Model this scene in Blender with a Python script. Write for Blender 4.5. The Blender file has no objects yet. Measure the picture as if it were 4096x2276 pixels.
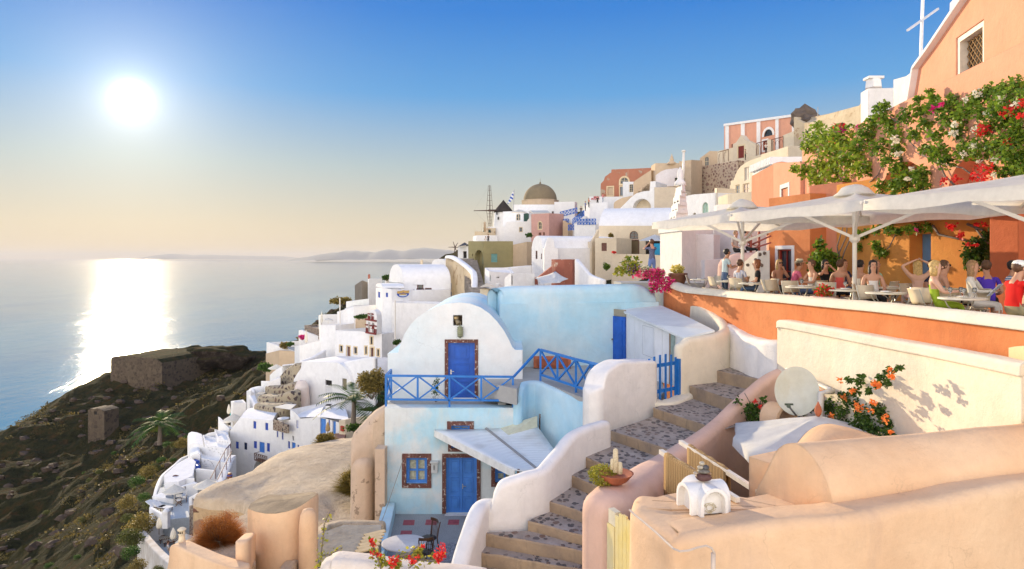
import bpy, bmesh, math, random
import numpy as np
from mathutils import Vector, Matrix, noise as mnoise
random.seed(7);rng = np.random.default_rng(7)
PI = math.pi
sc = bpy.context.scene
col = sc.collection
F = 1717.0;CU = 1288.0;CV = 648.0
def tag(o, label=None, cat=None, group=None, kind=None):
 if label:o['label'] = label
 if cat:o['category'] = cat
 if group:o['group'] = group
 if kind:o['kind'] = kind
 return o
def empty(name, loc, label=None, cat=None, group=None, rz=0):
 o = bpy.data.objects.new(name, None);col.objects.link(o)
 o.location = loc;o.rotation_euler = (0, 0, rz);o.empty_display_size = .2
 return tag(o, label, cat, group)
def copy_tree(o, parent=None):
 c = o.copy();col.objects.link(c);c.parent = parent
 for ch in list(o.children):copy_tree(ch, c)
 return c
def W(uv, d):return Vector(((uv[0]-CU)/F*d,d,-(uv[1]-CV)/F*d))
def WZ(uv, z):
 d = -z*F/(uv[1]-CV);return W(uv, d)
def zat(v, d):return-(v-CV)/F*d
def crop(x0, y0, x1, w):
 s = w/(x1-x0)
 return lambda px, py = 0:((x0+px/s)/1.5901, (y0+py/s)/1.5901)
cA = crop(500, 1200, 1500, 2385);cB = crop(500, 1700, 1500, 2484);cC = crop(1200, 950, 2000, 2290)
cD = crop(1800, 700, 2600, 2290);cE = crop(2350, 600, 3100, 2146);cF = crop(2800, 300, 3500, 2003)
cG = crop(2600, 800, 3350, 2385);cH = crop(3300, 850, 4096, 2531);cI = crop(1450, 1100, 2700, 2555)
cJ = crop(1450, 1600, 2500, 2223);cK = crop(2300, 1100, 3400, 1968);cL = crop(2300, 1650, 3400, 2515)
cM = crop(2900, 1200, 4096, 2445);cN = crop(3200, 0, 4096, 1603);cO = crop(2550, 650, 4096, 2576)
cQ = crop(0, 1200, 1100, 1463);cR = crop(500, 1600, 1050, 1164);cS = crop(850, 1300, 1450, 1717)
cT = crop(1150, 1950, 1950, 2576)
def hit(uv, A, B):
 """the point where the sight line through uv meets the upright plane over plan points A, B"""
 r = Vector(((uv[0]-CU)/F,1.0));a = Vector(A[:2]);e = Vector(B[:2])-a
 den = r.x*e.y-r.y*e.x
 t = (a.x*e.y-a.y*e.x)/den
 return W(uv, t)
class MB:
 def __init__(s):s.v = [];s.f = [];s.m = [];s.cur = 0
 def add(s, vs, fs):
  b = len(s.v);s.v += [tuple(v)for v in vs]
  for f in fs:s.f.append(tuple(b+i for i in f));s.m.append(s.cur)
  return b
 def quad(s, a, b, c, d):s.add([a,b,c,d], [(0,1,2,3)])
 def poly(s, pts):s.add(pts, [tuple(range(len(pts)))])
 def box(s, c, size, rz=0, tilt=0):
  hx, hy, hz = [q/2 for q in size]
  M = Matrix.Rotation(rz, 3, 'Z')@Matrix.Rotation(tilt, 3, 'X')
  vs = [Vector(c)+M@Vector((x,y,z))for x in(-hx,hx)for y in(-hy,hy)for z in(-hz,hz)]
  s.add(vs, [(0,1,3,2),(4,6,7,5),(0,4,5,1),(2,3,7,6),(0,2,6,4),(1,5,7,3)])
  return s
 def obox(s, p0, p1, w, h, up=(0,0,1)):
  """bar of section w x h from p0 to p1"""
  p0 = Vector(p0);p1 = Vector(p1);d = (p1-p0).normalized();up = Vector(up)
  if abs(d.dot(up)) > .98:up = Vector((0,1,0))
  x = d.cross(up).normalized();y = x.cross(d)
  vs = [p+x*(a*w/2)+y*(b*h/2)for p in(p0,p1)for a, b in((-1,-1),(1,-1),(1,1),(-1,1))]
  s.add(vs, [(3,2,1,0),(4,5,6,7),(0,1,5,4),(1,2,6,5),(2,3,7,6),(3,0,4,7)])
  return s
 def tube(s, pts, r, n=8, caps=True):
  pts = [Vector(p)for p in pts];rs = r if isinstance(r, (list,tuple))else[r]*len(pts)
  rings = [];prev = None
  for i, p in enumerate(pts):
   d = (pts[min(i+1,len(pts)-1)]-pts[max(i-1,0)])
   if d.length < 1e-9:d = Vector((0,0,1))
   d.normalize()
   if prev is None:
    a = Vector((1,0,0))if abs(d.x) < .8 else Vector((0,1,0))
    x = d.cross(a).normalized()
   else:
    x = (prev-d*prev.dot(d)).normalized()
   prev = x;y = d.cross(x)
   rings.append([p+(x*math.cos(2*PI*k/n)+y*math.sin(2*PI*k/n))*rs[i]for k in range(n)])
  vs = [q for R in rings for q in R];fs = []
  for i in range(len(rings)-1):
   for k in range(n):
    fs.append((i*n+k,i*n+(k+1)%n,(i+1)*n+(k+1)%n,(i+1)*n+k))
  if caps:fs.append(tuple(range(n-1,-1,-1)));fs.append(tuple((len(rings)-1)*n+k for k in range(n)))
  s.add(vs, fs);return s
 def lathe(s, c, prof, n=20, sx=1, sy=1, jit=0):
  """prof: list of (radius, z)"""
  c = Vector(c);vs = [];fs = []
  for(r, z)in prof:
   for k in range(n):
    a = 2*PI*k/n
    vs.append(c+Vector((r*sx*math.cos(a),r*sy*math.sin(a),z)))
  m = len(prof)
  for i in range(m-1):
   for k in range(n):
    fs.append((i*n+k,i*n+(k+1)%n,(i+1)*n+(k+1)%n,(i+1)*n+k))
  fs.append(tuple(range(n-1,-1,-1)));fs.append(tuple((m-1)*n+k for k in range(n)))
  s.add(vs, fs);return s
 def blob(s, c, r, seg=10, rough=.15, fr=2.0, squash=(1,1,1), rot=None):
  """a stone-like lump"""
  c = Vector(c);rings = seg//2+1;vs = [];fs = []
  off = Vector((random.random()*50,)*3)
  for i in range(rings+1):
   th = PI*i/rings
   for k in range(seg):
    ph = 2*PI*k/seg
    q = Vector((math.sin(th)*math.cos(ph),math.sin(th)*math.sin(ph),math.cos(th)))
    rr = r*(1+rough*mnoise.noise(q*fr+off))
    q = Vector((q.x*squash[0],q.y*squash[1],q.z*squash[2]))*rr
    if rot:q = rot@q
    vs.append(c+q)
  for i in range(rings):
   for k in range(seg):
    fs.append((i*seg+k,(i+1)*seg+k,(i+1)*seg+(k+1)%seg,i*seg+(k+1)%seg))
  s.add(vs, fs);return s
 def prism(s, pts, vec, caps=True):
  """polygon pts (3D) extruded by vec"""
  n = len(pts);vec = Vector(vec);a = [Vector(p)for p in pts];b = [p+vec for p in a]
  fs = [(i,(i+1)%n,n+(i+1)%n,n+i)for i in range(n)]
  if caps:fs += [tuple(range(n-1,-1,-1)), tuple(range(n,2*n))]
  s.add(a+b, fs);return s
 def build(s, name, mat, parent=None, smooth=False, fix=True, origin=None, weld=False, angle=None):
  me = bpy.data.meshes.new(name);me.from_pydata(s.v, [], s.f);me.update()
  mats = mat if isinstance(mat, (list,tuple))else[mat]
  for m_ in mats:me.materials.append(m_)
  if len(mats) > 1:me.polygons.foreach_set('material_index', s.m)
  if fix or weld:
   bm = bmesh.new();bm.from_mesh(me)
   if weld:bmesh.ops.remove_doubles(bm, verts=bm.verts, dist=1e-4)
   if fix:bmesh.ops.recalc_face_normals(bm, faces=bm.faces)
   bm.to_mesh(me);bm.free()
  if smooth:
   me.polygons.foreach_set('use_smooth', [True]*len(me.polygons))
   if angle is not None:
    try:me.set_sharp_from_angle(angle=angle)
    except Exception:pass
  o = bpy.data.objects.new(name, me);col.objects.link(o)
  if parent is not None:
   o.parent = parent
   pw = parent;M = Matrix.Identity(4)
   chain = []
   while pw is not None:chain.append(pw);pw = pw.parent
   for q in reversed(chain):
    M = M@q.matrix_parent_inverse@(Matrix.Translation(q.location)@q.rotation_euler.to_matrix().to_4x4())
   inv = M.inverted()
   me.transform(inv)
  elif origin is not None:
   me.transform(Matrix.Translation(-Vector(origin)));o.location = origin
  return o
def lerp(a, b, t):return a+(b-a)*t
def smoothpts(pts, n=6):
 """Catmull-Rom through tuples of any dimension"""
 P_ = [np.array(p,float)for p in pts];out = []
 for i in range(len(P_)-1):
  p0 = P_[max(i-1,0)];p1 = P_[i];p2 = P_[i+1];p3 = P_[min(i+2,len(P_)-1)]
  for k in range(n):
   t = k/n
   out.append(.5*((2*p1)+(-p0+p2)*t+(2*p0-5*p1+4*p2-p3)*t*t+(-p0+3*p1-3*p2+p3)*t**3))
 out.append(P_[-1]);return out
def srgb(r, g, b):
 return tuple(((c/255)/12.92 if c<=10 else(((c/255)+.055)/1.055)**2.4)for c in(r,g,b))
MATS = {}
def newmat(name):
 m = bpy.data.materials.new(name);m.use_nodes = True;nt = m.node_tree
 return m, nt, nt.nodes['Principled BSDF']
def texco(nt, scale=(1,1,1)):
 g = nt.nodes.new('ShaderNodeNewGeometry');mp = nt.nodes.new('ShaderNodeMapping')
 nt.links.new(g.outputs['Position'], mp.inputs['Vector']);mp.inputs['Scale'].default_value = scale
 return mp.outputs[0]
def nz(nt, vec, scale, detail=4, rough=.55, dist=0):
 n = nt.nodes.new('ShaderNodeTexNoise');n.inputs['Scale'].default_value = scale
 n.inputs['Detail'].default_value = detail;n.inputs['Roughness'].default_value = rough;n.inputs['Distortion'].default_value = dist
 nt.links.new(vec, n.inputs['Vector']);return n.outputs['Fac']
def ramp(nt, fac, stops, interp='LINEAR'):
 r = nt.nodes.new('ShaderNodeValToRGB');r.color_ramp.interpolation = interp
 e = r.color_ramp.elements
 while len(e) < len(stops):e.new(.5)
 for i, (p, c)in enumerate(stops):
  e[i].position = p;e[i].color = (c[0], c[1], c[2], 1)if not isinstance(c, (int,float))else(c, c, c, 1)
 nt.links.new(fac, r.inputs[0]);return r.outputs[0]
def mix(nt, fac, a, b, mode='MIX'):
 m = nt.nodes.new('ShaderNodeMix');m.data_type = 'RGBA';m.blend_type = mode
 for s_, v in((0,fac), (6,a), (7,b)):
  if isinstance(v, (int,float)):m.inputs[s_].default_value = v
  elif isinstance(v, tuple):m.inputs[s_].default_value = (v[0], v[1], v[2], 1)
  else:nt.links.new(v, m.inputs[s_])
 return m.outputs[2]
def math_(nt, op, a, b=0.0, c=0.0):
 m = nt.nodes.new('ShaderNodeMath');m.operation = op
 for i, v in enumerate((a,b,c)):
  if isinstance(v, (int,float)):m.inputs[i].default_value = v
  else:nt.links.new(v, m.inputs[i])
 return m.outputs[0]
def bump(nt, h, strength, dist, normal=None):
 b = nt.nodes.new('ShaderNodeBump');b.inputs['Strength'].default_value = strength;b.inputs['Distance'].default_value = dist
 nt.links.new(h, b.inputs['Height'])
 if normal is not None:nt.links.new(normal, b.inputs['Normal'])
 return b.outputs[0]
def plaster(name, c, c2=None, amt=.5, size=1.0, stain=None, stain_amt=.0, bev=.05, bumpd=.012, streak=.0, peel=None, peel_lo=.66, rough=.9, sharp=(.36,.66)):
 """limewashed render: two washes in soft patches, fine grit, brush marks, optional stains and peeled patches"""
 if name in MATS:return MATS[name]
 m, nt, bs = newmat(name);p = texco(nt)
 c2 = c2 or tuple(x*.88 for x in c)
 a = nz(nt, p, .55/size, 5, .6);f = ramp(nt, a, [(sharp[0],0),(sharp[1],amt)])
 colr = mix(nt, f, c, c2)
 b = nz(nt, p, 3.2/size, 6, .65);g = ramp(nt, b, [(.3,(.9,.9,.9)),(.7,(1.04,1.04,1.04))])
 colr = mix(nt, .8, colr, g, 'MULTIPLY')
 if stain and stain_amt > 0:
  ps = texco(nt, (1.6,1.6,.35));s1 = nz(nt, ps, .9/size, 6, .7);s2 = ramp(nt, s1, [(.55,0),(.75,stain_amt)])
  colr = mix(nt, s2, colr, stain)
 if peel:
  q = nz(nt, p, 1.1/size, 8, .62);q2 = ramp(nt, q, [(peel_lo,0),(peel_lo+.015,1)])
  colr = mix(nt, q2, colr, peel)
 if size<=1.2 and 0 < bev<=.05:
  v = nt.nodes.new('ShaderNodeTexVoronoi');v.feature = 'DISTANCE_TO_EDGE';v.inputs['Scale'].default_value = .75;n_ = nt.nodes.new('ShaderNodeTexNoise');n_.inputs['Scale'].default_value = 2.2;n_.inputs['Detail'].default_value = 6;nt.links.new(p, n_.inputs['Vector'])
  ad = nt.nodes.new('ShaderNodeVectorMath');ad.operation = 'MULTIPLY_ADD';nt.links.new(n_.outputs['Color'], ad.inputs[0]);ad.inputs[1].default_value = (1.1,)*3;nt.links.new(p, ad.inputs[2]);nt.links.new(ad.outputs[0], v.inputs['Vector'])
  ck = math_(nt, 'MULTIPLY', ramp(nt,v.outputs['Distance'],[(.002,1),(.010,0)]), ramp(nt,nz(nt,p,.9,3),[(.52,0),(.64,.28)]));colr = mix(nt, ck, colr, tuple(q*.45 for q in c))
  dd = ramp(nt, nz(nt,texco(nt,(2.4,2.4,.5)),1.5,7,.75), [(.56,0),(.74,.28)]);colr = mix(nt, dd, colr, tuple(q*.62 for q in c))
 nt.links.new(colr, bs.inputs['Base Color']);bs.inputs['Roughness'].default_value = rough
 bs.inputs['Specular IOR Level'].default_value = .25
 h1 = nz(nt, p, 9/size, 6, .6);h2 = nz(nt, p, 1.6/size, 3, .5)
 h = math_(nt, 'ADD', math_(nt,'MULTIPLY',math_(nt,'ADD',h1,math_(nt,'MULTIPLY',nz(nt,p,34/size,4,.7),.45)),.42), h2)
 nrm = None
 if bev > 0:
  bn = nt.nodes.new('ShaderNodeBevel');bn.samples = 4;bn.inputs['Radius'].default_value = bev;nrm = bn.outputs[0]
 nt.links.new(bump(nt,h,.7,bumpd*3*size,nrm), bs.inputs['Normal'])
 MATS[name] = m;return m
def plain(name, c, rough=.6, metal=0, var=.12, scale=6, bumpd=.0, trans=0, spec=.4, emit=None):
 if name in MATS:return MATS[name]
 m, nt, bs = newmat(name);p = texco(nt)
 a = nz(nt, p, scale, 4, .6)
 g = ramp(nt, a, [(.3,tuple(x*(1-var)for x in c)),(.7,tuple(min(1,x*(1+var))for x in c))])
 nt.links.new(g, bs.inputs['Base Color']);bs.inputs['Roughness'].default_value = rough;bs.inputs['Metallic'].default_value = metal
 bs.inputs['Specular IOR Level'].default_value = spec
 if trans:bs.inputs['Transmission Weight'].default_value = trans
 if bumpd:nt.links.new(bump(nt,nz(nt,p,scale*3,4),.6,bumpd), bs.inputs['Normal'])
 MATS[name] = m;return m
def cloth(name, c, stripe=None, axis='z', freq=30, duty=.5, transl=.25):
 if name in MATS:return MATS[name]
 m, nt, bs = newmat(name);p = texco(nt)
 a = nz(nt, p, 5, 3);base = ramp(nt, a, [(.3,tuple(x*.88 for x in c)),(.7,c)])
 if stripe:
  sep = nt.nodes.new('ShaderNodeSeparateXYZ');nt.links.new(p, sep.inputs[0])
  s_ = math_(nt, 'FRACT', math_(nt,'MULTIPLY',sep.outputs['XYZ'.index(axis.upper())],freq))
  base = mix(nt, math_(nt,'GREATER_THAN',s_,duty), base, stripe)
 nt.links.new(base, bs.inputs['Base Color']);bs.inputs['Roughness'].default_value = .85
 bs.inputs['Specular IOR Level'].default_value = .2
 if transl:
  tr = nt.nodes.new('ShaderNodeBsdfTranslucent');nt.links.new(base, tr.inputs['Color'])
  ms = nt.nodes.new('ShaderNodeMixShader');ms.inputs[0].default_value = transl
  out = nt.nodes['Material Output']
  nt.links.new(bs.outputs[0], ms.inputs[1]);nt.links.new(tr.outputs[0], ms.inputs[2]);nt.links.new(ms.outputs[0], out.inputs[0])
 MATS[name] = m;return m
def leafmat(name, ca, cb, transl=.35):
 if name in MATS:return MATS[name]
 m, nt, bs = newmat(name)
 g = nt.nodes.new('ShaderNodeNewGeometry')
 p = texco(nt)
 r1 = math_(nt, 'MULTIPLY_ADD', g.outputs['Random Per Island'], .6, math_(nt,'MULTIPLY',nz(nt,p,1.6,2),.6))
 base = ramp(nt, r1, [(.25,ca),(.8,cb)])
 nt.links.new(base, bs.inputs['Base Color']);bs.inputs['Roughness'].default_value = .55
 bs.inputs['Specular IOR Level'].default_value = .3
 tr = nt.nodes.new('ShaderNodeBsdfTranslucent');nt.links.new(base, tr.inputs['Color'])
 ms = nt.nodes.new('ShaderNodeMixShader');ms.inputs[0].default_value = transl
 nt.links.new(bs.outputs[0], ms.inputs[1]);nt.links.new(tr.outputs[0], ms.inputs[2]);nt.links.new(ms.outputs[0], nt.nodes['Material Output'].inputs[0])
 MATS[name] = m;return m
def stonewall(name, mortar, s1, s2, scale=3.0, gap=.12, bumpd=.04):
 """rubble masonry: irregular stones in mortar"""
 if name in MATS:return MATS[name]
 m, nt, bs = newmat(name);p = texco(nt)
 wob = nt.nodes.new('ShaderNodeMixRGB')if False else None
 v = nt.nodes.new('ShaderNodeTexVoronoi');v.feature = 'DISTANCE_TO_EDGE';v.inputs['Scale'].default_value = scale
 v2 = nt.nodes.new('ShaderNodeTexVoronoi');v2.inputs['Scale'].default_value = scale
 n = nt.nodes.new('ShaderNodeTexNoise');n.inputs['Scale'].default_value = scale*1.3;nt.links.new(p, n.inputs['Vector'])
 ad = nt.nodes.new('ShaderNodeVectorMath');ad.operation = 'MULTIPLY_ADD'
 nt.links.new(n.outputs['Color'], ad.inputs[0]);ad.inputs[1].default_value = (.5/scale,)*3;nt.links.new(p, ad.inputs[2])
 nt.links.new(ad.outputs[0], v.inputs['Vector']);nt.links.new(ad.outputs[0], v2.inputs['Vector'])
 st = ramp(nt, v2.outputs['Color'], [(.2,s1),(.8,s2)])
 e = ramp(nt, v.outputs['Distance'], [(gap,0),(gap+.05,1)])
 g = ramp(nt, nz(nt,p,8,5), [(.3,(.8,.8,.8)),(.7,(1.1,1.1,1.1))])
 c = mix(nt, .9, mix(nt,e,mortar,st), g, 'MULTIPLY')
 nt.links.new(c, bs.inputs['Base Color']);bs.inputs['Roughness'].default_value = .95
 nt.links.new(bump(nt,math_(nt,'ADD',e,math_(nt,'MULTIPLY',nz(nt,p,12,4),.5)),.8,bumpd), bs.inputs['Normal'])
 MATS[name] = m;return m
cam = bpy.data.cameras.new('camera');co = bpy.data.objects.new('camera', cam);col.objects.link(co)
cam.lens = 24.0;cam.sensor_width = 24.0*2576/F;co.location = (0, 0, 0);co.rotation_euler = (PI/2, 0, 0)
cam.shift_y = -(1431/2-CV)/2576;cam.clip_start = .05;cam.clip_end = 90000
sc.camera = co
SUN_AZ = math.atan((330-CU)/F);SUN_EL = math.atan((CV-250)/math.hypot(F,330-CU))
SUN_AZ_L = SUN_AZ
sd = Vector((math.sin(SUN_AZ)*math.cos(SUN_EL),math.cos(SUN_AZ)*math.cos(SUN_EL),math.sin(SUN_EL)))
lamp = bpy.data.lights.new('sun', 'SUN');lamp.energy = 4.6;lamp.angle = math.radians(.5);lamp.color = (1.0, .80, .52)
lo = bpy.data.objects.new('sun', lamp);col.objects.link(lo);lo.rotation_euler = sd.to_track_quat('Z', 'Y').to_euler();lo.location = (0, 0, 60)
w = bpy.data.worlds.new('World');sc.world = w;w.use_nodes = True;nt = w.node_tree
bg = nt.nodes['Background']
sky = nt.nodes.new('ShaderNodeTexSky');sky.sky_type = 'NISHITA';sky.sun_disc = False
sky.sun_elevation = SUN_EL;sky.sun_rotation = SUN_AZ;sky.air_density = 1.0;sky.dust_density = .6;sky.ozone_density = 2.0
tc = nt.nodes.new('ShaderNodeTexCoord');D = tc.outputs['Generated']
sep = nt.nodes.new('ShaderNodeSeparateXYZ');nt.links.new(D, sep.inputs[0])
el = ramp(nt, math_(nt,'ABSOLUTE',sep.outputs[2]), [(0,(.56,.455,.31)),(.045,(.55,.48,.355)),(.13,(.35,.43,.45)),(.23,(.09,.29,.57)),(.34,(.022,.175,.53)),(.6,(.018,.155,.49))])
dot = nt.nodes.new('ShaderNodeVectorMath');dot.operation = 'DOT_PRODUCT';nt.links.new(D, dot.inputs[0]);dot.inputs[1].default_value = sd
c = math_(nt, 'MAXIMUM', dot.outputs['Value'], 0.0)
g1 = math_(nt, 'ADD', math_(nt,'MULTIPLY',math_(nt,'POWER',c,9000),2.0), math_(nt,'MULTIPLY',math_(nt,'POWER',c,1600),.34))
g2 = math_(nt, 'MULTIPLY', math_(nt,'POWER',c,260), .20)
g3 = math_(nt, 'MULTIPLY', math_(nt,'POWER',c,45), .10)
def scalecol(f, colr):
 return mix(nt, 1.0, tuple(colr), f, 'MULTIPLY')
def toc(f):
 cb = nt.nodes.new('ShaderNodeCombineXYZ')
 for i in range(3):nt.links.new(f, cb.inputs[i])
 return cb.outputs[0]
glow = mix(nt, 1.0, scalecol(toc(g1),(1,.96,.85)), scalecol(toc(g2),(1,.90,.70)), 'ADD')
glow = mix(nt, 1.0, glow, scalecol(toc(g3),(1,.86,.62)), 'ADD')
sk = mix(nt, 1.0, sky.outputs[0], (.03,.03,.03), 'MULTIPLY')
base = mix(nt, .07, el, sk)
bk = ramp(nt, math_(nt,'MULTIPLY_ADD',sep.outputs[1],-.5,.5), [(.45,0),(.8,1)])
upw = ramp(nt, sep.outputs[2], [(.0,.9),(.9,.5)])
bkc = mix(nt, 1.0, mix(nt,1.0,bk,upw,'MULTIPLY'), BACK_SKY if 'BACK_SKY' in globals()else(1.75,1.5,1.2), 'MULTIPLY')  # added fill: sky behind the camera made brighter and warmer for camera-facing walls
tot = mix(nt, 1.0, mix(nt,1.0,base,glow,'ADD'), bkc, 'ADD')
for n_ in nt.nodes:
 if n_.bl_idname == 'ShaderNodeMix':n_.clamp_result = False;n_.clamp_factor = False
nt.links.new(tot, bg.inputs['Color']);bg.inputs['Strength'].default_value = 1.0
vs = sc.view_settings;vs.view_transform = 'Standard';vs.look = 'None';vs.exposure = 0.46;vs.gamma = 1.0
sc.display_settings.display_device = 'sRGB'
cy = sc.cycles;cy.max_bounces = 6;cy.diffuse_bounces = 4;cy.glossy_bounces = 3;cy.transmission_bounces = 4;cy.transparent_max_bounces = 8;cy.volume_bounces = 0
cy.sample_clamp_indirect = 6;cy.sample_clamp_direct = 0;cy.caustics_reflective = False;cy.caustics_refractive = False
cy.use_denoising = True;cy.use_adaptive_sampling = True;cy.adaptive_threshold = .015;cy.volume_step_rate = 4
SEA = -100.0
def sea_mat():
 m, nt, bs = newmat('sea_water');p = texco(nt)
 bs.inputs['Base Color'].default_value = (.015, .10, .16, 1);bs.inputs['Roughness'].default_value = .10
 bs.inputs['IOR'].default_value = 1.33
 big = nz(nt, texco(nt,(1,.5,1)), .004, 3);cc = ramp(nt, big, [(.35,(.01,.17,.29)),(.65,(.02,.24,.35))])
 nt.links.new(cc, bs.inputs['Base Color'])
 h = math_(nt, 'ADD', nz(nt,texco(nt,(1,.55,1)),.075,6,.68), math_(nt,'MULTIPLY',nz(nt,texco(nt,(1,.6,1)),.5,4,.6),.35))
 wind = ramp(nt, nz(nt,texco(nt,(1,.35,1)),.012,4,.6), [(.3,.25),(.7,1.0)])
 nt.links.new(bump(nt,math_(nt,'MULTIPLY',h,wind),1.0,.72), bs.inputs['Normal']);return m
mb = MB()
nx, ny = 40, 60
ys = [250*(60000/250)**(j/ny)for j in range(ny+1)];ys[0] = 60
g = [[Vector((lerp(-1,1,i/nx)*(y*1.1+400),y,SEA))for i in range(nx+1)]for y in ys]
vs_ = [q for r in g for q in r];fs = [(j*(nx+1)+i,j*(nx+1)+i+1,(j+1)*(nx+1)+i+1,(j+1)*(nx+1)+i)for j in range(ny)for i in range(nx)]
mb.add(vs_, fs);tag(mb.build('sea',sea_mat(),fix=False), kind='structure', label='calm sea glittering under the low sun')
def island(name, prof, d, label, thick=900):
 m = plain('island_rock', (.16,.19,.20), rough=1, var=.1, scale=.002)
 pts = smoothpts(prof, 5);vs_ = [];rows = 5
 for(u, v)in pts:
  z = zat(v, d)
  for r in range(rows):
   t = r/(rows-1);hh = SEA-5+(z+70*mnoise.noise(Vector((u*.05,r,3)))*(z>SEA+60)*.3-SEA+5)*math.sin(PI*min(1,max(0,.08+.84*t)))
   q = W((u,v), d);vs_.append((q.x,d+(t-.5)*thick,hh))
 n = len(pts);fs = [(i*rows+r,(i+1)*rows+r,(i+1)*rows+r+1,i*rows+r+1)for i in range(n-1)for r in range(rows-1)]
 mb = MB();mb.add(vs_, fs);return tag(mb.build(name,m,smooth=True), label, kind='structure')
island('hills', [(760,649),(800,641),(830,636),(862,632),(895,630),(925,633),(945,634),(962,629),(980,627),(1000,630),(1018,631),(1040,625),(1065,623),(1090,625),(1120,628),(1150,632),(1190,640),(1230,649)], 16000, 'low island range on the horizon, right of the sun path', 2500)
island('hills', [(370,649),(400,641),(440,638),(480,641),(520,640),(570,642),(640,643),(700,644),(760,649)], 26000, 'faint far island line on the horizon under the sun', 2500)
CP = []
def g_(u, v, d):q = W((u,v), d);CP.append((q.x,q.y,q.z))
for a in[(-60,1110,175), (0,1074,190), (60,1047,195), (130,1002,200), (200,962,208), (270,935,212), (292,905,216), (380,897,220), (470,893,225), (540,888,228), (620,888,226), (690,884,212), (740,872,190), (90,1140,165), (200,1080,172), (330,1000,190), (450,960,196), (560,940,195), (640,925,185), (300,1110,150), (180,1180,140), (420,1050,155), (520,1010,150), (600,985,140), (560,1045,118), (60,1260,125), (0,1400,105), (200,1290,105), (100,1431,88), (280,1200,112), (340,1160,110), (420,1120,104), (470,1115,96), (500,1085,104), (380,1185,88), (370,1260,76), (330,1300,72), (300,1350,66), (230,1400,66), (340,1431,50), (200,1500,55), (60,1550,66), (-200,1500,90), (-300,1250,140), (560,1170,88), (640,1150,86), (640,1050,97), (720,1130,85), (700,960,112), (650,1000,110), (800,1000,97), (860,1100,80), (900,960,92), (960,930,88), (820,900,108), (760,880,125), (830,795,155), (830,745,162), (900,725,160), (960,720,155), (900,850,118), (1000,800,112), (1100,770,110), (1190,700,116), (1130,665,150), (1220,670,128), (1300,700,108), (1400,700,102), (1500,690,98), (1500,650,112), (1600,640,112), (1300,610,140), (1240,600,150), (1360,540,160), (1450,540,150), (1560,500,150), (1700,480,135), (1800,450,128), (1850,415,132), (1950,385,132), (2050,345,130), (2150,320,110), (2250,330,80), (1900,540,80), (1750,560,100), (1250,545,175), (1200,620,180)]:
 g_(*a)
for a in[(0,1100,215), (100,1030,230), (200,990,245), (380,930,262), (540,930,270), (680,930,262), (790,860,240), (850,790,215), (950,740,210), (1130,700,215), (1300,620,240)]:
 g_(*a);q = W((a[0],a[1]), a[2]);CP.append((q.x*1.25,q.y+55,-106));CP.append((q.x*1.4,q.y+130,-120))
CP += [(-160,120,-100), (-200,60,-110), (-120,60,-75), (-80,30,-55), (-60,60,-42), (-45,40,-36), (-35,22,-26), (-60,0,-50), (-25,5,-14), (-12,4,-12), (0,5,-11), (10,5,-11), (25,5,-10), (-15,20,-14), (-6,20,-12), (4,18,-12), (12,18,-10), (25,20,-8), (-22,34,-22), (-10,34,-17), (4,34,-14), (14,34,-11), (28,34,-6), (-24,55,-26), (-10,55,-20), (8,55,-13), (25,55,-6), (50,50,2), (-20,75,-20), (0,75,-13), (20,75,-6), (45,70,4), (70,60,6), (60,10,-5), (90,40,5), (110,100,20), (90,150,25), (130,200,10), (60,200,5), (20,220,-10), (160,60,10), (30,-20,-12), (-30,-20,-30), (-100,-20,-80), (100,-20,-5)]
CP = [(x,y,z-(1.6 if y>45 and x>-60 else 0))for x, y, z in CP]
CPA = np.array(CP)
def tps_fit(P, z, lam=12.0):
 n = len(P);d = np.linalg.norm(P[:,None]-P[None], axis=2)/50.0
 K = np.where(d>0, d*d*np.log(np.maximum(d,1e-9)), 0)+lam*1e-3*np.eye(n)
 A = np.zeros((n+3,n+3));A[:n, :n] = K;A[:n, n] = 1;A[:n, n+1:] = P/50.0;A[n, :n] = 1;A[n+1:, :n] = P.T/50.0
 return np.linalg.solve(A, np.concatenate([z,[0,0,0]]))
TP = CPA[:, :2];TW = tps_fit(TP, CPA[:,2])
def ground_arr(X):
 d = np.linalg.norm(X[:,None]-TP[None], axis=2)/50.0
 K = np.where(d>0, d*d*np.log(np.maximum(d,1e-9)), 0)
 return K@TW[:len(TP)]+TW[len(TP)]+X@TW[len(TP)+1:]/50.0
def rough_at(x, y):
 p = Vector((x,y,0))
 far = min(1, max(0,(y-60)/60))*min(1, max(0,(-x+5)/30))if x < 5 else 0
 k = 1.2*mnoise.fractal(p*.045, .9, 2.2, 5)+.5*mnoise.fractal(p*.22, .8, 2.1, 4)
 gully = -2.2*(1-abs(mnoise.noise(Vector((x*.035+y*.02,y*.008,5)))*3))if far > 0 else 0
 rg = sum((1-abs(mnoise.noise(p*f+Vector((3,7,1)))*2.4))*a for f, a in((.06,2.2),(.14,1.1),(.37,.5)))-2.6
 k += .3*mnoise.fractal(p*.8, .9, 2.1, 3)*(far>0)
 return k*(.4+.7*far)+rg*far+max(-4, gully)*.4*far-(1.2+2.6*min(1,max(0,(y-185)/30)))*far
def ground(x, y):
 return float(ground_arr(np.array([[x,y]]))[0])+rough_at(x, y)
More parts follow.
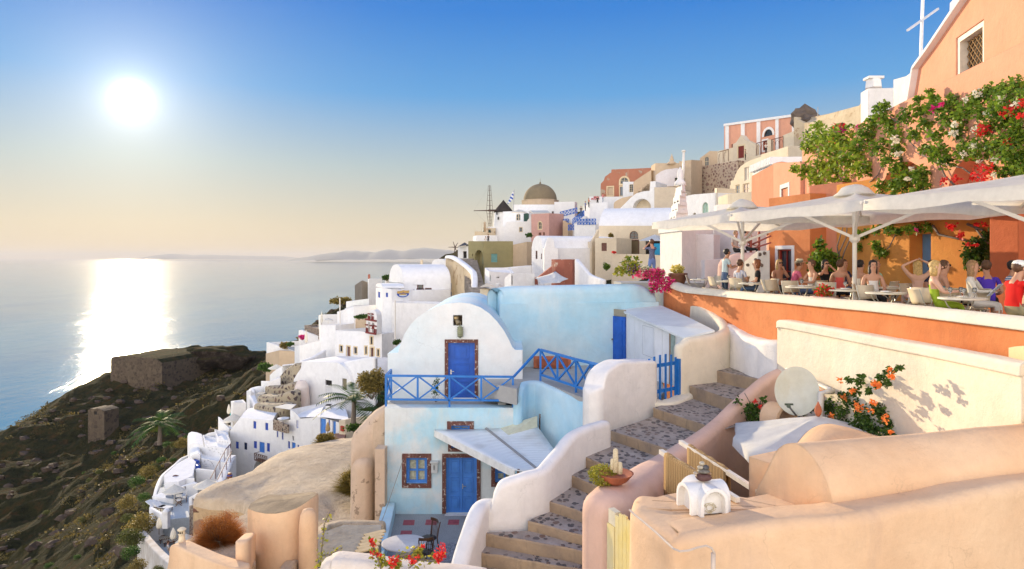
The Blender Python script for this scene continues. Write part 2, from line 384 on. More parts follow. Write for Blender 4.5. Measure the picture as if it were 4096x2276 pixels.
def terrain():
 xs = np.concatenate([np.arange(-330,-130,4.0),np.arange(-130,30,1.6),np.arange(30,200,4.0)]);ysn = np.concatenate([np.arange(-30,40,3.5),np.arange(40,260,1.6),np.arange(260,420,6.0)])
 X, Y = np.meshgrid(xs, ysn);pts = np.stack([X.ravel(),Y.ravel()], 1)
 Z = ground_arr(pts)
 vs_ = []
 for(x, y), z in zip(pts, Z):vs_.append((x,y,max(-125,min(40,float(z)+rough_at(float(x),float(y))))))
 nx = len(xs);fs = [(j*nx+i,j*nx+i+1,(j+1)*nx+i+1,(j+1)*nx+i)for j in range(len(ysn)-1)for i in range(nx-1)]
 m, nt, bs = newmat('hillside_scrub');p = texco(nt)
 a = nz(nt, p, .05, 8, .65);b = nz(nt, p, .45, 8, .7);cgm = nt.nodes.new('ShaderNodeNewGeometry');sp = nt.nodes.new('ShaderNodeSeparateXYZ');nt.links.new(cgm.outputs['Normal'], sp.inputs[0])
 rock = ramp(nt, b, [(.3,(.020,.014,.011)),(.5,(.048,.034,.026)),(.74,(.15,.115,.085))])
 scrub = ramp(nt, b, [(.3,(.018,.020,.009)),(.5,(.05,.05,.018)),(.62,(.09,.055,.02)),(.8,(.17,.10,.035))])
 f = ramp(nt, math_(nt,'ADD',math_(nt,'MULTIPLY',sp.outputs[2],.6),math_(nt,'MULTIPLY',a,.7)), [(.60,0),(.74,1)])
 red = ramp(nt, nz(nt,p,.02,3), [(.5,0),(.65,.6)])
 cc = mix(nt, f, mix(nt,red,rock,(.11,.045,.03)), scrub)
 nt.links.new(cc, bs.inputs['Base Color']);bs.inputs['Roughness'].default_value = 1;bs.inputs['Specular IOR Level'].default_value = .1
 nt.links.new(bump(nt,math_(nt,'ADD',b,nz(nt,p,1.8,8,.75)),1.0,1.3), bs.inputs['Normal'])
 mb = MB();mb.add(vs_, fs);o = mb.build('terrain', m, smooth=True, fix=False)
 return tag(o, 'dark rocky hillside falling steeply to the sea', kind='structure')
terrain()
def V2(p):return Vector((p[0],p[1]))
class Face:
 """an upright wall plane from A to B (left to right as seen), s metres along, z up, d metres inward"""
 def __init__(s, A, B):
  s.A = V2(A);s.B = V2(B);s.L = (s.B-s.A).length;s.e = (s.B-s.A)/s.L;s.n = Vector((s.e.y,-s.e.x))
 def p(s, a, z, d=0.0):
  q = s.A+s.e*a-s.n*d;return Vector((q.x,q.y,z))
 def at(s, uv):
  q = hit(uv, s.A, s.B);return((V2(q)-s.A).dot(s.e), q.z)
 def box(s, mb, s0, s1, z0, z1, d0, d1):
  P = [s.p(a,z,d)for a in(s0,s1)for z in(z0,z1)for d in(d0,d1)]
  mb.add(P, [(0,1,3,2),(4,6,7,5),(0,4,5,1),(2,3,7,6),(0,2,6,4),(1,5,7,3)])
def arch_top(op, a):
 if not op.get('arch'):return op['z1']
 m = (op['s0']+op['s1'])/2;hw = (op['s1']-op['s0'])/2;r = op['arch']*hw*2*.5 if op['arch']!=True else hw
 r = min(r, op['z1']-op['z0']);t = max(-1, min(1,(a-m)/hw));return op['z1']-r+r*math.sqrt(max(0,1-t*t))
def wallgrid(mb, f, z0, top, ops, brk=(), s0=0.0, s1=None):
 """wall face with real openings and their reveals"""
 s1 = f.L if s1 is None else s1;cuts = {s0, s1}
 for b in brk:
  if s0 < b < s1:cuts.add(b)
 for o in ops:
  cuts.add(max(s0,o['s0']));cuts.add(min(s1,o['s1']))
  if o.get('arch'):
   for k in range(1, 10):cuts.add(o['s0']+(o['s1']-o['s0'])*(1-math.cos(PI*k/10))/2)
 cuts = sorted(c for c in cuts if s0<=c<=s1)
 for a, b in zip(cuts[:-1], cuts[1:]):
  if b-a < 1e-5:continue
  m = (a+b)/2;za, zb = z0, z0
  for o in sorted([o for o in ops if o['s0']<m<o['s1']], key=lambda o:o['z0']):
   mb.quad(f.p(a,za), f.p(b,zb), f.p(b,max(o['z0'],zb)), f.p(a,max(o['z0'],za)))
   za = arch_top(o, a);zb = arch_top(o, b)
  mb.quad(f.p(a,za), f.p(b,zb), f.p(b,max(zb,top(b))), f.p(a,max(za,top(a))))
 for o in ops:
  r = o['rec'];a, b, c, d = o['s0'], o['s1'], o['z0'], o['z1']
  c = max(c, z0)
  mb.quad(f.p(a,c), f.p(b,c), f.p(b,c,r), f.p(a,c,r))
  zs = arch_top(o, a);mb.quad(f.p(a,c), f.p(a,c,r), f.p(a,zs,r), f.p(a,zs));mb.quad(f.p(b,c), f.p(b,zs), f.p(b,zs,r), f.p(b,c,r))
  ks = [a+(b-a)*(1-math.cos(PI*k/10))/2 for k in range(11)]if o.get('arch')else[a, b]
  for x, y in zip(ks[:-1], ks[1:]):mb.quad(f.p(x,arch_top(o,x)), f.p(x,arch_top(o,x),r), f.p(y,arch_top(o,y),r), f.p(y,arch_top(o,y)))
def filled(mb, f, o, d0, d1, ins=0.0, n=10):
 """a slab filling opening o between depths d0 and d1"""
 a, b, c = o['s0']+ins, o['s1']-ins, max(o['z0'], o.get('zf',-999))+ins
 ks = [a+(b-a)*(1-math.cos(PI*k/n))/2 for k in range(n+1)]if o.get('arch')else[a, b]
 tp = [(x,arch_top(o,min(max(x,o['s0']+1e-4),o['s1']-1e-4))-ins)for x in ks]
 ring = [(a,c)]+[(x,max(z,c+.01))for x, z in tp]+[(b,c)]
 if not o.get('arch'):ring = [(a,c), (a,o['z1']-ins), (b,o['z1']-ins), (b,c)]
 pts = [f.p(x,z,d0)for x, z in ring];n2 = -f.n*(d1-d0)
 mb.prism(pts, (n2.x,n2.y,0))
def ringed(mb, f, o, w, d0, d1, bottom=True):
 """a frame of width w just inside (w>0) or outside (w<0) the opening"""
 n = 12;a, b, c = o['s0'], o['s1'], o['z0']
 ks = [a+(b-a)*(1-math.cos(PI*k/n))/2 for k in range(n+1)]if o.get('arch')else[a, b]
 A = [(x,arch_top(o,x))for x in ks];m = (a+b)/2;hw = (b-a)/2
 def off(x, z):
  if o.get('arch'):
   zs = arch_top(o, a);t = (x-m)/hw
   return(x-w*t, z-w*math.sqrt(max(0,1-t*t)))
  return(x+(w if x==a else-w), z-w)
 outer = [(a,c)]+A+[(b,c)];inner = [(a+w,c+(w if bottom else 0))]+[off(*q)for q in A]+[(b-w,c+(w if bottom else 0))]
 k = len(outer);rng_ = range(k)if bottom else range(k-1)
 for i in rng_:
  j = (i+1)%k;q = [outer[i], outer[j], inner[j], inner[i]]
  P = [f.p(x,z,d)for d in(d0,d1)for x, z in q]
  mb.add(P, [(0,1,2,3),(7,6,5,4),(0,4,5,1),(2,6,7,3),(1,5,6,2),(3,7,4,0)])
GLASS = lambda:plain('window_glass', (.035,.05,.065), rough=.12, var=.3, scale=1.5, spec=.8)
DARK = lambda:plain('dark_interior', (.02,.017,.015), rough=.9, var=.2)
def fit_out(root, f, o):
 """window or door object of an opening, as children of the house"""
 k = o['k'];r = o['rec'];c1 = o.get('m')or MATS['blue_paint'];W_ = o['s1']-o['s0'];H_ = o['z1']-o['z0'];lab = o.get('lab')
 fw = o.get('fw', min(.07,.12*W_));top = None
 if k in('win', 'shut', 'dark', 'panes'):
  mb = MB()
  if k == 'shut':
   filled(mb, f, o, r*.55, r*.55+.04, .001);ringed(mb, f, o, fw, r*.4, r*.55)
   mid = (o['s0']+o['s1'])/2;f.box(mb, mid-fw*.5, mid+fw*.5, o['z0']+.01, arch_top(o,mid)-.02, r*.38, r*.56)
   for q in range(1, int(o.get('rails',3))):z = o['z0']+H_*q/o.get('rails', 3);f.box(mb, o['s0']+.02, o['s1']-.02, z-fw*.3, z+fw*.3, r*.44, r*.56)
   top = mb.build('shutter', c1, root)
  else:
   if k!='dark':
    ringed(mb, f, o, fw, r*.45, r*.8);nv, nh = o.get('grid', (1,1))
    for q in range(1, nv+1):x = o['s0']+W_*q/(nv+1);f.box(mb, x-fw*.35, x+fw*.35, o['z0']+.01, arch_top(o,x)-.01, r*.5, r*.75)
    for q in range(1, nh+1):z = o['z0']+H_*q/(nh+1);f.box(mb, o['s0']+.01, o['s1']-.01, z-fw*.3, z+fw*.3, r*.52, r*.74)
    top = mb.build('window', c1, root)
    mb = MB();filled(mb, f, o, r*.8, r*.8+.02, .002);mb.build('pane', o.get('pm')or GLASS(), top)
   else:
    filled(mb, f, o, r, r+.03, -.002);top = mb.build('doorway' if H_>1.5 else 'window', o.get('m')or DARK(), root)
 elif k == 'door':
  mb = MB();filled(mb, f, o, r*.6, r*.6+.05, .001);n = o.get('leaf', 1);rows = o.get('rows', 3)
  ringed(mb, f, o, fw*.8, r*.42, r*.6, bottom=False)
  for l in range(n):
   a = o['s0']+fw*.8+(W_-fw*1.6)*l/n;b = o['s0']+fw*.8+(W_-fw*1.6)*(l+1)/n;g_w = (b-a)*.17
   for q in range(rows):
    z0 = o['z0']+H_*(q+.08)/rows;z1 = o['z0']+H_*(q+.92)/rows-.03
    z1 = min(z1, arch_top(o,a+.05)-.05)
    for(sa, sb, za, zb)in((a+g_w,b-g_w,z0,z0+.025), (a+g_w,b-g_w,z1-.025,z1), (a+g_w,a+g_w+.025,z0+.025,z1-.025), (b-g_w-.025,b-g_w,z0+.025,z1-.025)):
     f.box(mb, sa, sb, za, zb, r*.6-.02, r*.6+.01)
    f.box(mb, a+g_w*1.7, b-g_w*1.7, z0+.08, z1-.08, r*.6-.014, r*.6+.01)
   if l:f.box(mb, a-.02, a+.02, o['z0']+.01, arch_top(o,a)-.02, r*.6-.03, r*.6)
  top = mb.build('door', c1, root)
  if o.get('handle'):
   mb = MB();hx = o['s0']+W_*o['handle'];hz = o['z0']+H_*.48
   mb.tube([f.p(hx,hz,r*.6),f.p(hx,hz,r*.6-.07),f.p(hx+.11,hz,r*.6-.07)], .012, 6)
   f.box(mb, hx-.02, hx+.02, hz-.1, hz+.05, r*.6-.012, r*.6);mb.build('handle', plain('steel',(.6,.6,.58),.3,1), top)
 elif k == 'niche':
  mb = MB();filled(mb, f, o, r, r+.03, -.002);top = mb.build('niche', o['m'], root)
 if top is not None and lab:top['label'] = lab
 if o.get('sur'):
  mb = MB();sw = o.get('sw', .09);ringed(mb, f, o, -sw, -.03, .04, bottom=k not in('door',)and not o.get('nobot'))
  mb.build('surround', o['sur'], top if top is not None else root)
def house(name, label, cat, c, corners, top, base, mat, ops=(), back=6.0, roof='flat', roofmat=None, ph=.25, pt=.25, group=None, prof=None, rise=1.0, backc=None, bdir=None, zb=None, yaw=None):
 """corners: [(crop x, depth)...] left to right; top: crop y of the wall top at each corner; base: crop y of the foot at the first corner"""
 P = []
 for(px, d)in corners:q = W((c(px,0)[0],0), d);P.append(Vector((q.x,q.y)))
 tops = top if isinstance(top, (list,tuple))else[top]+[None]*(len(P)-1)
 zt = []
 for(px, d), t in zip(corners, tops):zt.append(zat(c(0,t)[1],d)if t is not None else zt[-1])
 z0 = zb if zb is not None else zat(c(0,base)[1], corners[0][1])
 root = empty(name, (P[0].x,P[0].y,z0), label, cat, group);mb = MB()
 for i in range(len(P)-1):
  f = Face(P[i], P[i+1]);O = []
  for o in(ops[i]if i<len(ops)else()):
   k, x0, y0, x1, y1 = o[:5];ex = dict(o[5])if len(o) > 5 else{}
   s0, zt0 = f.at(c(x0,y0));s1, zb1 = f.at(c(x1,y1));sm, ztm = f.at(c((x0+x1)/2,y0));_, zbm = f.at(c((x0+x1)/2,y1))
   d = dict(k=k, s0=max(.02,s0), s1=min(f.L-.02,s1), z0=zbm, z1=ztm, rec=.18);d.update(ex);O.append(d)
  if prof and i == 0:
   pr = sorted(f.at(c(*q))for q in prof);xs = [q[0]for q in pr];zs = [q[1]for q in pr]
   tf = lambda s, xs = xs, zs = zs:float(np.interp(s,xs,zs));brk = xs;PR = pr
  else:
   tf = lambda s, a = zt[i], b = zt[i+1], L = f.L:a+(b-a)*s/L;brk = ()
  if roof == 'vaulty' and i == 0 and not prof:pass
  for o in O:o['z1'] = min(o['z1'], tf((o['s0']+o['s1'])/2)-.03)
  wallgrid(mb, f, z0, tf, O, brk);
  for o in O:fit_out(root, f, o)
  if i == 0:f0 = f
 bd = V2(bdir).normalized()*back if bdir else(-f0.n*back)
 if backc:Q = []
 if backc:
  for(px, d)in backc:q = W((c(px,0)[0],0), d);Q.append(Vector((q.x,q.y)))
 elif len(P) == 2:Q = [P[1]+bd, P[0]+bd]
 else:Q = [P[0]+P[-1]-P[1]]if len(P) == 3 and(P[0]+P[-1]-P[1]).length > P[1].length+.3 and abs((P[1]-P[0]).normalized().cross((P[2]-P[1]).normalized())) > .3 else[P[-1]+bd, P[0]+bd]
 allp = P+Q;nP = len(P);zall = zt+[zt[-1]]*(len(Q)-1)+[zt[0]]if len(Q) > 1 else zt+[zt[0]]
 if len(P) == 2 and not backc:zall = [zt[0], zt[1], zt[1], zt[0]]
 for i in range(nP-1, len(allp)):
  j = (i+1)%len(allp);za, zb_ = zall[i], zall[j]
  if prof:za = PR[-1][1]if i < nP+0 or i == nP else PR[0][1];za = zb_ = (PR[-1][1]if i==1 else(PR[0][1]if i==3 else None))
  if za is None:
   n = len(PR);pts = [f0.p(s,z)+Vector((bd.x,bd.y,0))for s, z in PR]
   pts = [f0.p(0,z0)+Vector((bd.x,bd.y,0))]+pts+[f0.p(f0.L,z0)+Vector((bd.x,bd.y,0))]
   mb.poly(pts[::-1]);continue
  mb.quad(Vector((*allp[i],z0)), Vector((*allp[j],z0)), Vector((*allp[j],zb_)), Vector((*allp[i],za)))
 rm = roofmat or mat;rb = MB()
 if prof:
  for(s, z), (s2, z2)in zip(PR[:-1], PR[1:]):
   a, b = f0.p(s, z), f0.p(s2, z2);v = Vector((bd.x,bd.y,0));rb.quad(a, b, b+v, a+v)
  rb.build('roof', rm, root, smooth=True, weld=True, angle=.7)
 elif roof == 'vaultx':
  n = 14;A0, A1 = P[0], P[-1];bv = Vector((bd.x,bd.y));pr = [(t,math.sin(PI*t)**.75*rise)for t in[(1-math.cos(PI*k/n))/2 for k in range(n+1)]]
  L_ = [Vector((*(A0+bv*t),zt[0]+h))for t, h in pr];R_ = [Vector((*(A1+bv*t),zt[-1]+h))for t, h in pr]
  for k in range(n):rb.quad(L_[k], R_[k], R_[k+1], L_[k+1])
  mb.poly(L_[::-1]);mb.poly(R_);rb.build('roof', rm, root, smooth=True, weld=True, angle=1.2)
 elif roof in('flat', 'parapet'):
  cen = sum(allp, Vector((0,0)))/len(allp);n = len(allp);inn = []
  area = sum(allp[i].x*allp[(i+1)%n].y-allp[(i+1)%n].x*allp[i].y for i in range(n));sg = 1 if area > 0 else-1
  for i in range(n):
   a, b, d_ = allp[i-1], allp[i], allp[(i+1)%n]
   e1 = (b-a).normalized();e2 = (d_-b).normalized();n1 = Vector((-e1.y,e1.x))*sg;n2 = Vector((-e2.y,e2.x))*sg
   den = 1+n1.dot(n2);inn.append(b+(n1+n2)*(pt/max(.3,den)))
  for i in range(n):
   j = (i+1)%n
   mb.quad(Vector((*allp[i],zall[i])), Vector((*allp[j],zall[j])), Vector((*inn[j],zall[j])), Vector((*inn[i],zall[i])))
   mb.quad(Vector((*inn[i],zall[i])), Vector((*inn[j],zall[j])), Vector((*inn[j],zall[j]-ph)), Vector((*inn[i],zall[i]-ph)))
  rb.poly([Vector((*q,z-ph))for q,z in zip(inn,zall)]);rb.build('roof', rm, root)
 mb.build('wall', mat, root, weld=True, fix=False)
 return root
def sweep(name, label, cat, pts, thick, zbot, mat, rnd=.5, parent=None, n=5, side=0.0, sub=5, group=None, capr=True, kind=None, wob=.0):
 """a hand-built plaster wall: pts = [(uv, depth) of its crest]; rounded crest, uneven line"""
 C = []
 for i, (uv, d)in enumerate(pts):
  q = W(uv, d);zb = zbot[i]if isinstance(zbot, (list,tuple))else zbot;th = thick[i]if isinstance(thick, (list,tuple))else thick
  C.append((q.x,q.y,q.z,zb,th))
 C = smoothpts(C, sub);m = len(C);vs_ = [];secs = []
 for i, (x, y, zt, zb, th)in enumerate(C):
  a = C[max(0,i-1)];b = C[min(m-1,i+1)];e = Vector((b[0]-a[0],b[1]-a[1]));e.normalize();nn = Vector((-e.y,e.x))
  x += nn.x*th*side;y += nn.y*th*side
  r = th/2*min(1, rnd*2);sec = [(-th/2*1.06,zb)]
  hr = th*rnd
  for k in range(n+1):t = PI/2*k/n;sec.append((-th/2+r*(1-math.cos(t)),zt-hr*(1-math.sin(t))))
  for k in range(n+1):t = PI/2*(n-k)/n;sec.append((th/2-r*(1-math.cos(t)),zt-hr*(1-math.sin(t))))
  sec.append((th/2*1.06,zb));sec[1:1] = [(-th/2,lerp(zb,zt-hr,.5))];sec[-1:-1] = [(th/2,lerp(zb,zt-hr,.5))]
  w_ = wob
  secs.append([Vector((x+nn.x*o+w_*mnoise.noise(Vector((x*1.3,y*1.3,z))),y+nn.y*o+w_*mnoise.noise(Vector((x*1.3,z,y*1.3+9))),z+(w_*.8*mnoise.noise(Vector((x*2,y*2,1)))if z>zb+.05 else 0)))for o,z in sec])
 if capr:
  for end in(0, -1):
   s = secs[end];cen = sum(s, Vector())/len(s);e = (Vector(C[end][:2])-Vector(C[1 if end==0 else-2][:2])).normalized();th = C[end][4];new = []
   for k in range(1, 4):
    t = PI/2*k/3;new.append([Vector((lerp(cen.x,q.x,math.cos(t))+e.x*th*.4*math.sin(t),lerp(cen.y,q.y,math.cos(t))+e.y*th*.4*math.sin(t),q.z-(q.z-C[end][3]>.1)*th*.35*(1-math.cos(t))))for q in s])
   secs = new[::-1]+secs if end == 0 else secs+new
 mb = MB();k = len(secs[0]);vs_ = [q for s in secs for q in s]
 fs = [(i*k+j,(i+1)*k+j,(i+1)*k+(j+1)%k,i*k+(j+1)%k)for i in range(len(secs)-1)for j in range(k)]
 fs += [tuple(range(k)), tuple((len(secs)-1)*k+j for j in range(k-1,-1,-1))]
 mb.add(vs_, fs);o = mb.build(name, mat, parent, smooth=True, angle=1.1, origin=None if parent else(C[0][0],C[0][1],C[0][3]))
 return tag(o, label, cat, group, kind)if parent is None else o
def slab(mb, pts, th, ztop_noise=0):
 """horizontal polygon (3D points) with thickness downward"""
 mb.prism([Vector(p)for p in pts], (0,0,-th))
def tagm(o, label, cat, group=None):return tag(o, label, cat, group)
WHITE = plaster('white_limewash', (.83,.80,.76), (.80,.76,.69), .6, stain=(.60,.52,.40), stain_amt=.18)
WHITE_FAR = plaster('white_limewash_far', (.86,.85,.82), (.80,.80,.80), .6, 2.0, stain=(.58,.53,.46), stain_amt=.25, bev=.12)
BLUEWASH = plaster('pale_blue_limewash', (.62,.74,.77), (.40,.67,.80), .9, 1.3, stain=(.70,.76,.76), stain_amt=.5, sharp=(.38,.64))
LOWWASH = plaster('low_house_limewash', (.72,.76,.74), (.44,.70,.80), .9, 1.0, stain=(.70,.68,.58), stain_amt=.6, sharp=(.44,.58))
BLUEWASH2 = plaster('sky_blue_limewash', (.54,.72,.80), (.30,.62,.80), .9, 1.3, stain=(.68,.73,.76), stain_amt=.4)
WASH3 = plaster('white_limewash_blue_tint', (.78,.79,.77), (.62,.74,.78), .7, 1.2, stain=(.60,.50,.38), stain_amt=.12)
WARMWHITE = plaster('warm_white_plaster', (.82,.74,.59), (.78,.68,.50), .5, 1.0, bumpd=.014)
CREAM = plaster('cream_plaster', (.74,.64,.47), (.66,.54,.38), .6, 1.6, stain=(.45,.36,.25), stain_amt=.2, bev=.08)
OCHREP = plaster('peach_plaster', (.80,.55,.34), (.71,.44,.25), .8, 1.0, stain=(.52,.34,.24), stain_amt=.45, bumpd=.014)
PEACH2 = plaster('pink_peach_plaster', (.74,.50,.38), (.66,.42,.32), .6, 1.0, stain=(.55,.38,.32), stain_amt=.3)
ORANGE = plaster('orange_plaster', (.70,.26,.095), (.56,.17,.055), .8, .9, stain=(.40,.12,.05), stain_amt=.4)
ORANGE2 = plaster('yellow_orange_plaster', (.72,.32,.07), (.62,.22,.05), .8, 1.2)
TERRA = plaster('terracotta_plaster', (.66,.27,.15), (.60,.22,.12), .6, 1.4, stain=(.48,.20,.12), stain_amt=.3)
SALMON = plaster('salmon_plaster', (.78,.36,.22), (.72,.31,.18), .5, 2.2, bev=.05)
BLUE = plain('blue_paint', (.015,.10,.46), .45, var=.18, scale=3)
BLUE2 = plain('mid_blue_paint', (.06,.22,.62), .5, var=.15, scale=3)
RAILBLUE = plain('railing_blue_paint', (.02,.17,.52), .4, var=.15, scale=5)
BROWN = plaster('weathered_brown_paint', (.17,.07,.055), (.10,.05,.04), .8, .12, stain=(.40,.32,.27), stain_amt=.6, bev=.0, bumpd=.01, peel=(.46,.38,.32), peel_lo=.57)
WOOD = plain('brown_wood', (.13,.06,.03), .6, var=.3, scale=8, bumpd=.01)
CONC = plaster('grey_screed', (.42,.42,.40), (.34,.33,.31), .7, .8, stain=(.25,.24,.22), stain_amt=.5, bev=0)
STONE = stonewall('lava_rubble_masonry', (.38,.31,.23), (.07,.05,.045), (.24,.15,.11), 3.0, .10)
def op(k, x0, y0, x1, y1, **kw):return(k, x0, y0, x1, y1, kw)
prof = [(205,642), (250,636), (292,634), (300,600), (318,545), (345,480), (390,408), (450,345), (520,298), (600,260), (690,234), (790,224), (880,233), (960,262), (1035,312), (1100,378), (1155,452), (1198,528), (1225,590), (1248,612), (1310,612)]
h = house('vaulted_house', 'white barrel vaulted house with a blue panelled door behind a blue railing', 'house', cI, [(205,22.5),(1310,22.5)], 640, 1052, WASH3, ops=[[op('door',700,553,918,1006,m=BLUE,sur=BROWN,sw=.11,rows=3,handle=.1,rec=.14),op('dark',742,328,816,412,rec=.3,m=plain('niche_brown',(.12,.08,.05)))]], prof=prof, back=6.6, roofmat=BLUEWASH, zb=-5.2)
f = Face(W((cI(205,0)[0],0),22.5), W((cI(1310,0)[0],0),22.5))
mb = MB();s_, z_ = f.at(cI(778,372));mb.tube([f.p(s_-.06,z_+.05,.12),f.p(s_+.05,z_-.12,-.02)], [.075,.09], 12);mb.lathe(f.p(s_-.06,z_+.07,.1), [(.05,-.05),(.1,-.02),(.1,.05),(.06,.09)], 12)
tag(mb.build('spotlight',plain('brass',(.32,.25,.14),.35,.8)), 'brass spotlight in the small square niche above the upper blue door', 'lamp')
mb = MB();s_, z_ = f.at(cI(800,462));mb.lathe(f.p(s_,z_,-.07), [(.03,-.2),(.085,-.15),(.10,0),(.085,.15),(.03,.2)], 14)
lw = mb.build('wall_lamp', plain('green_glass',(.25,.28,.16),.25));tag(lw, 'oval bulkhead lamp of greenish glass on the white gable above the blue door', 'lamp')
mb = MB()
for k in range(5):mb.lathe(f.p(s_,z_-.14+k*.07,-.07), [(.104,-.006),(.108,0),(.104,.006)], 14)
mb.tube([f.p(s_,z_+.2,-.07),f.p(s_,z_+.28,-.02),f.p(s_,z_+.3,.02)], .015, 6);mb.build('wire_cage', plain('old_iron',(.20,.18,.14),.6,.5), lw)
fl = Face(W((cI(188,0)[0],0),21.3), W((cI(1243,0)[0],0),21.3))
low = house('lower_house', 'pale blue and white washed lower house with double blue door opening on the courtyard', 'house', cJ, [(188,21.3),(1288,21.3)], [66,66], 1010, LOWWASH, ops=[[op('door',707,486,968,960,m=BLUE2,sur=BROWN,sw=.12,leaf=2,rows=3,handle=.53,rec=.16),op('panes',370,488,548,708,m=BLUE2,sur=BROWN,sw=.13,pm=plain('lace_curtain',(.42,.42,.30),.9,var=.35,scale=14),fw=.09),op('panes',752,214,908,262,m=BLUE2,sur=BROWN,sw=.13,grid=(1,0),pm=plain('lace_curtain',(.42,.42,.30))),op('panes',1122,540,1292,700,m=BLUE2,sur=BROWN,sw=.12,pm=plain('lace_curtain',(.42,.42,.30)),fw=.09),op('shut',752,372,908,408,m=BLUE2,sur=BROWN,sw=.1)]], back=.5, ph=.02, roofmat=CONC, zb=-8.1)
mb = MB();fj = Face(W((cJ(188,0)[0],0),21.3), W((cJ(1288,0)[0],0),21.3))
s0, z0 = fj.at(cJ(707,962));s1, z1 = fj.at(cJ(968,1000));fj.box(mb, s0-.03, s1+.03, -8.05, z0+.002, -.14, .05)
mb.build('threshold', plain('marble_step',(.62,.64,.68),.5), low)
mb = MB();s0, z0 = fj.at(cJ(586,520));s1, z1 = fj.at(cJ(640,608));fj.box(mb, s0, s1, z1, z0, -.14, -.001);fj.box(mb, s0-.03, s1+.03, z0, z0+.04, -.2, -.001)
mt = tag(mb.build('electricity_meter',plain('grey_box',(.52,.54,.52),.6)), 'small grey meter box on the wall between the lower window and double door', 'meter box')
mb = MB();fj.box(mb, s0+.1, s1-.12, z0-.22, z0-.08, -.155, -.14);mb.build('dial', DARK(), mt)
mb = MB();a = W((cI(195,0)[0],0), 21.78);b = W((cI(1243,0)[0],0), 21.78)
mb.box(((a.x+b.x)/2,25.2,-5.2), (b.x-a.x,6.8,.98))
tag(mb.build('terrace_floor',CONC), 'narrow grey terrace floor behind the blue crossed railing', kind='structure')
mb = MB();yp = [WZ(cI(1262,930),-4.0), WZ(cI(1300,872),-4.0), WZ(cI(1450,866),-4.0), WZ(cI(1740,980),-4.0), WZ(cI(1905,1040),-4.0), WZ(cI(2120,1080),-4.0), WZ(cI(2420,1005),-4.0), Vector((4.6,20.5,-4)), Vector((5.5,26.5,-4.0)), Vector((-.9,26.5,-4.0)), Vector((-1.0,22.0,-4.0))]
slab(mb, yp, .5);tag(mb.build('yard_floor',CONC), 'grey screed yard floor under the big blue wall', kind='structure')
pts = [(cI(1243,960),21.35), (cI(1262,900),21.6), (cI(1320,866),22.1), (cI(1450,862),22.2), (cI(1600,915),21.2), (cI(1740,975),20.3), (cI(1860,1015),19.6), (cI(1965,1040),18.6)]
rw = sweep('retaining_wall', 'sky blue washed retaining wall curving below the yard', 'wall', pts, .3, -8.2, BLUEWASH2, .35, side=-.35)
A_, B_ = W(cI(1450,0), 22.2), W(cI(1740,0), 20.3);fr = Face(A_+Vector((.0,-.12,0)), B_+Vector((0,-.12,0)))
def set_window(root, f, c, k, x0, y0, x1, y1, **kw):
 s0, zt = f.at(c(x0,y0));s1, _ = f.at(c(x1,y1));_, ztm = f.at(c((x0+x1)/2,y0));_, zbm = f.at(c((x0+x1)/2,y1))
 o = dict(k=k, s0=s0, s1=s1, z0=zbm, z1=ztm, rec=.1);o.update(kw);return o
o = set_window(rw, fr, cI, 'shut', 1490, 1182, 1580, 1330)
mb = MB();ringed(mb, fr, o, -.12, -.16, .2);wd = mb.build('window', BROWN, rw)
mb = MB();filled(mb, fr, o, .0, .15);mb.build('pane', plain('grey_shutter',(.22,.23,.24),.7), wd)
mb = MB()
for k in range(3):q = W(cI(1180+38*k,0), 22.0);mb.box((q.x+.1,22.1,-4.95+.2*k+.1), (.75-.2*k,.8,.5+.0*k))
st = tag(mb.build('steps',CONC), 'three small plaster steps from the terrace up to the yard', 'steps')
pts = [(cI(1128,150),24.95), (cI(1150,118),24.97), (cI(1190,96),25.0), (cI(1500,88),25.1), (cI(1900,80),25.5), (cI(2200,76),25.7), (cI(2300,84),25.9), (cI(2400,150),26.0)]
bw = sweep('courtyard_wall', 'large pale blue limewashed wall behind the railing', 'wall', pts, .7, -4.2, BLUEWASH, .45, side=.5, capr=False)
mb = MB();fb = Face(W(cI(1140,0),24.95), W(cI(2420,0),25.9));s1, z1 = fb.at(cI(1600,228))
fb.box(mb, -.1, fb.L, -4.2, z1, -.07, .1);mb.build('wall_base', BLUEWASH, bw)
Z0 = -4.0
A_ = W(cK(262,0), 25.6);B_ = W(cK(358,0), 25.0);fd = Face(A_, B_)
root = empty('storage_shed', A_, 'white lean-to cupboards with white roof and a tall blue door at their left end', 'shed')
mb = MB();fd.box(mb, 0, fd.L, Z0, Z0+1.82, 0, .05)
for(z0, z1)in((.12,.6), (.7,1.15), (1.25,1.7)):
 fd.box(mb, fd.L*.2, fd.L*.8, Z0+z0, Z0+z1, -.02, .01)
d_ = mb.build('door', BLUE, root);mb = MB();mb.blob(fd.p(.08,Z0+.95,-.04), .035);mb.build('handle', plain('old_iron',(.2,.18,.14)), d_)
R = [(cK(360,268),-2.02), (cK(570,352),-2.17), (cK(680,402),-2.32), (cK(775,446),-2.42)]
RP = [WZ(uv,z)for uv, z in R]
wp = plain('white_board_paint', (.78,.80,.82), .5, var=.06, scale=2)
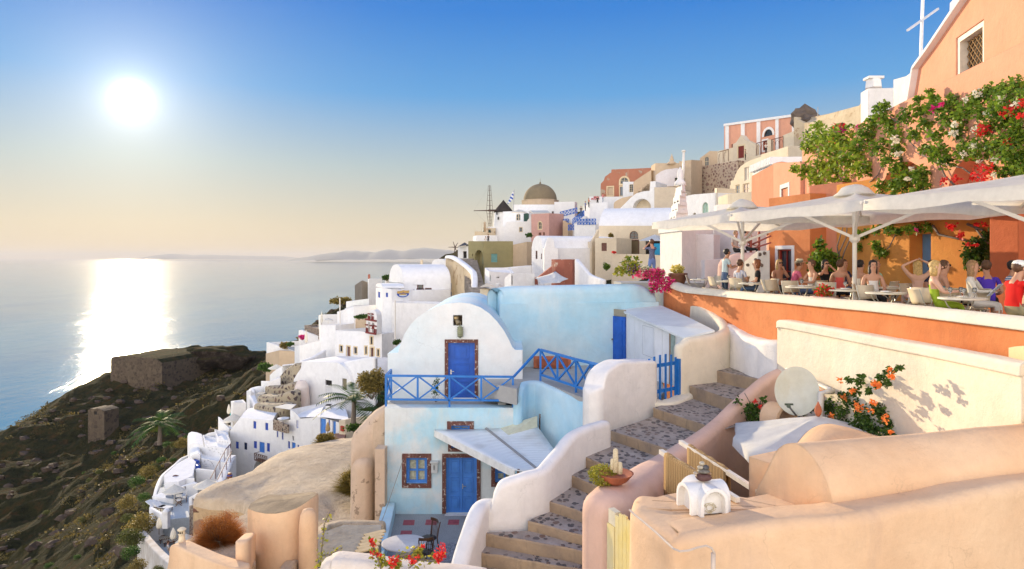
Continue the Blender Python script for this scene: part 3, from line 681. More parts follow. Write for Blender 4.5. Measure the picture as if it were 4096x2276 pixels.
for i in range(3):
 fc = Face(RP[i], RP[i+1]);mb = MB();npan = (3, 2, 2)[i]
 for k in range(npan):
  fc.box(mb, fc.L*k/npan+.01, fc.L*(k+1)/npan-.01, Z0, (-2.09,-2.22,-2.4)[i], 0, .04)
 pm = wp
 if i == 2:pm = plain('white_board_paint', (.78,.8,.82))
 p_ = mb.build('cupboard_door', pm, root)
 if i == 0:
  q = MB();ex = dict(k='x', s0=fc.L*.62, s1=fc.L*.96, z0=-3.3, z1=-2.3);ringed(q, fc, ex, .012, -.006, .01);q.build('hatch', plain('hatch_line',(.45,.47,.5)), p_)
 if i == 1:
  q = MB();fc.box(q, fc.L*.97, fc.L*1.05, Z0, -2.1, -.02, .06);q.build('edge_post', plain('old_timber',(.28,.2,.14)), root)
 if i == 2:
  q = MB();fc.box(q, fc.L*.1, fc.L*.42, -3.3, -2.2, -.02, -.004);q.build('pane', plain('greenish_glass',(.30,.38,.34),.15), p_)
mb = MB();top = [WZ(cK(285,207),-1.85), WZ(cK(608,213),-1.80), WZ(cK(810,300),-1.95), WZ(cK(1000,395),-2.14), WZ(cK(775,448),-2.38), WZ(cK(572,354),-2.12), WZ(cK(360,266),-1.98)]
mb.prism(top, (0,0,-.06));mb.build('roof', plain('white_roof_sheet',(.70,.73,.72),.6,var=.08,scale=1.5), root)
mb = MB();mb.obox(WZ(cK(287,212),-1.9), WZ(cK(362,272),-2.03), .05, .08);mb.obox(WZ(cK(362,272),-2.03), WZ(cK(572,360),-2.17), .04, .06);mb.obox(WZ(cK(572,360),-2.17), WZ(cK(775,452),-2.43), .04, .06);mb.build('fascia', wp, root)
mb = MB();q0 = fd.p(0, 0);fd.box(mb, .0, fd.L, Z0+1.83, Z0+2.08, .03, .06);mb.build('fanlight', plain('dusty_glass',(.3,.27,.2),.3), root)
pts = [(cK(560,40),28.2), (cK(640,95),27.2), (cK(760,150),25.4), (cK(870,198),24.0), (cK(980,262),22.5), (cK(1050,318),21.4), (cK(1072,372),20.7), (cK(1010,410),20.2), (cK(900,435),19.9), (cK(800,452),19.7), (cK(745,490),19.6)]
sweep('parapet_wall', 'white curved parapet wall bending from the pink flowers to the blue picket gate', 'wall', pts, .34, [-2.6,-2.6,-2.8,-3.2,-3.4,-3.6,-4,-4.1,-4.2,-4.2,-4.2], WARMWHITE, .45, sub=7, wob=.02)
pts = [(cI(1925,905),17.3), (cI(1960,790),17.45), (cI(2060,712),17.8), (cI(2200,698),18.25), (cI(2350,694),18.7)]
sweep('parapet_wall', 'thick white wall stump with one rounded shoulder, left of the blue picket gate', 'wall', pts, .6, -5.6, WHITE, .14, side=.2, wob=.02)
pts = [(cJ(1088,900),13.6), (cJ(1120,790),13.6), (cJ(1190,690),13.62), (cJ(1370,640),13.7), (cJ(1560,580),13.95), (cJ(1690,440),14.5), (cJ(1810,290),15.1), (cJ(1960,215),15.7), (cJ(2090,185),16.2)]
sweep('parapet_wall', 'wavy white parapet climbing beside the middle of the stone stairs', 'wall', pts, .32, -8.1, WHITE, .42, side=.45, wob=.02)
pts = [(cJ(850,1460),12.2), (cJ(900,1250),12.6), (cJ(960,1050),13.0), (cJ(1010,900),13.4), (cJ(1060,852),13.7), (cJ(1130,845),13.9)]
sweep('parapet_wall', 'short white parapet at the foot of the stairs above the courtyard', 'wall', pts, .34, -8.1, WHITE, .42, side=.3, wob=.02)
S = [((1080,410),(1330,420),-2.50), ((1080,545),(1380,545),-2.90), ((1000,680),(1400,760),-3.30), ((820,790),(1300,950),-3.65), ((560,950),(1040,1110),-4.0), ((255,1112),(800,1290),-4.25), ((20,1278),(420,1440),-4.5)]
SJ = [((1750,625),(2060,760),-4.75), ((1570,850),(2060,1010),-5.0), ((1400,1020),(2060,1190),-5.22), ((1000,1120),(2060,1310),-5.42), ((900,1275),(2060,1465),-5.68), ((800,1450),(2060,1650),-5.95)]
TREADS = []
ST = [(cK(*l),cK(*r),z)for l, r, z in S]+[(cJ(*l),cJ(*r),z)for l, r, z in SJ]
prev = None;sroot = empty('stone_stairs', WZ(ST[-1][0],ST[-1][2]), 'winding stone stairs with pebbled treads climbing between white and peach walls', 'stairs');TREAD = None;RIS = plaster('stair_riser', (.42,.31,.20), (.27,.21,.16), .8, .3, stain=(.14,.12,.10), stain_amt=.8, bev=0, bumpd=.03)
for i, (l, r, z)in enumerate(ST):
 mb = MB();rm_ = MB()
 n = 14;row = []
 for k in range(n+1):
  q = WZ((lerp(l[0],r[0],k/n),lerp(l[1],r[1],k/n)), z);q.y += .05*mnoise.noise(q*2.3);q.z += .012*mnoise.noise(q*5)
  row.append(q)
 if prev is None:back = [q+Vector((0,2.5,0))for q in row]
 else:back = [Vector((q.x,q.y,z+.005))for q in prev]
 for k in range(n):
  mb.quad(row[k], row[k+1], back[k+1], back[k])
  b0, b1 = row[k]+Vector((0,.03,-.75)), row[k+1]+Vector((0,.03,-.75));m0, m1 = row[k]+Vector((0,-.015,-.03)), row[k+1]+Vector((0,-.015,-.03))
  rm_.quad(row[k], m0, m1, row[k+1]);rm_.quad(m0, b0, b1, m1)
 prev = row;TREADS.append((mb,rm_))
def cobble():
 m, nt, bs = newmat('pebbled_tread');p = texco(nt, (1,.72,1))
 v = nt.nodes.new('ShaderNodeTexVoronoi');v.inputs['Scale'].default_value = 7.5;n = nt.nodes.new('ShaderNodeTexNoise');n.inputs['Scale'].default_value = 9;nt.links.new(p, n.inputs['Vector'])
 ad = nt.nodes.new('ShaderNodeVectorMath');ad.operation = 'MULTIPLY_ADD';nt.links.new(n.outputs['Color'], ad.inputs[0]);ad.inputs[1].default_value = (.09, .09, .09);nt.links.new(p, ad.inputs[2]);nt.links.new(ad.outputs[0], v.inputs['Vector'])
 sz = nt.nodes.new('ShaderNodeSeparateColor');nt.links.new(v.outputs['Color'], sz.inputs[0])
 thr = math_(nt, 'MULTIPLY_ADD', sz.outputs[0], .26, .27);e = math_(nt, 'SUBTRACT', thr, v.outputs['Distance']);es = ramp(nt, math_(nt,'ADD',e,.5), [(.5,0),(.55,1)])
 wear = ramp(nt, nz(nt,p,1.1,4,.6), [(.30,0),(.40,1)]);es = mix(nt, 1.0, es, wear, 'MULTIPLY')
 stn = ramp(nt, sz.outputs[1], [(0,(.085,.075,.07)),(.6,(.135,.115,.105)),(1,(.20,.13,.095))])
 gr = ramp(nt, nz(nt,p,2.2,7,.7), [(.3,(.24,.20,.17)),(.7,(.42,.36,.31))])
 nt.links.new(mix(nt,es,gr,stn), bs.inputs['Base Color']);bs.inputs['Roughness'].default_value = .85
 nt.links.new(bump(nt,math_(nt,'ADD',es,math_(nt,'MULTIPLY',nz(nt,p,14,5,.7),.6)),.9,.03), bs.inputs['Normal']);return m
COB = cobble()
for mb, rm_ in TREADS:mb.build('tread', COB, sroot, smooth=True, fix=False, weld=True);rm_.build('riser', RIS, sroot, fix=False, weld=True)
pts = [(cK(545,885),18.9), (cK(650,905),18.7), (cK(760,862),19.3), (cK(900,770),20.2), (cK(1090,600),21.2)]
sweep('kerb', 'rough plaster kerb along the left edge of the stairs by the gate', 'kerb', pts, .5, -5, WARMWHITE, .2, wob=.05)
gA, gB = W(cK(548,0), 18.75), W(cK(742,0), 19.5);fg = Face(gA, gB);root = empty('picket_gate', (gA.x,gA.y,-4.0), 'small blue wooden picket gate beside the stairs', 'gate')
for k, (x, yt)in enumerate([(525,600),(562,585),(603,572),(643,566),(683,570),(714,588)]):
 s0, z1 = fg.at(cK(x,yt));mb = MB();mb.box(fg.p(s0+.035,(z1-3.96)/2), (.065,.03,z1+3.96), rz=math.atan2(fg.e.y,fg.e.x));mb.build('picket', RAILBLUE, root)
mb = MB();s0, z1 = fg.at(cK(733,598));mb.box(fg.p(s0+.02,(z1-3.99)/2,-.03), (.12,.09,z1+3.99), rz=math.atan2(fg.e.y,fg.e.x));mb.build('post', RAILBLUE, root)
for zz in(-3.72, -3.0):
 mb = MB();fg.box(mb, .0, fg.L, zz-.05, zz+.05, .02, .055);mb.build('crossbar', RAILBLUE, root)
def railing(name, label, pts, zlow, mat, h_top, posts, post_r=.045, group=None, zig=True, cat='railing'):
 """pts: 3D corner points of the top rail; posts: number of bays per span"""
 root = empty(name, (pts[0][0],pts[0][1],pts[0][2]-h_top), label, cat, group)
 for i in range(len(pts)-1):
  a, b = Vector(pts[i]), Vector(pts[i+1]);n = posts[i]
  mb = MB();mb.obox(a, b, post_r*1.1, post_r*1.1);mb.build('top_rail', mat, root)
  if n == 0:continue
  la, lb = a-Vector((0,0,h_top-zlow)), b-Vector((0,0,h_top-zlow))
  mb = MB();mb.obox(la, lb, post_r, post_r);mb.build('bottom_rail', mat, root)
  for k in range(n+1):
   t = k/n;p = a.lerp(b, t);foot = h_top if(k%2==0 or k==n)else h_top-zlow
   if k == 0 and i > 0 and posts[i-1] > 0:continue
   mb = MB();mb.obox(p, p-Vector((0,0,foot)), post_r, post_r);mb.build('post', mat, root)
  for k in range(n):
   p0, p1 = a.lerp(b, k/n), a.lerp(b, (k+1)/n);q0, q1 = la.lerp(lb, k/n), la.lerp(lb, (k+1)/n)
   off = Vector((0,.012,0))
   mb = MB();mb.obox(p0+off, q1+off, post_r*.75, post_r*.75);mb.obox(q0-off, p1-off, post_r*.75, post_r*.75);mb.build('cross_brace', mat, root)
 return root
dR = 21.42;zt = zat(cI(0,826)[1], dR)
r1 = railing('railing', 'long blue crossed railing in front of the upper blue door', [W(cI(235,775),22.3),W(cI(192,822),dR),W(cI(1230,832),dR)], .22, RAILBLUE, zt+4.68, [1,4], .06)
mb = MB();pts = [W(cI(1235,832),21.45), W(cI(1445,605),22.2)];mb.obox(pts[0], pts[1], .06, .06);mb.build('stair_rail', RAILBLUE, r1)
tp = [WZ(cI(1445,605),-3.2+.0),]
def yardp(px, pyfoot, z=-4.0):return WZ(cI(px,pyfoot), z)
p0 = yardp(1455, 868);p1 = yardp(1745, 960);p2 = yardp(2010, 1060)
def toppt(p, px, py):q = W(cI(px,py), p.y);return Vector((p.x,p.y,q.z))
t0 = toppt(p0, 1455, 610);t1 = toppt(p1, 1745, 690);t2 = toppt(p2, 2005, 752)
railing('railing', 'blue crossed railing standing on the yard edge, right of the terrace railing', [t0,t1,t2], .2, RAILBLUE, (t0.z+4.0+t1.z+4.0)/2, [2,2], .065)
mb = MB();q = WZ(cI(1405,765), -4.0);mb.box((q.x+.65,q.y+.1,-3.78), (1.35,.16,.42), tilt=-.25);q2 = MB()
pl = mb.build('planter_box', plain('terracotta_clay',(.42,.13,.06),.8,var=.2));tag(pl, 'long terracotta planter box leaning against the blue wall behind the railing', 'planter')
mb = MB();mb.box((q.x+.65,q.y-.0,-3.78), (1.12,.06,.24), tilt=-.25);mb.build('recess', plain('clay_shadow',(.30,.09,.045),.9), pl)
def corrugated():
 m, nt, bs = newmat('corrugated_sheet');g = nt.nodes.new('ShaderNodeNewGeometry');sp = nt.nodes.new('ShaderNodeSeparateXYZ');nt.links.new(g.outputs['Position'], sp.inputs[0])
 s_ = math_(nt, 'SINE', math_(nt,'MULTIPLY',math_(nt,'ADD',sp.outputs[1],math_(nt,'MULTIPLY',sp.outputs[0],.12)),62.0));p = texco(nt)
 st = ramp(nt, nz(nt,p,.8,4), [(.5,0),(.72,.7)]);base = mix(nt, st, (.74,.77,.78), (.46,.42,.36));nt.links.new(base, bs.inputs['Base Color']);bs.inputs['Roughness'].default_value = .6
 nt.links.new(bump(nt,s_,.5,.012), bs.inputs['Normal']);return m
root = empty('canopy_roof', W(cJ(610,258),21.25), 'sagging white corrugated canopy over the courtyard door', 'canopy')
A4 = [W(cJ(612,258),21.25), W(cJ(1480,226),21.35), W(cJ(1715,372),20.3), W(cJ(1440,612),18.0), W(cJ(1288,596),18.35)]
mb = MB();n = 10;P0, P1, P2, P3 = A4[0], A4[4], A4[3], A4[1]
gr = []
for i in range(n+1):
 row = []
 for j in range(n+1):
  a = P0.lerp(P1, j/n);b = A4[1].lerp(W(cJ(1720,560),18.9), j/n);q = a.lerp(b, i/n);q.z-=.10*math.sin(PI*i/n)*(.3+j/n)
  row.append(q)
 gr.append(row)
for i in range(n):
 for j in range(n):mb.quad(gr[i][j], gr[i][j+1], gr[i+1][j+1], gr[i+1][j])
sh = mb.build('sheet', corrugated(), root, weld=True, smooth=True);so = sh.modifiers.new('t', 'SOLIDIFY');so.thickness = .03
mb = MB();mb.obox(P0+Vector((0,0,-.09)), P1+Vector((0,0,-.1)), .04, .2);mb.build('fascia', plain('white_fascia',(.74,.74,.70),.6), root)
mb = MB();mb.tube([gr[5][j]+Vector((0,0,.03))for j in range(n+1)], .045, 6);mb.build('cable', plain('grey_hose',(.25,.25,.25),.7), root)
mb = MB();mb.prism([gr[6][0]+Vector((0,0,.0)),gr[10][0]+Vector((0,0,.34)),gr[10][0]+Vector((0,-.1,-.02)),gr[6][2]], (0,.03,0));mb.build('end_flap', plain('pale_board',(.55,.55,.42),.7), root)
mb = MB()
for q in(P1+Vector((.1,.1,0)),):mb.obox(q, Vector((q.x,q.y,-8)), .07, .07)
mb.build('post', WOOD, root)
CZ = -8.0
mb = MB();slab(mb, [WZ(cJ(70,1520),CZ),WZ(cJ(205,1005),CZ),Vector((fj.p(0,0).x,21.5,CZ)),Vector((2.8,21.5,CZ)),Vector((2.8,17.5,CZ)),WZ(cJ(1000,1540),CZ)], .4)
def courtfloor():
 m, nt, bs = newmat('courtyard_screed');p = texco(nt);a = ramp(nt, nz(nt,p,40,3), [(.35,(.20,.22,.24)),(.6,(.33,.35,.37))]);b = ramp(nt, nz(nt,p,1.2,5), [(.35,(.85,.85,.85)),(.7,(1.1,1.1,1.1))])
 nt.links.new(mix(nt,1,a,b,'MULTIPLY'), bs.inputs['Base Color']);bs.inputs['Roughness'].default_value = .7;return m
fl_ = mb.build('courtyard_floor', courtfloor());tag(fl_, 'grey courtyard floor with a border of red painted squares', kind='structure')
mb = MB();redp = [(345,1015,440,1060), (535,1012,628,1058), (725,1012,818,1056), (912,1010,1000,1052), (322,1105,418,1148), (300,1200,395,1240), (296,1312,392,1350)]
for x0, y0, x1, y1 in redp:
 P4 = [WZ(cJ(x0+5,y0),CZ+.004), WZ(cJ(x1+3,y0),CZ+.004), WZ(cJ(x1-3,y1),CZ+.004), WZ(cJ(x0-5,y1),CZ+.004)];mb.poly(P4)
mb.build('painted_squares', plain('red_floor_paint',(.30,.07,.09),.7,var=.25,scale=9), fl_)
mb = MB();c_ = WZ(cJ(870,1300), CZ+.004);mb.poly([(c_.x+.85*math.cos(t),c_.y+.85*math.sin(t),c_.z)for t in[2*PI*k/32 for k in range(32)]])
mb.build('pebble_circle', stonewall('pebble_mosaic',(.30,.31,.34),(.10,.11,.14),(.35,.36,.4),22,.08,.01), fl_)
lw0 = WZ(cJ(230,1010), CZ);lw1 = WZ(cJ(60,1600), CZ);
A5 = [W(cJ(212,868),lw0.y), W(cJ(150,1110),0), 0]
zt = zat(cJ(0,868)[1], 21.25);q0 = W(cJ(228,868), 21.25);q1 = WZ(cJ(165,1100), zt);q2 = WZ(cJ(100,1400), zt)
mb = MB();mb.obox(Vector((q0.x,q0.y,(zt+CZ)/2)), Vector((q2.x,q2.y,(zt+CZ)/2)), .36, zt-CZ)
tag(mb.build('courtyard_wall',BLUEWASH), 'low straight blue-white wall along the left side of the courtyard', 'wall')
root = empty('cafe_table', WZ(cJ(353,1330),CZ), 'round white marble table on thin iron legs in the courtyard', 'table')
tc_ = WZ(cJ(353,1208), CZ+.74);mb = MB();mb.lathe((tc_.x,tc_.y,CZ+.71), [(.50,0),(.53,.01),(.53,.03),(.50,.04)], 36, 1.08)
mb.build('tabletop', plaster('veined_marble',(.68,.66,.64),(.55,.52,.52),.7,.15,bev=0,bumpd=.0,rough=.3), root, smooth=True, angle=.6)
for k in range(3):
 a = 2*PI*k/3+.5;mb = MB();mb.tube([(tc_.x+.12*math.cos(a),tc_.y+.12*math.sin(a),CZ+.71),(tc_.x+.06*math.cos(a),tc_.y+.06*math.sin(a),CZ+.4),(tc_.x+.3*math.cos(a),tc_.y+.3*math.sin(a),CZ+.02)], .013, 6);mb.build('leg', plain('pale_green_iron',(.5,.55,.48),.5), root)
def bistro(loc, rz, label):
 root = empty('bistro_chair', loc, label, 'chair', 'bentwood chairs in the courtyard', rz);M = Matrix.Translation(loc)@Matrix.Rotation(rz, 4, 'Z')
 T = lambda*p:M@Vector(p);wm = plain('dark_bentwood', (.075,.035,.018), .4, var=.3)
 mb = MB();vs = [(.20,.0), (.215,.015), (.215,.03), (.19,.045), (.0,.05)];mb.lathe(T(0,0,.43), vs, 20);mb.build('seat', plain('black_leather',(.03,.028,.028),.35), root, smooth=True, angle=.7)
 for s_ in(-1, 1):
  mb = MB();mb.tube([T(s_*.15,-.15,.44),T(s_*.19,-.2,0)], [.018,.014], 7);mb.build('leg', wm, root)
  mb = MB();mb.tube([T(s_*.18,.24,0),T(s_*.16,.17,.44),T(s_*.17,.2,.66),T(s_*.19,.25,.88)], [.014,.018,.018,.016], 7);mb.build('leg', wm, root)
 mb = MB();pr = [T(.2*math.sin(t),.26-.1*(1-math.cos(t))-.02,.88)for t in[(-1+2*k/8)*1.15 for k in range(9)]]
 for a, b in zip(pr[:-1], pr[1:]):mb.obox(a, b, .02, .07)
 mb.build('backrest', wm, root)
 for k in range(5):
  x = -.11+.055*k;mb = MB();mb.tube([T(x,.17,.47),T(x*1.1,.235,.87)], .007, 5);mb.build('spindle', wm, root)
 mb = MB();mb.tube([T(.16*math.cos(t),.16*math.sin(t),.22)for t in[2*PI*k/12 for k in range(13)]], .008, 5);mb.build('hoop', wm, root)
 return root
c1 = WZ(cJ(560,1310), CZ);bistro(c1, -.9, 'dark bentwood chair standing behind the marble table');c2 = WZ(cJ(530,1440), CZ);bistro(c2, PI+.25, 'dark bentwood chair in front of the table, partly hidden by the pink flowers')
TZ = -1.52;KS = .93;PT = -1.05*KS
def par(u):
 r = (u-CU)/F;P0 = Vector((6.77,28.2))*KS;e = Vector((2.43,-15.94))*KS;t = (r*P0.y-P0.x)/(e.x-r*e.y);return P0+e*t
def parpt(u, v, off=0.0):
 p = par(u);return((u,v), p.y+off)
pts = [((1690,706),26.6), ((1712,711),25.9), ((1745,722),24.7), ((1800,727),23.0)]+[((u,v),par(u).y)for u, v in((1900,736),(2000,743),(2143,754),(2250,762),(2400,777),(2576,795),(2760,815))]
twp = [((u,v+6),d)for(u,v), d in pts]
tw = sweep('terrace_wall', 'long orange terrace wall with a white rounded coping under the restaurant', 'wall', twp, .42, -7.0, ORANGE, .2, side=-.35, capr=False)
mb_pts = [((u,v-1.5),d-.02)for(u,v), d in pts]
cp = sweep('coping', None, None, mb_pts, .50, [zat(v,d)-.19 for(u,v),d in pts], WARMWHITE, .42, side=-.31, capr=False, parent=tw, wob=.02)
mb = MB();fl_ = [Vector((par(u).x+.1,par(u).y,TZ))for u in(1690,1900,2143,2400,2760,3400)];fl_ += [Vector((16,9,TZ)), Vector((16.5,20,TZ)), Vector((16,32,TZ)), Vector((6.7,32,TZ))]
slab(mb, fl_, .25);tag(mb.build('terrace_floor',plain('terrace_paving',(.25,.22,.19),.85,var=.25,scale=1.5)), 'paved restaurant terrace behind the orange wall', kind='structure')
pts = [(cK(1085,330),21.8), (cK(1150,352),21.0), (cK(1230,395),20.3), (cK(1320,445),19.4), (cK(1420,460),18.6), (cK(1520,470),18.1)]
sweep('plinth', 'white washed plinth at the foot of the orange wall', 'kerb', pts, .5, -4.6, WHITE, .3, wob=.05, side=-.3)
pts = [(cK(1300,505),19.4), (cK(1345,490),19.0), (cK(1440,480),18.5), (cK(1530,478),18.0)]
sweep('wall_pier', 'low white pier between the stairs and the cream wall', 'wall', pts, .5, -4.6, WHITE, .3, wob=.03, side=-.2)
fA, fB = W((1984,0), 19.3), W((2519,0), 12.0)
pts = [(cM(522,178),17.9), (cM(560,160),17.7), (cM(900,215),16.0), (cM(1300,285),14.3), (cM(1800,370),12.65), (cM(2260,452),11.2), (cM(2600,515),10.4)]
cw = sweep('garden_wall', 'long cream plaster wall with a square ledge, below the orange terrace wall', 'wall', [((u,v+6),d)for(u,v),d in pts], .34, -7.5, WARMWHITE, .1, side=-.5, capr=False, wob=.01)
sweep('ledge', None, None, pts, .40, [zat(v,d)-.2 for(u,v),d in pts], WARMWHITE, .18, side=-.42, capr=False, parent=cw, wob=.012)
mb = MB();P = [W(cM(530,555),17.6), W(cM(700,640),16.4), W(cM(880,725),15.2), W(cM(925,745),15.0)];P = [p+Vector((-.12,0,0))for p in P]
mb.tube(P, .06, 8);mb.tube([P[-1],P[-1]+Vector((-.3,-.1,-.02)),P[-1]+Vector((-.34,-.1,-.9))], .07, 8)
tag(mb.build('drain_pipe',plain('cream_pipe',(.62,.58,.5),.5),smooth=True), 'cream drain pipe running down the cream wall behind the satellite dish', 'pipe')
pts = [(cK(1530,655),18.0), (cK(1440,665),17.9), (cK(1300,745),17.6), (cK(1150,875),17.0), (cK(1010,1005),16.4), (cK(900,1095),15.5), (cK(720,1205),14.4), (cK(550,1298),13.4), (cL(560,470),12.6), (cL(400,545),12.0), (cL(250,620),11.5), (cL(165,690),11.1)]
sweep('stair_wall', 'smooth peach plaster wall winding down the right side of the stairs to the cactus', 'wall', pts, [.4,.4,.4,.4,.4,.42,.45,.5,.7,.9,.95,.9], -7.5, PEACH2, .4, side=.3, wob=.015)
mb = MB();a = W(cL(640,800), 10.9);b = W(cL(840,560), 12.3);
pts = [(cL(640,640),11.6), (cL(900,560),12.0), (cL(1250,470),12.5)]
mb = MB();p = W(cL(230,950), 10.9);p2 = W(cL(150,700), 11.0)
root = empty('plank_gate', W(cL(380,1400),10.1), 'pale yellow wooden gate with a rounded top at the lower right end of the stairs', 'gate')
ym = plaster('yellow_gate_paint', (.78,.62,.22), (.74,.66,.42), .8, .4, stain=(.4,.3,.15), stain_amt=.4, bev=0, bumpd=.004);gA = W(cL(366,0), 10.2);gB = W(cL(505,0), 9.8);fg = Face(gA, gB)
for k in range(4):
 s0 = fg.L*k/4;s1 = fg.L*(k+1)/4;zt = zat(cL(0,(985,945,932,950)[k])[1], 10.0);mb = MB();fg.box(mb, s0+.004, s1-.004, -6.6, zt, 0, .03);mb.build('plank', ym, root)
fp = Face(W(cL(303,0),10.45), W(cL(366,0),10.25));mb = MB();fp.box(mb, 0, fp.L, -6.6, zat(cL(0,1040)[1],10.3), -.02, .1);mb.build('post', ym, root)
mb = MB();fp.box(mb, 0.01, fp.L, zat(cL(0,1035)[1],10.3), zat(cL(0,905)[1],10.3), .0, .1);mb.build('post_cap', plain('cream_timber',(.66,.60,.45),.6), root)
def pt(c, x, y, z):return WZ(c(x,y), z)
oc = lambda x, y = 0:(x, y)
EP = [(cL(505,840),-3.50), (cL(520,900),-3.52), (cL(640,1000),-3.54), (cL(800,1100),-3.56), (cL(920,1150),-3.56), (cL(1060,1125),-3.53), (cL(1300,1080),-3.5), (cL(1700,1020),-3.42), (cL(2100,970),-3.34), (cL(2515,945),-3.28), (oc(2300,1268),-3.2), (oc(2450,1240),-3.1), (oc(2576,1216),-3.05), (oc(2800,1170),-2.95)]
edge = [WZ(uv,z)for uv, z in EP];edge = [Vector(p)for p in smoothpts([tuple(e)for e in edge],5)]
root = empty('peach_house', (edge[0].x,edge[0].y,-8), 'peach plastered foreground house with flat roof and rounded edges', 'house')
back = [W((2800,1100),12.5), W((1700,1190),11.4), W((1640,1205),10.9)]
mb = MB();secs = []
for i, e in enumerate(edge):
 a = edge[max(0,i-1)];b = edge[min(len(edge)-1,i+1)];t = (b-a);t.z = 0;t.normalize();n = Vector((t.y,-t.x,0));r = .16
 s = [e-n*.55+Vector((0,0,-.02)), e-n*r]
 for k in range(1, 6):w_ = PI/2*k/5;s.append(e-n*r*(1-math.sin(w_))+Vector((0,0,-r*(1-math.cos(w_)))))
 s += [Vector((s[-1].x+n.x*.02,s[-1].y+n.y*.02,-5.0)), Vector((s[-1].x+n.x*.05,s[-1].y+n.y*.05,-9))]
 secs.append([q+Vector((0,0,.02*mnoise.noise(q*2.1)if q.z>-4 else 0))for q in s])
k = len(secs[0]);vs_ = [q for s in secs for q in s]
mb.add(vs_, [(i*k+j,(i+1)*k+j,(i+1)*k+j+1,i*k+j+1)for i in range(len(secs)-1)for j in range(k-1)])
l0 = secs[0];dirv = Vector((.1,.35,0));mb.add([q for q in l0]+[q+dirv+Vector((0,0,0.0))for q in l0], [(j+1,j,k+j,k+j+1)for j in range(k-1)])
mb.build('wall', OCHREP, root, smooth=True, weld=True, angle=1.2)
mb = MB();inner = [s[0]for s in secs]+[Vector((8.6,10.6,-2.98)), Vector((6,10.6,-3.2)), Vector((4.6,10.35,-3.45)), WZ(cL(1575,780),-3.5), WZ(cL(1300,745),-3.5), WZ(cL(1000,722),-3.5), WZ(cL(820,755),-3.5), WZ(cL(640,800),-3.5), WZ(cL(545,820),-3.5)]
bmv = [Vector((q.x,q.y,q.z+.001))for q in inner];cen = sum(bmv, Vector())/len(bmv);cen = Vector((3.9,9.5,-3.5))
for i in range(len(bmv)):mb.add([bmv[i],bmv[(i+1)%len(bmv)],cen], [(0,1,2)])
mb.build('roof', OCHREP, root)
def vaultx(name, c, A, B, prof, length, mat, root, zb, n_extra=None, direction=None, bulge=0, sm=None):
 f = Face(A, B);pr = smoothpts([f.at(c(*q))for q in prof], 3);mb = MB();d = Vector(direction)if direction else Vector((-f.n.x,-f.n.y,0));d = Vector((d.x,d.y,0)).normalized()
 rows = 12;base = [f.p(s,z)for s, z in pr];top = max(z for s, z in pr)
 ring = [[p+d*(length*r/rows)+Vector((0,0,(bulge(r/rows)if bulge else 0)*(p.z-zb)/(top-zb)+.03*mnoise.noise(p+d*r)))for p in base]for r in range(rows+1)]
 k = len(base);vs_ = [q for s in ring for q in s];mb.add(vs_, [(i*k+j,(i+1)*k+j,(i+1)*k+j+1,i*k+j+1)for i in range(rows)for j in range(k-1)])
 mb.poly([f.p(pr[0][0],zb)]+ring[0]+[f.p(pr[-1][0],zb)]);e = ring[-1];mb.poly([Vector((e[0].x,e[0].y,zb))]+e+[Vector((e[-1].x,e[-1].y,zb))])
 return mb.build(name, mat, root, smooth=True, weld=True, angle=.8)
A_, B_ = W((1895,0), 10.3), W((2098,0), 9.1)
vaultx('vaulted_roof', oc, A_, B_, [(1897,1300),(1900,1240),(1925,1190),(1950,1140),(1970,1122),(1990,1117),(2010,1120),(2035,1140),(2058,1170),(2077,1205),(2090,1245),(2096,1290),(2098,1320)], 7, OCHREP, root, -3.7, direction=(1,.16,0), bulge=lambda t:.28*t)
A_, B_ = W((1882,0), 12.2), W((1900,0), 10.9);mb = MB();bx = [W((1884,1300),11.9), W((1952,1300),11.4)]
f = Face(W((1884,0),10.55), W((1955,0),10.1));mb = MB();s_, z_ = f.at((1890,1150));f.box(mb, 0, f.L+.5, -7, z_, 0, 1.2)
mb.build('roof_step', OCHREP, root)
mb = MB();n1, n2 = 22, 10;C0 = W((2110,1071), 13.2)
hump = smoothpts([(2010,1160,12.0),(2035,1115,12.6),(2065,1082,13.0),(2105,1070,13.2),(2160,1082,13.0),(2230,1102,12.6),(2330,1113,12.2),(2420,1112,11.8),(2580,1118,11.2),(2700,1125,11)], 4);secs = []
for(u, v, d)in hump:
 q = W((u,v), d);R_ = 1.15;secs.append([Vector((q.x+.0*k,q.y+R_*math.cos(PI*k/n2),q.z-.9*R_*(1-math.sin(PI*k/n2))))for k in range(n2+1)])
k = n2+1;mb.add([q for s in secs for q in s], [(i*k+j,(i+1)*k+j,(i+1)*k+j+1,i*k+j+1)for i in range(len(secs)-1)for j in range(n2)])
for s in(secs[0], secs[-1]):mb.poly(s)
mb.build('vaulted_roof', OCHREP, root, smooth=True, angle=1.0)
YEL = plaster('yellow_ochre_plaster', (.82,.60,.36), (.78,.55,.31), .5, 1.5, bumpd=.008)
pts = [(cM(2120,1300),12.3), (cM(2125,1150),12.2), (cM(2165,800),12.05), (cM(2215,560),11.9), (cM(2270,420),11.6), (cM(2340,385),11.2), (cM(2500,370),10.8), (cM(2900,360),10.2)]
f = Face(W((2460,0),12.3), W((2750,0),9.2));mb = MB();prp = smoothpts([f.at(uv)for uv,d in pts], 4);a = [f.p(s,z)for s, z in prp]+[f.p(f.L*1.0,-6), f.p(0,-6)]
mb.prism(a, (2.2,.3,0));mb.build('shoulder_wall', YEL, root)
mb = MB();cb = [(500,890), (540,930), (610,985), (740,1095), (830,1180), (900,1245), (960,1270), (1040,1262), (1120,1235), (1200,1218), (1250,1240), (1275,1285)]
P = []
for x, y in cb:
 uv = cL(x, y);d0 = np.interp(uv[0], [1584,1660,1702,1860], [9.55,8.85,8.42,8.55]);P.append(W(uv,d0-.10))
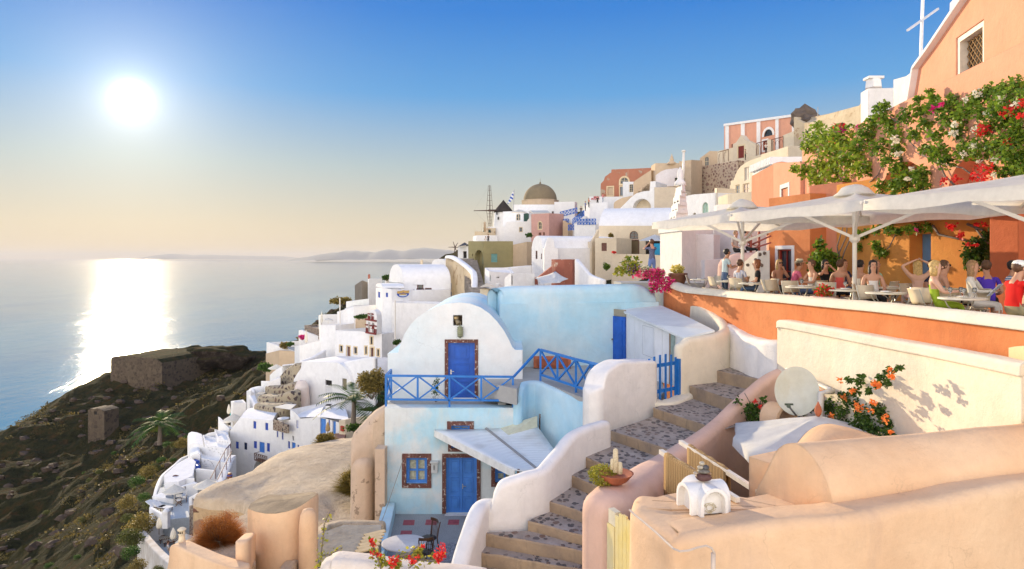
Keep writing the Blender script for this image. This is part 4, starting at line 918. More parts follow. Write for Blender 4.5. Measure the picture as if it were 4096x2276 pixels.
mb.tube(P, .014, 6);mb.build('cable', plain('cream_cable',(.62,.5,.4),.6), root)
mb = MB();mb.tube([W(cL(1265,1285),8.42),W(cL(1262,1600),8.38)], .03, 8);mb.build('conduit', plain('cream_cable',(.62,.5,.4)), root, smooth=True)
cb_ = WZ(cL(1215,925), -3.5);cb_.y += .18
root = empty('chimney', cb_, 'small white chimney of crossed barrel arches carrying a cairn on the peach roof', 'chimney')
def archx(mb, cen, ax, L, r, th, h0):
 ax = Vector(ax).normalized();sd_ = Vector((-ax.y,ax.x,0));n = 12;out = []
 def ringp(rad, off):
  pts = [cen+sd_*(-rad)+Vector((0,0,0))];pts = [cen+ax*off+sd_*(rad*math.cos(PI-PI*k/n))+Vector((0,0,h0+rad*math.sin(PI-PI*k/n)))for k in range(n+1)]
  return[Vector((pts[0].x,pts[0].y,cen.z))]+pts+[Vector((pts[-1].x,pts[-1].y,cen.z))]
 for off in(-L/2,):O0, I0, O1, I1 = ringp(r, -L/2), ringp(r-th, -L/2), ringp(r, L/2), ringp(r-th, L/2)
 m = len(O0);mb.add(O0+I0+O1+I1, [f for i in range(m-1)for f in((i,i+1,m+i+1,m+i),(2*m+i,3*m+i,3*m+i+1,2*m+i+1),(i,2*m+i,2*m+i+1,i+1),(m+i,m+i+1,3*m+i+1,3*m+i))])
mb = MB();c0 = cb_+Vector((0,.05,-.01));archx(mb, c0, (.25,-1,0), .62, .21, .05, .17);archx(mb, c0, (1,.25,0), .60, .212, .05, .17)
mb.build('arches', plaster('chimney_white',(.80,.78,.74),(.72,.66,.60),.4,.2,stain=(.6,.4,.3),stain_amt=.2,bev=.012,bumpd=.005), root, smooth=True, angle=.9)
mb = MB()
for k in range(9):
 a = random.random()*6;r = .05+.06*random.random();mb.tube([c0+Vector((r*math.cos(a+t)+.03,-.20+.05*math.sin(3*t+k),.09+r*.8*math.sin(a+t)))for t in[k2*.7 for k2 in range(9)]], .005, 4)
tag(mb.build('wire_coil',plain('cream_wire',(.62,.55,.38),.6)), 'coil of cream wire inside the small white chimney', 'wire')
st_ = [(0,0,.085,(1.25,1.0,.5),(.09,.05,.045)), (.0,0,.085,(1.0,.9,.38),(.14,.13,.10)), (.04,-.01,.052,(1,.9,.8),(.09,.085,.08)), (-.045,0,.036,(1.1,1,.8),(.33,.29,.22)), (-.035,0,.034,(1,1,.8),(.36,.32,.25))]
zz = c0.z+.17+.212+.03;G = 'stones of the cairn on the white chimney'
for(x, z, r, sq, lab, cl)in[(0,.035,.115,(1.0,.85,.5),'broad dark red stone at the bottom of the cairn',(.10,.045,.038)), (0,.115,.088,(1.0,.85,.36),'flat grey stone on the dark red stone of the cairn',(.17,.15,.12)), (.025,.165,.05,(1,.9,.72),'round dark stone in the middle of the cairn',(.085,.08,.08)), (-.04,.168,.038,(1.1,1,.75),'small beige stone beside the round dark one in the cairn',(.40,.35,.27)), (-.02,.225,.034,(1.1,1,.8),'topmost small pale stone of the cairn',(.40,.36,.28)), (-.1,.085,.032,(1,1,.7),'little tan stone on the left rim of the red stone',(.4,.32,.24)), (.06,.085,.035,(1.2,1,.35),'little flat brown stone on the right rim of the red stone',(.36,.22,.13))]:
 mb = MB();mb.blob((c0.x+x*1.15,c0.y-.02,zz+z), r, 14, .12, 1.5, sq);tag(mb.build('cairn_stone',plain('stone_%d'%int(cl[0]*1000+r*1000),cl,.6,var=.3,scale=14,bumpd=.004),smooth=True), lab, 'stone', G)
MAT = None
def woven():
 m, nt, bs = newmat('woven_reed');p = texco(nt);wv = nt.nodes.new('ShaderNodeTexWave');wv.inputs['Scale'].default_value = 18;wv.bands_direction = 'Z';wv.inputs['Distortion'].default_value = 1.5;nt.links.new(p, wv.inputs['Vector'])
 w2 = nt.nodes.new('ShaderNodeTexWave');w2.inputs['Scale'].default_value = 14;w2.bands_direction = 'X';w2.inputs['Distortion'].default_value = 1;nt.links.new(p, w2.inputs['Vector'])
 f = math_(nt, 'MULTIPLY', wv.outputs['Fac'], math_(nt,'ADD',w2.outputs['Fac'],.3));nt.links.new(ramp(nt,f,[(.0,(.30,.17,.06)),(.8,(.56,.36,.15))]), bs.inputs['Base Color']);bs.inputs['Roughness'].default_value = .9
 nt.links.new(bump(nt,f,.8,.01), bs.inputs['Normal']);return m
REED = woven();WB = plain('white_timber', (.74,.68,.58), .6, var=.12)
for nm, a, b, m0, m1, zdrop, lab in(('f',(cL(785,355),11.7),(cL(1490,800),9.7),(cL(835,385),11.5),(cL(1370,735),10.0),.85,'white roof beam nearer the chimney, one end on the peach wall'), ('b',(cL(965,268),12.9),(cL(1725,755),10.3),(cL(1045,318),12.6),(cL(1400,555),11.3),.75,'white roof beam farther from the chimney')):
 A_, B_ = W(*a), W(*b);mb = MB();mb.obox(A_, B_, .075, .075);tag(mb.build('roof_beam',WB), lab, 'beam', 'beams carrying the reed mats')
 M0, M1 = W(*m0), W(*m1);M0.z = lerp(A_.z, B_.z, (M0.y-A_.y)/(B_.y-A_.y));M1.z = lerp(A_.z, B_.z, (M1.y-A_.y)/(B_.y-A_.y));mb = MB();n = 14;vv = []
 for s_, dz in((-.06,-zdrop), (-.055,-.3), (-.055,.0), (-.03,.05), (.03,.05), (.055,0), (.06,-.3), (.06,-zdrop)):
  for k in range(n+1):q = M0.lerp(M1, k/n);vv.append(q+Vector((s_*.9,s_*.5,dz+.01*math.sin(k*1.7)+(0.05*math.sin(k*.5)if dz<-.5 else 0))))
 mb.add(vv, [(i*(n+1)+j,i*(n+1)+j+1,(i+1)*(n+1)+j+1,(i+1)*(n+1)+j)for i in range(7)for j in range(n)])
 o = mb.build('reed_mat', REED, fix=False, smooth=True);so = o.modifiers.new('t', 'SOLIDIFY');so.thickness = .012
 tag(o, ('woven reed mat draped over the beam nearer the white chimney' if nm=='f' else 'woven reed mat draped over the farther beam'), 'mat', 'reed mats hung on beams')
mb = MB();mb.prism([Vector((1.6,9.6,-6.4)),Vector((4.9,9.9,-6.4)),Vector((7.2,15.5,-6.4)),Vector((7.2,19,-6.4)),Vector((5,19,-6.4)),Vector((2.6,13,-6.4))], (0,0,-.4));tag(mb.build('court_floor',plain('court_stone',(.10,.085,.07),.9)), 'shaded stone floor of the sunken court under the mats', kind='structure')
CANV = cloth('white_canvas', (.90,.87,.78), transl=.45);CANVP = cloth('pale_canvas', (.86,.85,.80), transl=.3)
def canopy(mb, C0, corners, zpeak, val=.22, n=8, sag=.12, scallop=0.03, sub=1):
 """square canopy: straight ribs to the corners, sagging cloth, hanging valance"""
 k = len(corners);cen = Vector((C0[0],C0[1],zpeak));rim = []
 for i in range(k):
  a, b = Vector(corners[i]), Vector(corners[(i+1)%k])
  for j in range(n):t = j/n;p = a.lerp(b, t);w = math.sin(PI*t);p = p.lerp(Vector((cen.x,cen.y,p.z)), .035*w);p.z-=0.0;rim.append(p)
 N = len(rim);rows = 6;vv = []
 for r in range(1, rows+1):
  s = r/rows
  for i, p in enumerate(rim):
   w = math.sin(PI*(i%n)/n);q = cen.lerp(p, s);q.z-=sag*w*math.sin(PI*s)*.9;q += Vector((0,0,.015*mnoise.noise(q*2.2)));vv.append(q)
 for i, p in enumerate(rim):
  w = (i%n)/n;d = (p-Vector((cen.x,cen.y,p.z))).normalized();q = p+Vector((0,0,-val+scallop*math.cos(w*PI*4)+.02*mnoise.noise(p*3)))+d*(.02+.02*mnoise.noise(p*4));vv.append(q)
 vv.append(cen);fs = [((r*N+i),(r*N+(i+1)%N),((r+1)*N+(i+1)%N),((r+1)*N+i))for r in range(rows)for i in range(N)]+[(i,len(vv)-1,(i+1)%N)for i in range(N)]
 mb.add(vv, fs)
def umbrella(name, label, base, corners, zpeak, mat, polemat, pole_r=.04, val=.22, hub_drop=.9, struts=True, cap=True, group=None, cat='umbrella', n=8, sag=.12, finial=None, strut_r=.02):
 base = Vector(base);root = empty(name, base, label, cat, group);mb = MB();canopy(mb, base, corners, zpeak, val, n, sag);o = mb.build('canopy', mat, root, smooth=True, fix=False)
 mb = MB();mb.tube([base,Vector((base.x,base.y,zpeak-.03))], pole_r, 12);mb.build('pole', polemat, root, smooth=True, angle=.8)
 if cap:
  mb = MB();R_ = (Vector(corners[0])-base).xy.length*.14;mb2 = []
  mb.lathe((base.x,base.y,zpeak), [(R_*1.15,-.10),(R_*.9,.0),(R_*.72,.10),(R_*.4,.17),(.03,.21)], 16)
  for i, v in enumerate(mb.v):q = Vector(v);q += Vector((.03*mnoise.noise(q*5),.03*mnoise.noise(q*5+Vector((5,5,5))),.04*mnoise.noise(q*4)));mb.v[i] = tuple(q)
  mb.build('vent_cap', mat, root, smooth=True)
 if struts:
  hz = zpeak-hub_drop;mb = MB();mb.lathe((base.x,base.y,hz), [(pole_r*1.3,-.12),(pole_r*2.4,-.06),(pole_r*2.4,.03),(pole_r*1.3,.1)], 8);mb.build('hub', polemat, root)
  for q in corners:
   q = Vector(q);mid = Vector((base.x,base.y,zpeak)).lerp(q, .55);mid.z-=.06;mb = MB();mb.obox((base.x,base.y,hz), mid, strut_r, strut_r*1.5);mb.build('strut', polemat, root)
   mb = MB();e = Vector((base.x,base.y,zpeak-.08));mb.obox(e, q+Vector((0,0,-.05)), strut_r, strut_r*1.2);mb.build('rib', polemat, root)
 if finial:
  mb = MB();mb.lathe((base.x,base.y,zpeak), [(.03,-.02),(.055,.03),(.075,.1),(.06,.17),(.03,.23),(.005,.29)], 14);mb.build('finial', finial, root, smooth=True)
 return root
pk = WZ(cM(762,945), -3.2);zr = -3.72
cs = [WZ(cM(x,y),zr)for x, y in((85,1005),(66,1130),(210,1275))];cs = cs+[Vector((2*pk.x-q.x,2*pk.y-q.y,zr))for q in cs]
cs = sorted(cs, key=lambda q:math.atan2(q.y-pk.y,q.x-pk.x))
umbrella('garden_umbrella', 'white canvas umbrella with a terracotta finial in the sunken court under the dish', (pk.x,pk.y,-6.4), cs, pk.z, CANVP, WOOD, .03, .18, 1.0, True, False, n=3, sag=.05, finial=plain('terracotta_clay',(.42,.13,.06)))
dc = W(cM(590,745), 15.4);root = empty('satellite_dish', dc+Vector((.3,.2,-1.6)), 'large round cream satellite dish on a bracket by the cream wall', 'satellite dish')
nrm = Vector((-.45,-.85,.22)).normalized();q = nrm.to_track_quat('Z', 'Y').to_matrix();mb = MB();R_ = .53;vv = [];n = 36
rows = [(0,0), (.3,.01), (.6,.035), (.85,.075), (1.0,.1), (1.03,.1), (1.03,.075), (1.0,.07)]
for r, h in rows:
 for k in range(n):a = 2*PI*k/n;vv.append(dc+q@Vector((R_*.86*r*math.cos(a),R_*r*math.sin(a),h)))
mb.add(vv, [(i*n+k,i*n+(k+1)%n,(i+1)*n+(k+1)%n,(i+1)*n+k)for i in range(len(rows)-1)for k in range(n)])
mb.build('dish', plaster('dish_paint',(.66,.66,.56),(.58,.56,.42),.8,.5,stain=(.55,.48,.28),stain_amt=.5,bev=0,bumpd=.0,rough=.5), root, smooth=True, weld=True, angle=1.0)
mb = MB();e = dc+nrm*.45+q@Vector((-.12,-.36,0));lowp = dc+q@Vector((0,-R_,.1));mb.tube([lowp,e], .025, 8);mb.build('arm', plain('steel',(.6,.6,.58),.3,1), root)
mb = MB();mb.tube([e-nrm*.12,e+nrm*.08], [.03,.045], 10);mb.obox(e+Vector((-.09,0,.04)), e+Vector((.09,0,.04)), .03, .04);mb.build('receiver', plain('dark_plastic',(.07,.09,.06),.5), root)
mb = MB();mb.tube([dc-nrm*.03,dc-nrm*.25+Vector((0,0,-.3)),dc-nrm*.3+Vector((0,0,-1.5))], .05, 8);mb.build('mast', plain('steel',(.6,.6,.58)), root)
mb = MB();ca = W(cM(440,965), 15.7);archx(mb, Vector((ca.x,ca.y,ca.z-.5)), (.45,-1,0), .5, .34, .09, .5);tag(mb.build('chimney',OCHREP,smooth=True,angle=.9), 'low peach arched chimney cowl below the satellite dish', 'chimney')
PW = plain('white_powder_coat', (.74,.70,.62), .4, var=.05)
zr = 1.25
L1 = Vector((WZ((1640,560),zr).x,WZ((1640,560),zr).y,zr));L2 = WZ((1835,537), zr);L3 = WZ((2170,503), zr)
e1 = (L2-L1);e2 = (L3-L2);
for i, (L_, e_, lab)in enumerate(((L1,e1,'farthest white restaurant umbrella, at the left end of the terrace'),(L2,e2,'middle white restaurant umbrella with its pole in full view'),(L3,e2,'nearest white restaurant umbrella, cut off by the right edge of the photo'))):
 e_ = Vector((e_.x,e_.y,0));ln = e_.length*.985;e_.normalize();nn = Vector((-e_.y,e_.x,0));L_ = L_+e_*.03
 cs = [L_, L_+e_*ln, L_+e_*ln+nn*ln, L_+nn*ln];cen = (cs[0]+cs[2])/2
 pu = (1868, 2150, None)[i]
 if pu:x = (pu-CU)/F*cen.y;cen = Vector((x,cen.y,0))
 umbrella('market_umbrella', lab, (cen.x,cen.y,TZ), cs, zr+.46, CANV, PW, .055, .25, 1.2, group='white umbrellas over the restaurant terrace', n=8, sag=.14, strut_r=.05)
PINKP = plaster('dusty_pink_plaster', (.62,.36,.30), (.55,.31,.26), .6, 2.0, stain=(.50,.36,.28), stain_amt=.3, bev=.08)
OLIVE = plaster('olive_plaster', (.36,.31,.15), (.27,.24,.12), .8, 2.2, stain=(.52,.42,.28), stain_amt=.6, bev=.1)
BEIGE = plaster('beige_plaster', (.60,.46,.31), (.52,.39,.26), .6, 2.2, stain=(.34,.26,.19), stain_amt=.35, bev=.1)
TERRAD = plaster('brick_red_plaster', (.42,.15,.10), (.36,.13,.09), .7, 1.6, stain=(.55,.42,.32), stain_amt=.5, peel=(.62,.5,.38), peel_lo=.64)
ROUGHW = plaster('weathered_cream_render', (.60,.50,.35), (.48,.38,.25), .8, 1.6, stain=(.30,.22,.14), stain_amt=.7, peel=(.38,.27,.17), peel_lo=.6)
LAV = plaster('lavender_white_plaster', (.76,.71,.70), (.72,.64,.60), .6, 1.5, stain=(.62,.5,.42), stain_amt=.2)
SHW = {}
BR = plain('brown_frame', (.16,.07,.05), .7, var=.25);CRF = plain('cream_frame', (.72,.58,.36), .8);GRN = plain('sea_green_paint', (.16,.34,.31), .6);DGRN = plain('dark_green_paint', (.02,.07,.05), .6)
GREYD = plain('grey_door', (.22,.26,.30), .7);REDD = plain('dark_red_door', (.20,.03,.02), .6);BLU = plain('shutter_blue', (.035,.09,.42), .5);NAVY = plain('navy_door', (.03,.05,.14), .6)
def hw(name, label, c, corners, top, base, mat=None, ops=(), cat='house', **k):return house(name, label, cat, c, corners, top, base, mat or WHITE_FAR, ops, **k)
o = op
r = hw('domed_church', 'white church under the large olive brown dome on the skyline', cD, [(720,150),(1195,147),(1455,150)], [337,337,337], 520, back=10, zb=0, cat='church', ops=[[o('panes',1165,415,1188,450,m=BR)],[]])
hw('white_house', 'plain white block standing right of the domed church', cD, [(1195,146),(1430,145),(1457,148)], 308, 470, zb=0)
c0 = W(cD(1033,355), 156);R_ = 192/4.552/F*156;mb = MB();n = 32
mb.lathe((c0.x,c0.y,c0.z), [(R_*1.10,-2),(R_*1.10,R_*.30),(R_*1.12,R_*.30),(R_*1.12,R_*.345),(R_*1.0,R_*.35)], 8);mb.build('drum', BEIGE, r)
mb = MB();mb.lathe((c0.x,c0.y,c0.z+R_*.34), [(R_*math.cos(t),R_*.98*math.sin(t))for t in[PI/2*k/12 for k in range(12)]]+[(R_*.06,R_*.99),(R_*.05,R_*1.06),(R_*.03,R_*1.1),(.01,R_*1.12)], 36)
mb.tube([(c0.x,c0.y,c0.z+R_*1.4),(c0.x,c0.y,c0.z+R_*1.64)], .04, 5)
mb.build('dome', plaster('dome_patina',(.27,.21,.12),(.20,.16,.10),.8,2.5,stain=(.15,.12,.08),stain_amt=.5,bev=0), r, smooth=True, angle=.9)
root = empty('windmill', W(cD(610,590),158), 'white windmill with dark thatched cone roof and bare crossed sails', 'windmill')
w0 = W(cD(612,590), 158);s_ = 158/F/4.552;mb = MB();H_ = 175*s_;mb.lathe(w0, [(118*s_,-2),(116*s_,0),(103*s_,H_)], 24);mb.build('tower', WHITE_FAR, root, smooth=True, angle=.8)
mb = MB();mb.lathe(w0, [(112*s_,H_-.3),(110*s_,H_),(60*s_,H_+62*s_),(22*s_,H_+105*s_),(3*s_,H_+130*s_)], 20);mb.build('cone_roof', plaster('dark_thatch',(.055,.045,.04),(.03,.026,.024),.8,.8,bev=0,bumpd=.03), root, smooth=True)
for(x, y)in((537,438), (552,494)):
 q = W(cD(x,y), 158-105*s_);mb = MB();mb.box(q, (.3,.3,.6));mb.build('window', DARK(), root)
hb = W(cD(457,406), 154);SW_ = plain('weathered_spar', (.09,.055,.04), .8)
mb = MB();mb.tube([hb+Vector((-.3,-.2,0)),W(cD(540,405),157)], .22, 8);mb.build('axle', SW_, root)
for k, (x, y)in enumerate(((454,116),(272,408),(458,588),(500,404))):
 e = W(cD(x,y), 154);mb = MB();mb.tube([hb,e], [.14,.07], 6);
 if k in(0, 2):
  for dx in(-.55, .45):mb.tube([hb+Vector((dx*1.4,.1,0)),e+Vector((dx*.5,.1,0))], .045, 5)
  for t in(.2, .4, .6, .8):p = hb.lerp(e, t);w_ = 1.4*(1-t)+.5*t;mb.tube([p+Vector((-.55*w_,.05,0)),p+Vector((.45*w_,.05,0))], .035, 4)
 mb.build('sail_spar', SW_, root)
tips = [W(cD(454,116),154), W(cD(272,408),154), W(cD(458,588),154)]
mb = MB();mb.tube([tips[0],tips[1],tips[2]], .018, 3);mb.build('stay_rope', plain('grey_rope',(.3,.28,.25)), root)
root = empty('flagpole', W(cD(725,420),149), 'thin flagpole with a blue and white striped flag left of the dome', 'flag');mb = MB();mb.tube([W(cD(727,420),149),W(cD(735,165),149)], .07, 6);mb.build('pole', plain('grey_pole',(.35,.34,.33)), root)
P = [(733,180), (715,205), (690,250), (655,325), (668,330), (695,300), (722,276)];mb = MB();mb.prism([W(cD(*q),149+.3*math.sin(i))for i,q in enumerate(P)], (0,.03,0))
m, nt, bs = newmat('flag_cloth');p = texco(nt, (.7,1,1));sp_ = nt.nodes.new('ShaderNodeSeparateXYZ');nt.links.new(p, sp_.inputs[0]);f_ = math_(nt, 'GREATER_THAN', math_(nt,'FRACT',math_(nt,'MULTIPLY',math_(nt,'ADD',sp_.outputs[2],sp_.outputs[0]),1.1)), .5)
nt.links.new(mix(nt,f_,(.02,.08,.35),(.7,.7,.7)), bs.inputs['Base Color']);mb.build('flag', m, root)
hw('white_house', 'broad white house with shady terrace below the windmill', cD, [(605,143),(905,140)], 418, 530, zb=0, ops=[[o('panes',758,445,806,520,m=CRF,arch=.5),o('dark',842,436,914,530,m=DGRN,arch=.3)]], back=8)
hw('white_house', 'white house under the dome, its long blank wall carrying one small window', cD, [(425,139),(935,137)], [590,590], 760, zb=-6, ops=[[o('win',795,600,827,648,m=GREYD,sur=CRF,sw=.1)]], prof=[(425,600),(432,592),(525,590),(625,590),(640,545),(655,532),(880,530),(895,505),(925,475),(935,472)], back=7)
def smallumb(name, lab, c, px, ptop, prim, d, rad_px, grp=None, n=8, zbase=None, mat=None, cat='umbrella', closed=False, pbase=None):
 tp = W(c(px,ptop), d);rz_ = zat(c(0,prim)[1], d);R_ = abs(W(c(px+rad_px,0),d).x-tp.x);b = Vector((tp.x,tp.y,zat(c(0,pbase)[1],d)if pbase else rz_-2.1))
 if closed:
  root = empty(name, b, lab, cat, grp);mb = MB();h = tp.z-rz_;mb.lathe((b.x,b.y,rz_), [(R_*.55,0),(R_*.9,h*.08),(R_,h*.3),(R_*.7,h*.65),(R_*.22,h*.95),(.02,h)], 10)
  for i, v in enumerate(mb.v):q = Vector(v);a = math.atan2(q.y-b.y, q.x-b.x);k = 1+.12*math.sin(a*5);mb.v[i] = (b.x+(q.x-b.x)*k, b.y+(q.y-b.y)*k, q.z)
  mb.build('folded_canopy', mat or CANV, root, smooth=True);mb = MB();mb.tube([b,(b.x,b.y,rz_+.1)], .03, 6);mb.build('pole', WOOD, root);return root
 cs = [Vector((b.x+R_*math.cos(2*PI*(k+.5)/n),b.y+R_*math.sin(2*PI*(k+.5)/n),rz_))for k in range(n)]
 return umbrella(name, lab, b, cs, tp.z, mat or CANV, PW, .035, .12, .8, d<40, False, grp, cat, n=2, sag=.04)
smallumb('parasol', 'open white parasol on the terrace below the windmill', cD, 790, 390, 425, 137, 95)
mb = MB();mb.prism([W(cD(915,405),136),W(cD(1115,404),136),W(cD(1150,432),133.5),W(cD(945,432),133.5)], (0,0,-.12));root = tag(mb.build('awning',plain('pale_awning',(.6,.58,.5),.8)), 'flat pale awning above the dusty pink house', 'awning')
mb = MB();mb.tube([W(cD(925,407),135.8),W(cD(925,530),135.8)], .07, 5);mb.tube([W(cD(945,434),133.6),W(cD(945,460),133.6)], .07, 5);mb.build('post', PW, root)
hw('pink_house', 'cubic dusty pink house with one arched window, in front of the domed church', cD, [(931,131),(1134,128),(1303,133)], [448,437,445], 700, PINKP, zb=-6, ops=[[o('panes',1012,535,1050,618,m=CRF,arch=True,sur=CRF,sw=.16),o('dark',1014,658,1046,692,m=BR),o('dark',1062,656,1086,692,m=BR)]])
hw('beige_house', 'low beige annex right of the dusty pink house', cD, [(1290,130),(1352,129),(1420,131)], [520,545,560], 700, BEIGE, zb=-6)
mb = MB();f = Face(W(cD(284,0),138), W(cD(522,0),138));zt = zat(cD(0,606)[1], 138);zb_ = zat(cD(0,694)[1], 138)
gaps = [dict(s0=f.at(cD(362,0))[0],s1=f.at(cD(410,0))[0],z0=zb_+.8,z1=zt+1,rec=.8), dict(s0=f.at(cD(436,0))[0],s1=f.at(cD(472,0))[0],z0=zb_+.6,z1=zt-.25,rec=.8,arch=True)]
wallgrid(mb, f, zb_-2, lambda s:zt if s>1.6 else zt-.7+.0*s, gaps);g = Face(W(cD(522,0),138.8), W(cD(284,0),138.8));gm = [dict(x,s0=g.L-x['s1'],s1=g.L-x['s0'],rec=.01)for x in gaps];wallgrid(mb, g, zb_-2, lambda s:zt if s<g.L-1.6 else zt-.7, gm)
for x in(0, f.L):mb.quad(f.p(x,zb_-2,0), f.p(x,zb_-2,.8), f.p(x,zt,.8), f.p(x,zt,0))
mb.quad(f.p(1.6,zt,0), f.p(f.L,zt,0), f.p(f.L,zt,.8), f.p(1.6,zt,.8))
root = mb.build('bell_wall', ROUGHW, fix=False);tag(root, 'weathered stone bell wall with two openings on a white terrace', 'bell wall')
for x in(386, 454):
 q = W(cD(x,640), 138.4);mb = MB();mb.lathe(q, [(.2,-.3),(.15,-.18),(.12,.03),(.06,.15),(.02,.18)], 12);mb.tube([q+Vector((0,0,.28)),q+Vector((0,0,.7))], .03, 4);mb.build('bell', plain('bronze_bell',(.05,.11,.09),.5,.5), root, smooth=True)
mb = MB();mb.box(W(cD(398,615),139.5), (.4,.4,2.8));mb.build('chimney', BEIGE, root)
hw('white_terrace', 'white terrace wall below the bell wall', cD, [(262,136),(300,133),(545,133)], [705,690,690], 756, zb=-7, cat='terrace')
hw('olive_house', 'weathered olive coloured house with an arched porch and turquoise shutter', cD, [(210,121),(384,117),(722,119)], [757,757,757], 1062, OLIVE, zb=-12, ops=[[o('niche',282,858,378,1060,m=OLIVE,arch=True,rec=1.0),o('dark',251,903,264,930)],[o('shut',472,901,543,998,m=GRN,rails=4)]])
f = Face(W(cD(210,0),121), W(cD(384,0),117));mb = MB();s0, z1 = f.at(cD(330,905));s1, z0 = f.at(cD(366,1022));f.box(mb, s0, s1, z0, z1, .82, .95);mb.build('door', GRN, bpy.data.objects['olive_house'])
hw('beige_house', 'plain beige house joined to the right of the olive one', cD, [(722,119),(880,117),(958,119)], [797,765,765], 1050, BEIGE, zb=-12)
r = hw('vaulted_house', 'white barrel vaulted chapel house with two navy doors and a stepped white front tower', cD, [(935,103),(1085,99)], 700, 1130, zb=-11, prof=[(935,830),(948,760),(965,720),(985,700),(1003,694),(1025,702),(1040,725),(1052,770),(1060,832),(1085,835)], ops=[[o('win',979,868,1001,960,m=BR),o('win',1040,900,1053,962,m=BR)]], back=15, bdir=(.93,.37,0))
hw('white_house', 'white front tower block of the chapel house, stepped at the top', cD, [(1080,98.6),(1240,98.9)], 830, 1130, zb=-11, back=3, prof=[(1080,835),(1090,830),(1106,750),(1120,722),(1150,717),(1175,728),(1190,760),(1198,830),(1235,842),(1240,900)])
hw('white_house', 'low white wing with paned attic window and two navy doors behind the front tower', cD, [(1195,101),(1560,103)], [838,838], 960, zb=-11, back=4, prof=[(1195,790),(1205,745),(1225,722),(1262,715),(1300,724),(1318,760),(1325,810),(1340,830),(1400,838),(1555,842),(1560,850)], ops=[[o('panes',1230,757,1292,840,m=BR,grid=(1,2)),o('door',1240,865,1304,960,m=NAVY,sur=BR,sw=.1,rows=2),o('door',1356,867,1414,952,m=NAVY,sur=BR,sw=.1,rows=2)]])
c0 = W(cD(1318,1250), 88);s_ = 88/F/4.552;mb = MB();n = 8;mb.lathe((c0.x,c0.y+3,c0.z), [(142*s_,-3),(142*s_,285*s_),(125*s_,285*s_),(125*s_,270*s_)], 8)
root = tag(mb.build('round_house',TERRAD), 'faded terracotta eight sided house behind the hung white cloth', 'house')
mb = MB();f = Face(W(cD(1010,0),88), W(cD(1180,0),87));mb.prism([f.p(*f.at(cD(*q)))for q in((1010,1170),(1130,1075),(1168,1045),(1180,1170))], (0,2,0));mb.build('ramp', TERRAD, root)
mb = MB();f = Face(W(cD(890,0),86), W(cD(1010,0),86));mb.prism([f.p(*f.at(cD(*q)))for q in((890,1172),(1000,1172),(1010,1255),(890,1255))], (0,2,0));mb.build('low_wall', TERRAD, root)
CP4 = [(968,1180), (1208,1102), (1355,1190), (1258,1236), (1025,1255)];mb = MB();cc = W(cD(1200,1195), 82.5);vv = [];rows = 8;rim = []
for i in range(5):
 a = W(cD(*CP4[i]), (84,87,83,80,80)[i]);b = W(cD(*CP4[(i+1)%5]), (84,87,83,80,80)[(i+1)%5])
 for t in range(6):rim.append(a.lerp(b,t/6)+(cc-a)*.12*math.sin(PI*t/6))
vv = [cc+Vector((0,0,.2))];fs = [];N = len(rim)
for r_ in range(1, 6):
 for i, q in enumerate(rim):s = r_/5;p = cc.lerp(q, s);p.z += .25*math.sin(i*1.3)*s*(1-s);vv.append(p)
fs = [(0,1+i,1+(i+1)%N)for i in range(N)]+[(1+(r_-1)*N+i,1+r_*N+i,1+r_*N+(i+1)%N,1+(r_-1)*N+(i+1)%N)for r_ in range(1,5)for i in range(N)]
mb.add(vv, fs);so = mb.build('sun_sail', CANVP, smooth=True);so.modifiers.new('t', 'SOLIDIFY').thickness = .03;tag(so, 'white cloth stretched out like a sail before the terracotta house', 'cloth')
sweep('garden_wall', 'white wall sweeping down right of the terracotta house', 'wall', [(cD(1455,960),86),(cD(1500,1010),85),(cD(1560,1080),84),(cD(1620,1140),83),(cD(1760,1195),80)], .6, -14, WHITE_FAR, .3)
hw('white_house', 'white house with a round niche left of the terracotta one', cD, [(625,84),(700,82),(970,84)], [1180,1120,1125], 1260, zb=-12, ops=[[],[o('dark',706,1155,720,1255)]])
hw('white_house', 'small white house with bluish flat roof and star shaped vents', cD, [(398,97),(452,95),(742,97)], [1065,1100,1125], 1260, zb=-13, ops=[[],[o('dark',536,1165,549,1182),o('dark',553,1165,566,1182),o('dark',458,1150,468,1215,m=GRN)]])
hw('white_house', 'low white building with sloping parapet behind the small vented house', cD, [(400,104),(720,102),(935,103)], [1060,1060,1035], 1120, zb=-13)
r = hw('kiosk', 'cream coloured hut with a pointed roof by the long stair', cD, [(343,88),(465,86),(518,88)], [1305,1305,1305], 1350, CREAM, zb=-13, cat='hut', ops=[[o('dark',435,1290,480,1330)]])
mb = MB();a = W(cD(350,1300), 86);mb.add([W(cD(335,1285),86),W(cD(520,1275),86),W(cD(520,1275),90),W(cD(335,1285),90),W(cD(425,1235),88)], [(0,1,4),(1,2,4),(2,3,4),(3,0,4),(3,2,1,0)]);mb.build('roof', CREAM, r)
hw('white_house', 'narrow white block right of the pointed hut, with a dark blue stair rail', cD, [(520,90),(565,89),(610,90)], [1245,1232,1300], 1350, zb=-13)
r = hw('cream_house', 'cream vaulted house with brown arched fanlight window over a double door', cE, [(130,106),(935,101)], [866,866], 1190, CREAM, zb=-12, roof='vaultx', back=7, rise=2.9, roofmat=WHITE_FAR, ops=[[o('panes',482,926,580,1020,m=BR,arch=True,grid=(1,2)),o('door',472,1035,584,1190,m=plain('olive_brown_door',(.16,.11,.05)),sur=BR,sw=.13,leaf=2,rows=3),o('panes',336,1012,410,1145,m=BR,grid=(1,2)),o('dark',665,1042,835,1190)]])
hw('cream_house', 'front block of the cream house with one brown shuttered window', cE, [(86,100),(332,98)], [1006,1006], 1400, CREAM, zb=-12, back=5, ops=[[o('shut',160,1063,220,1155,m=BR,rails=2)]])
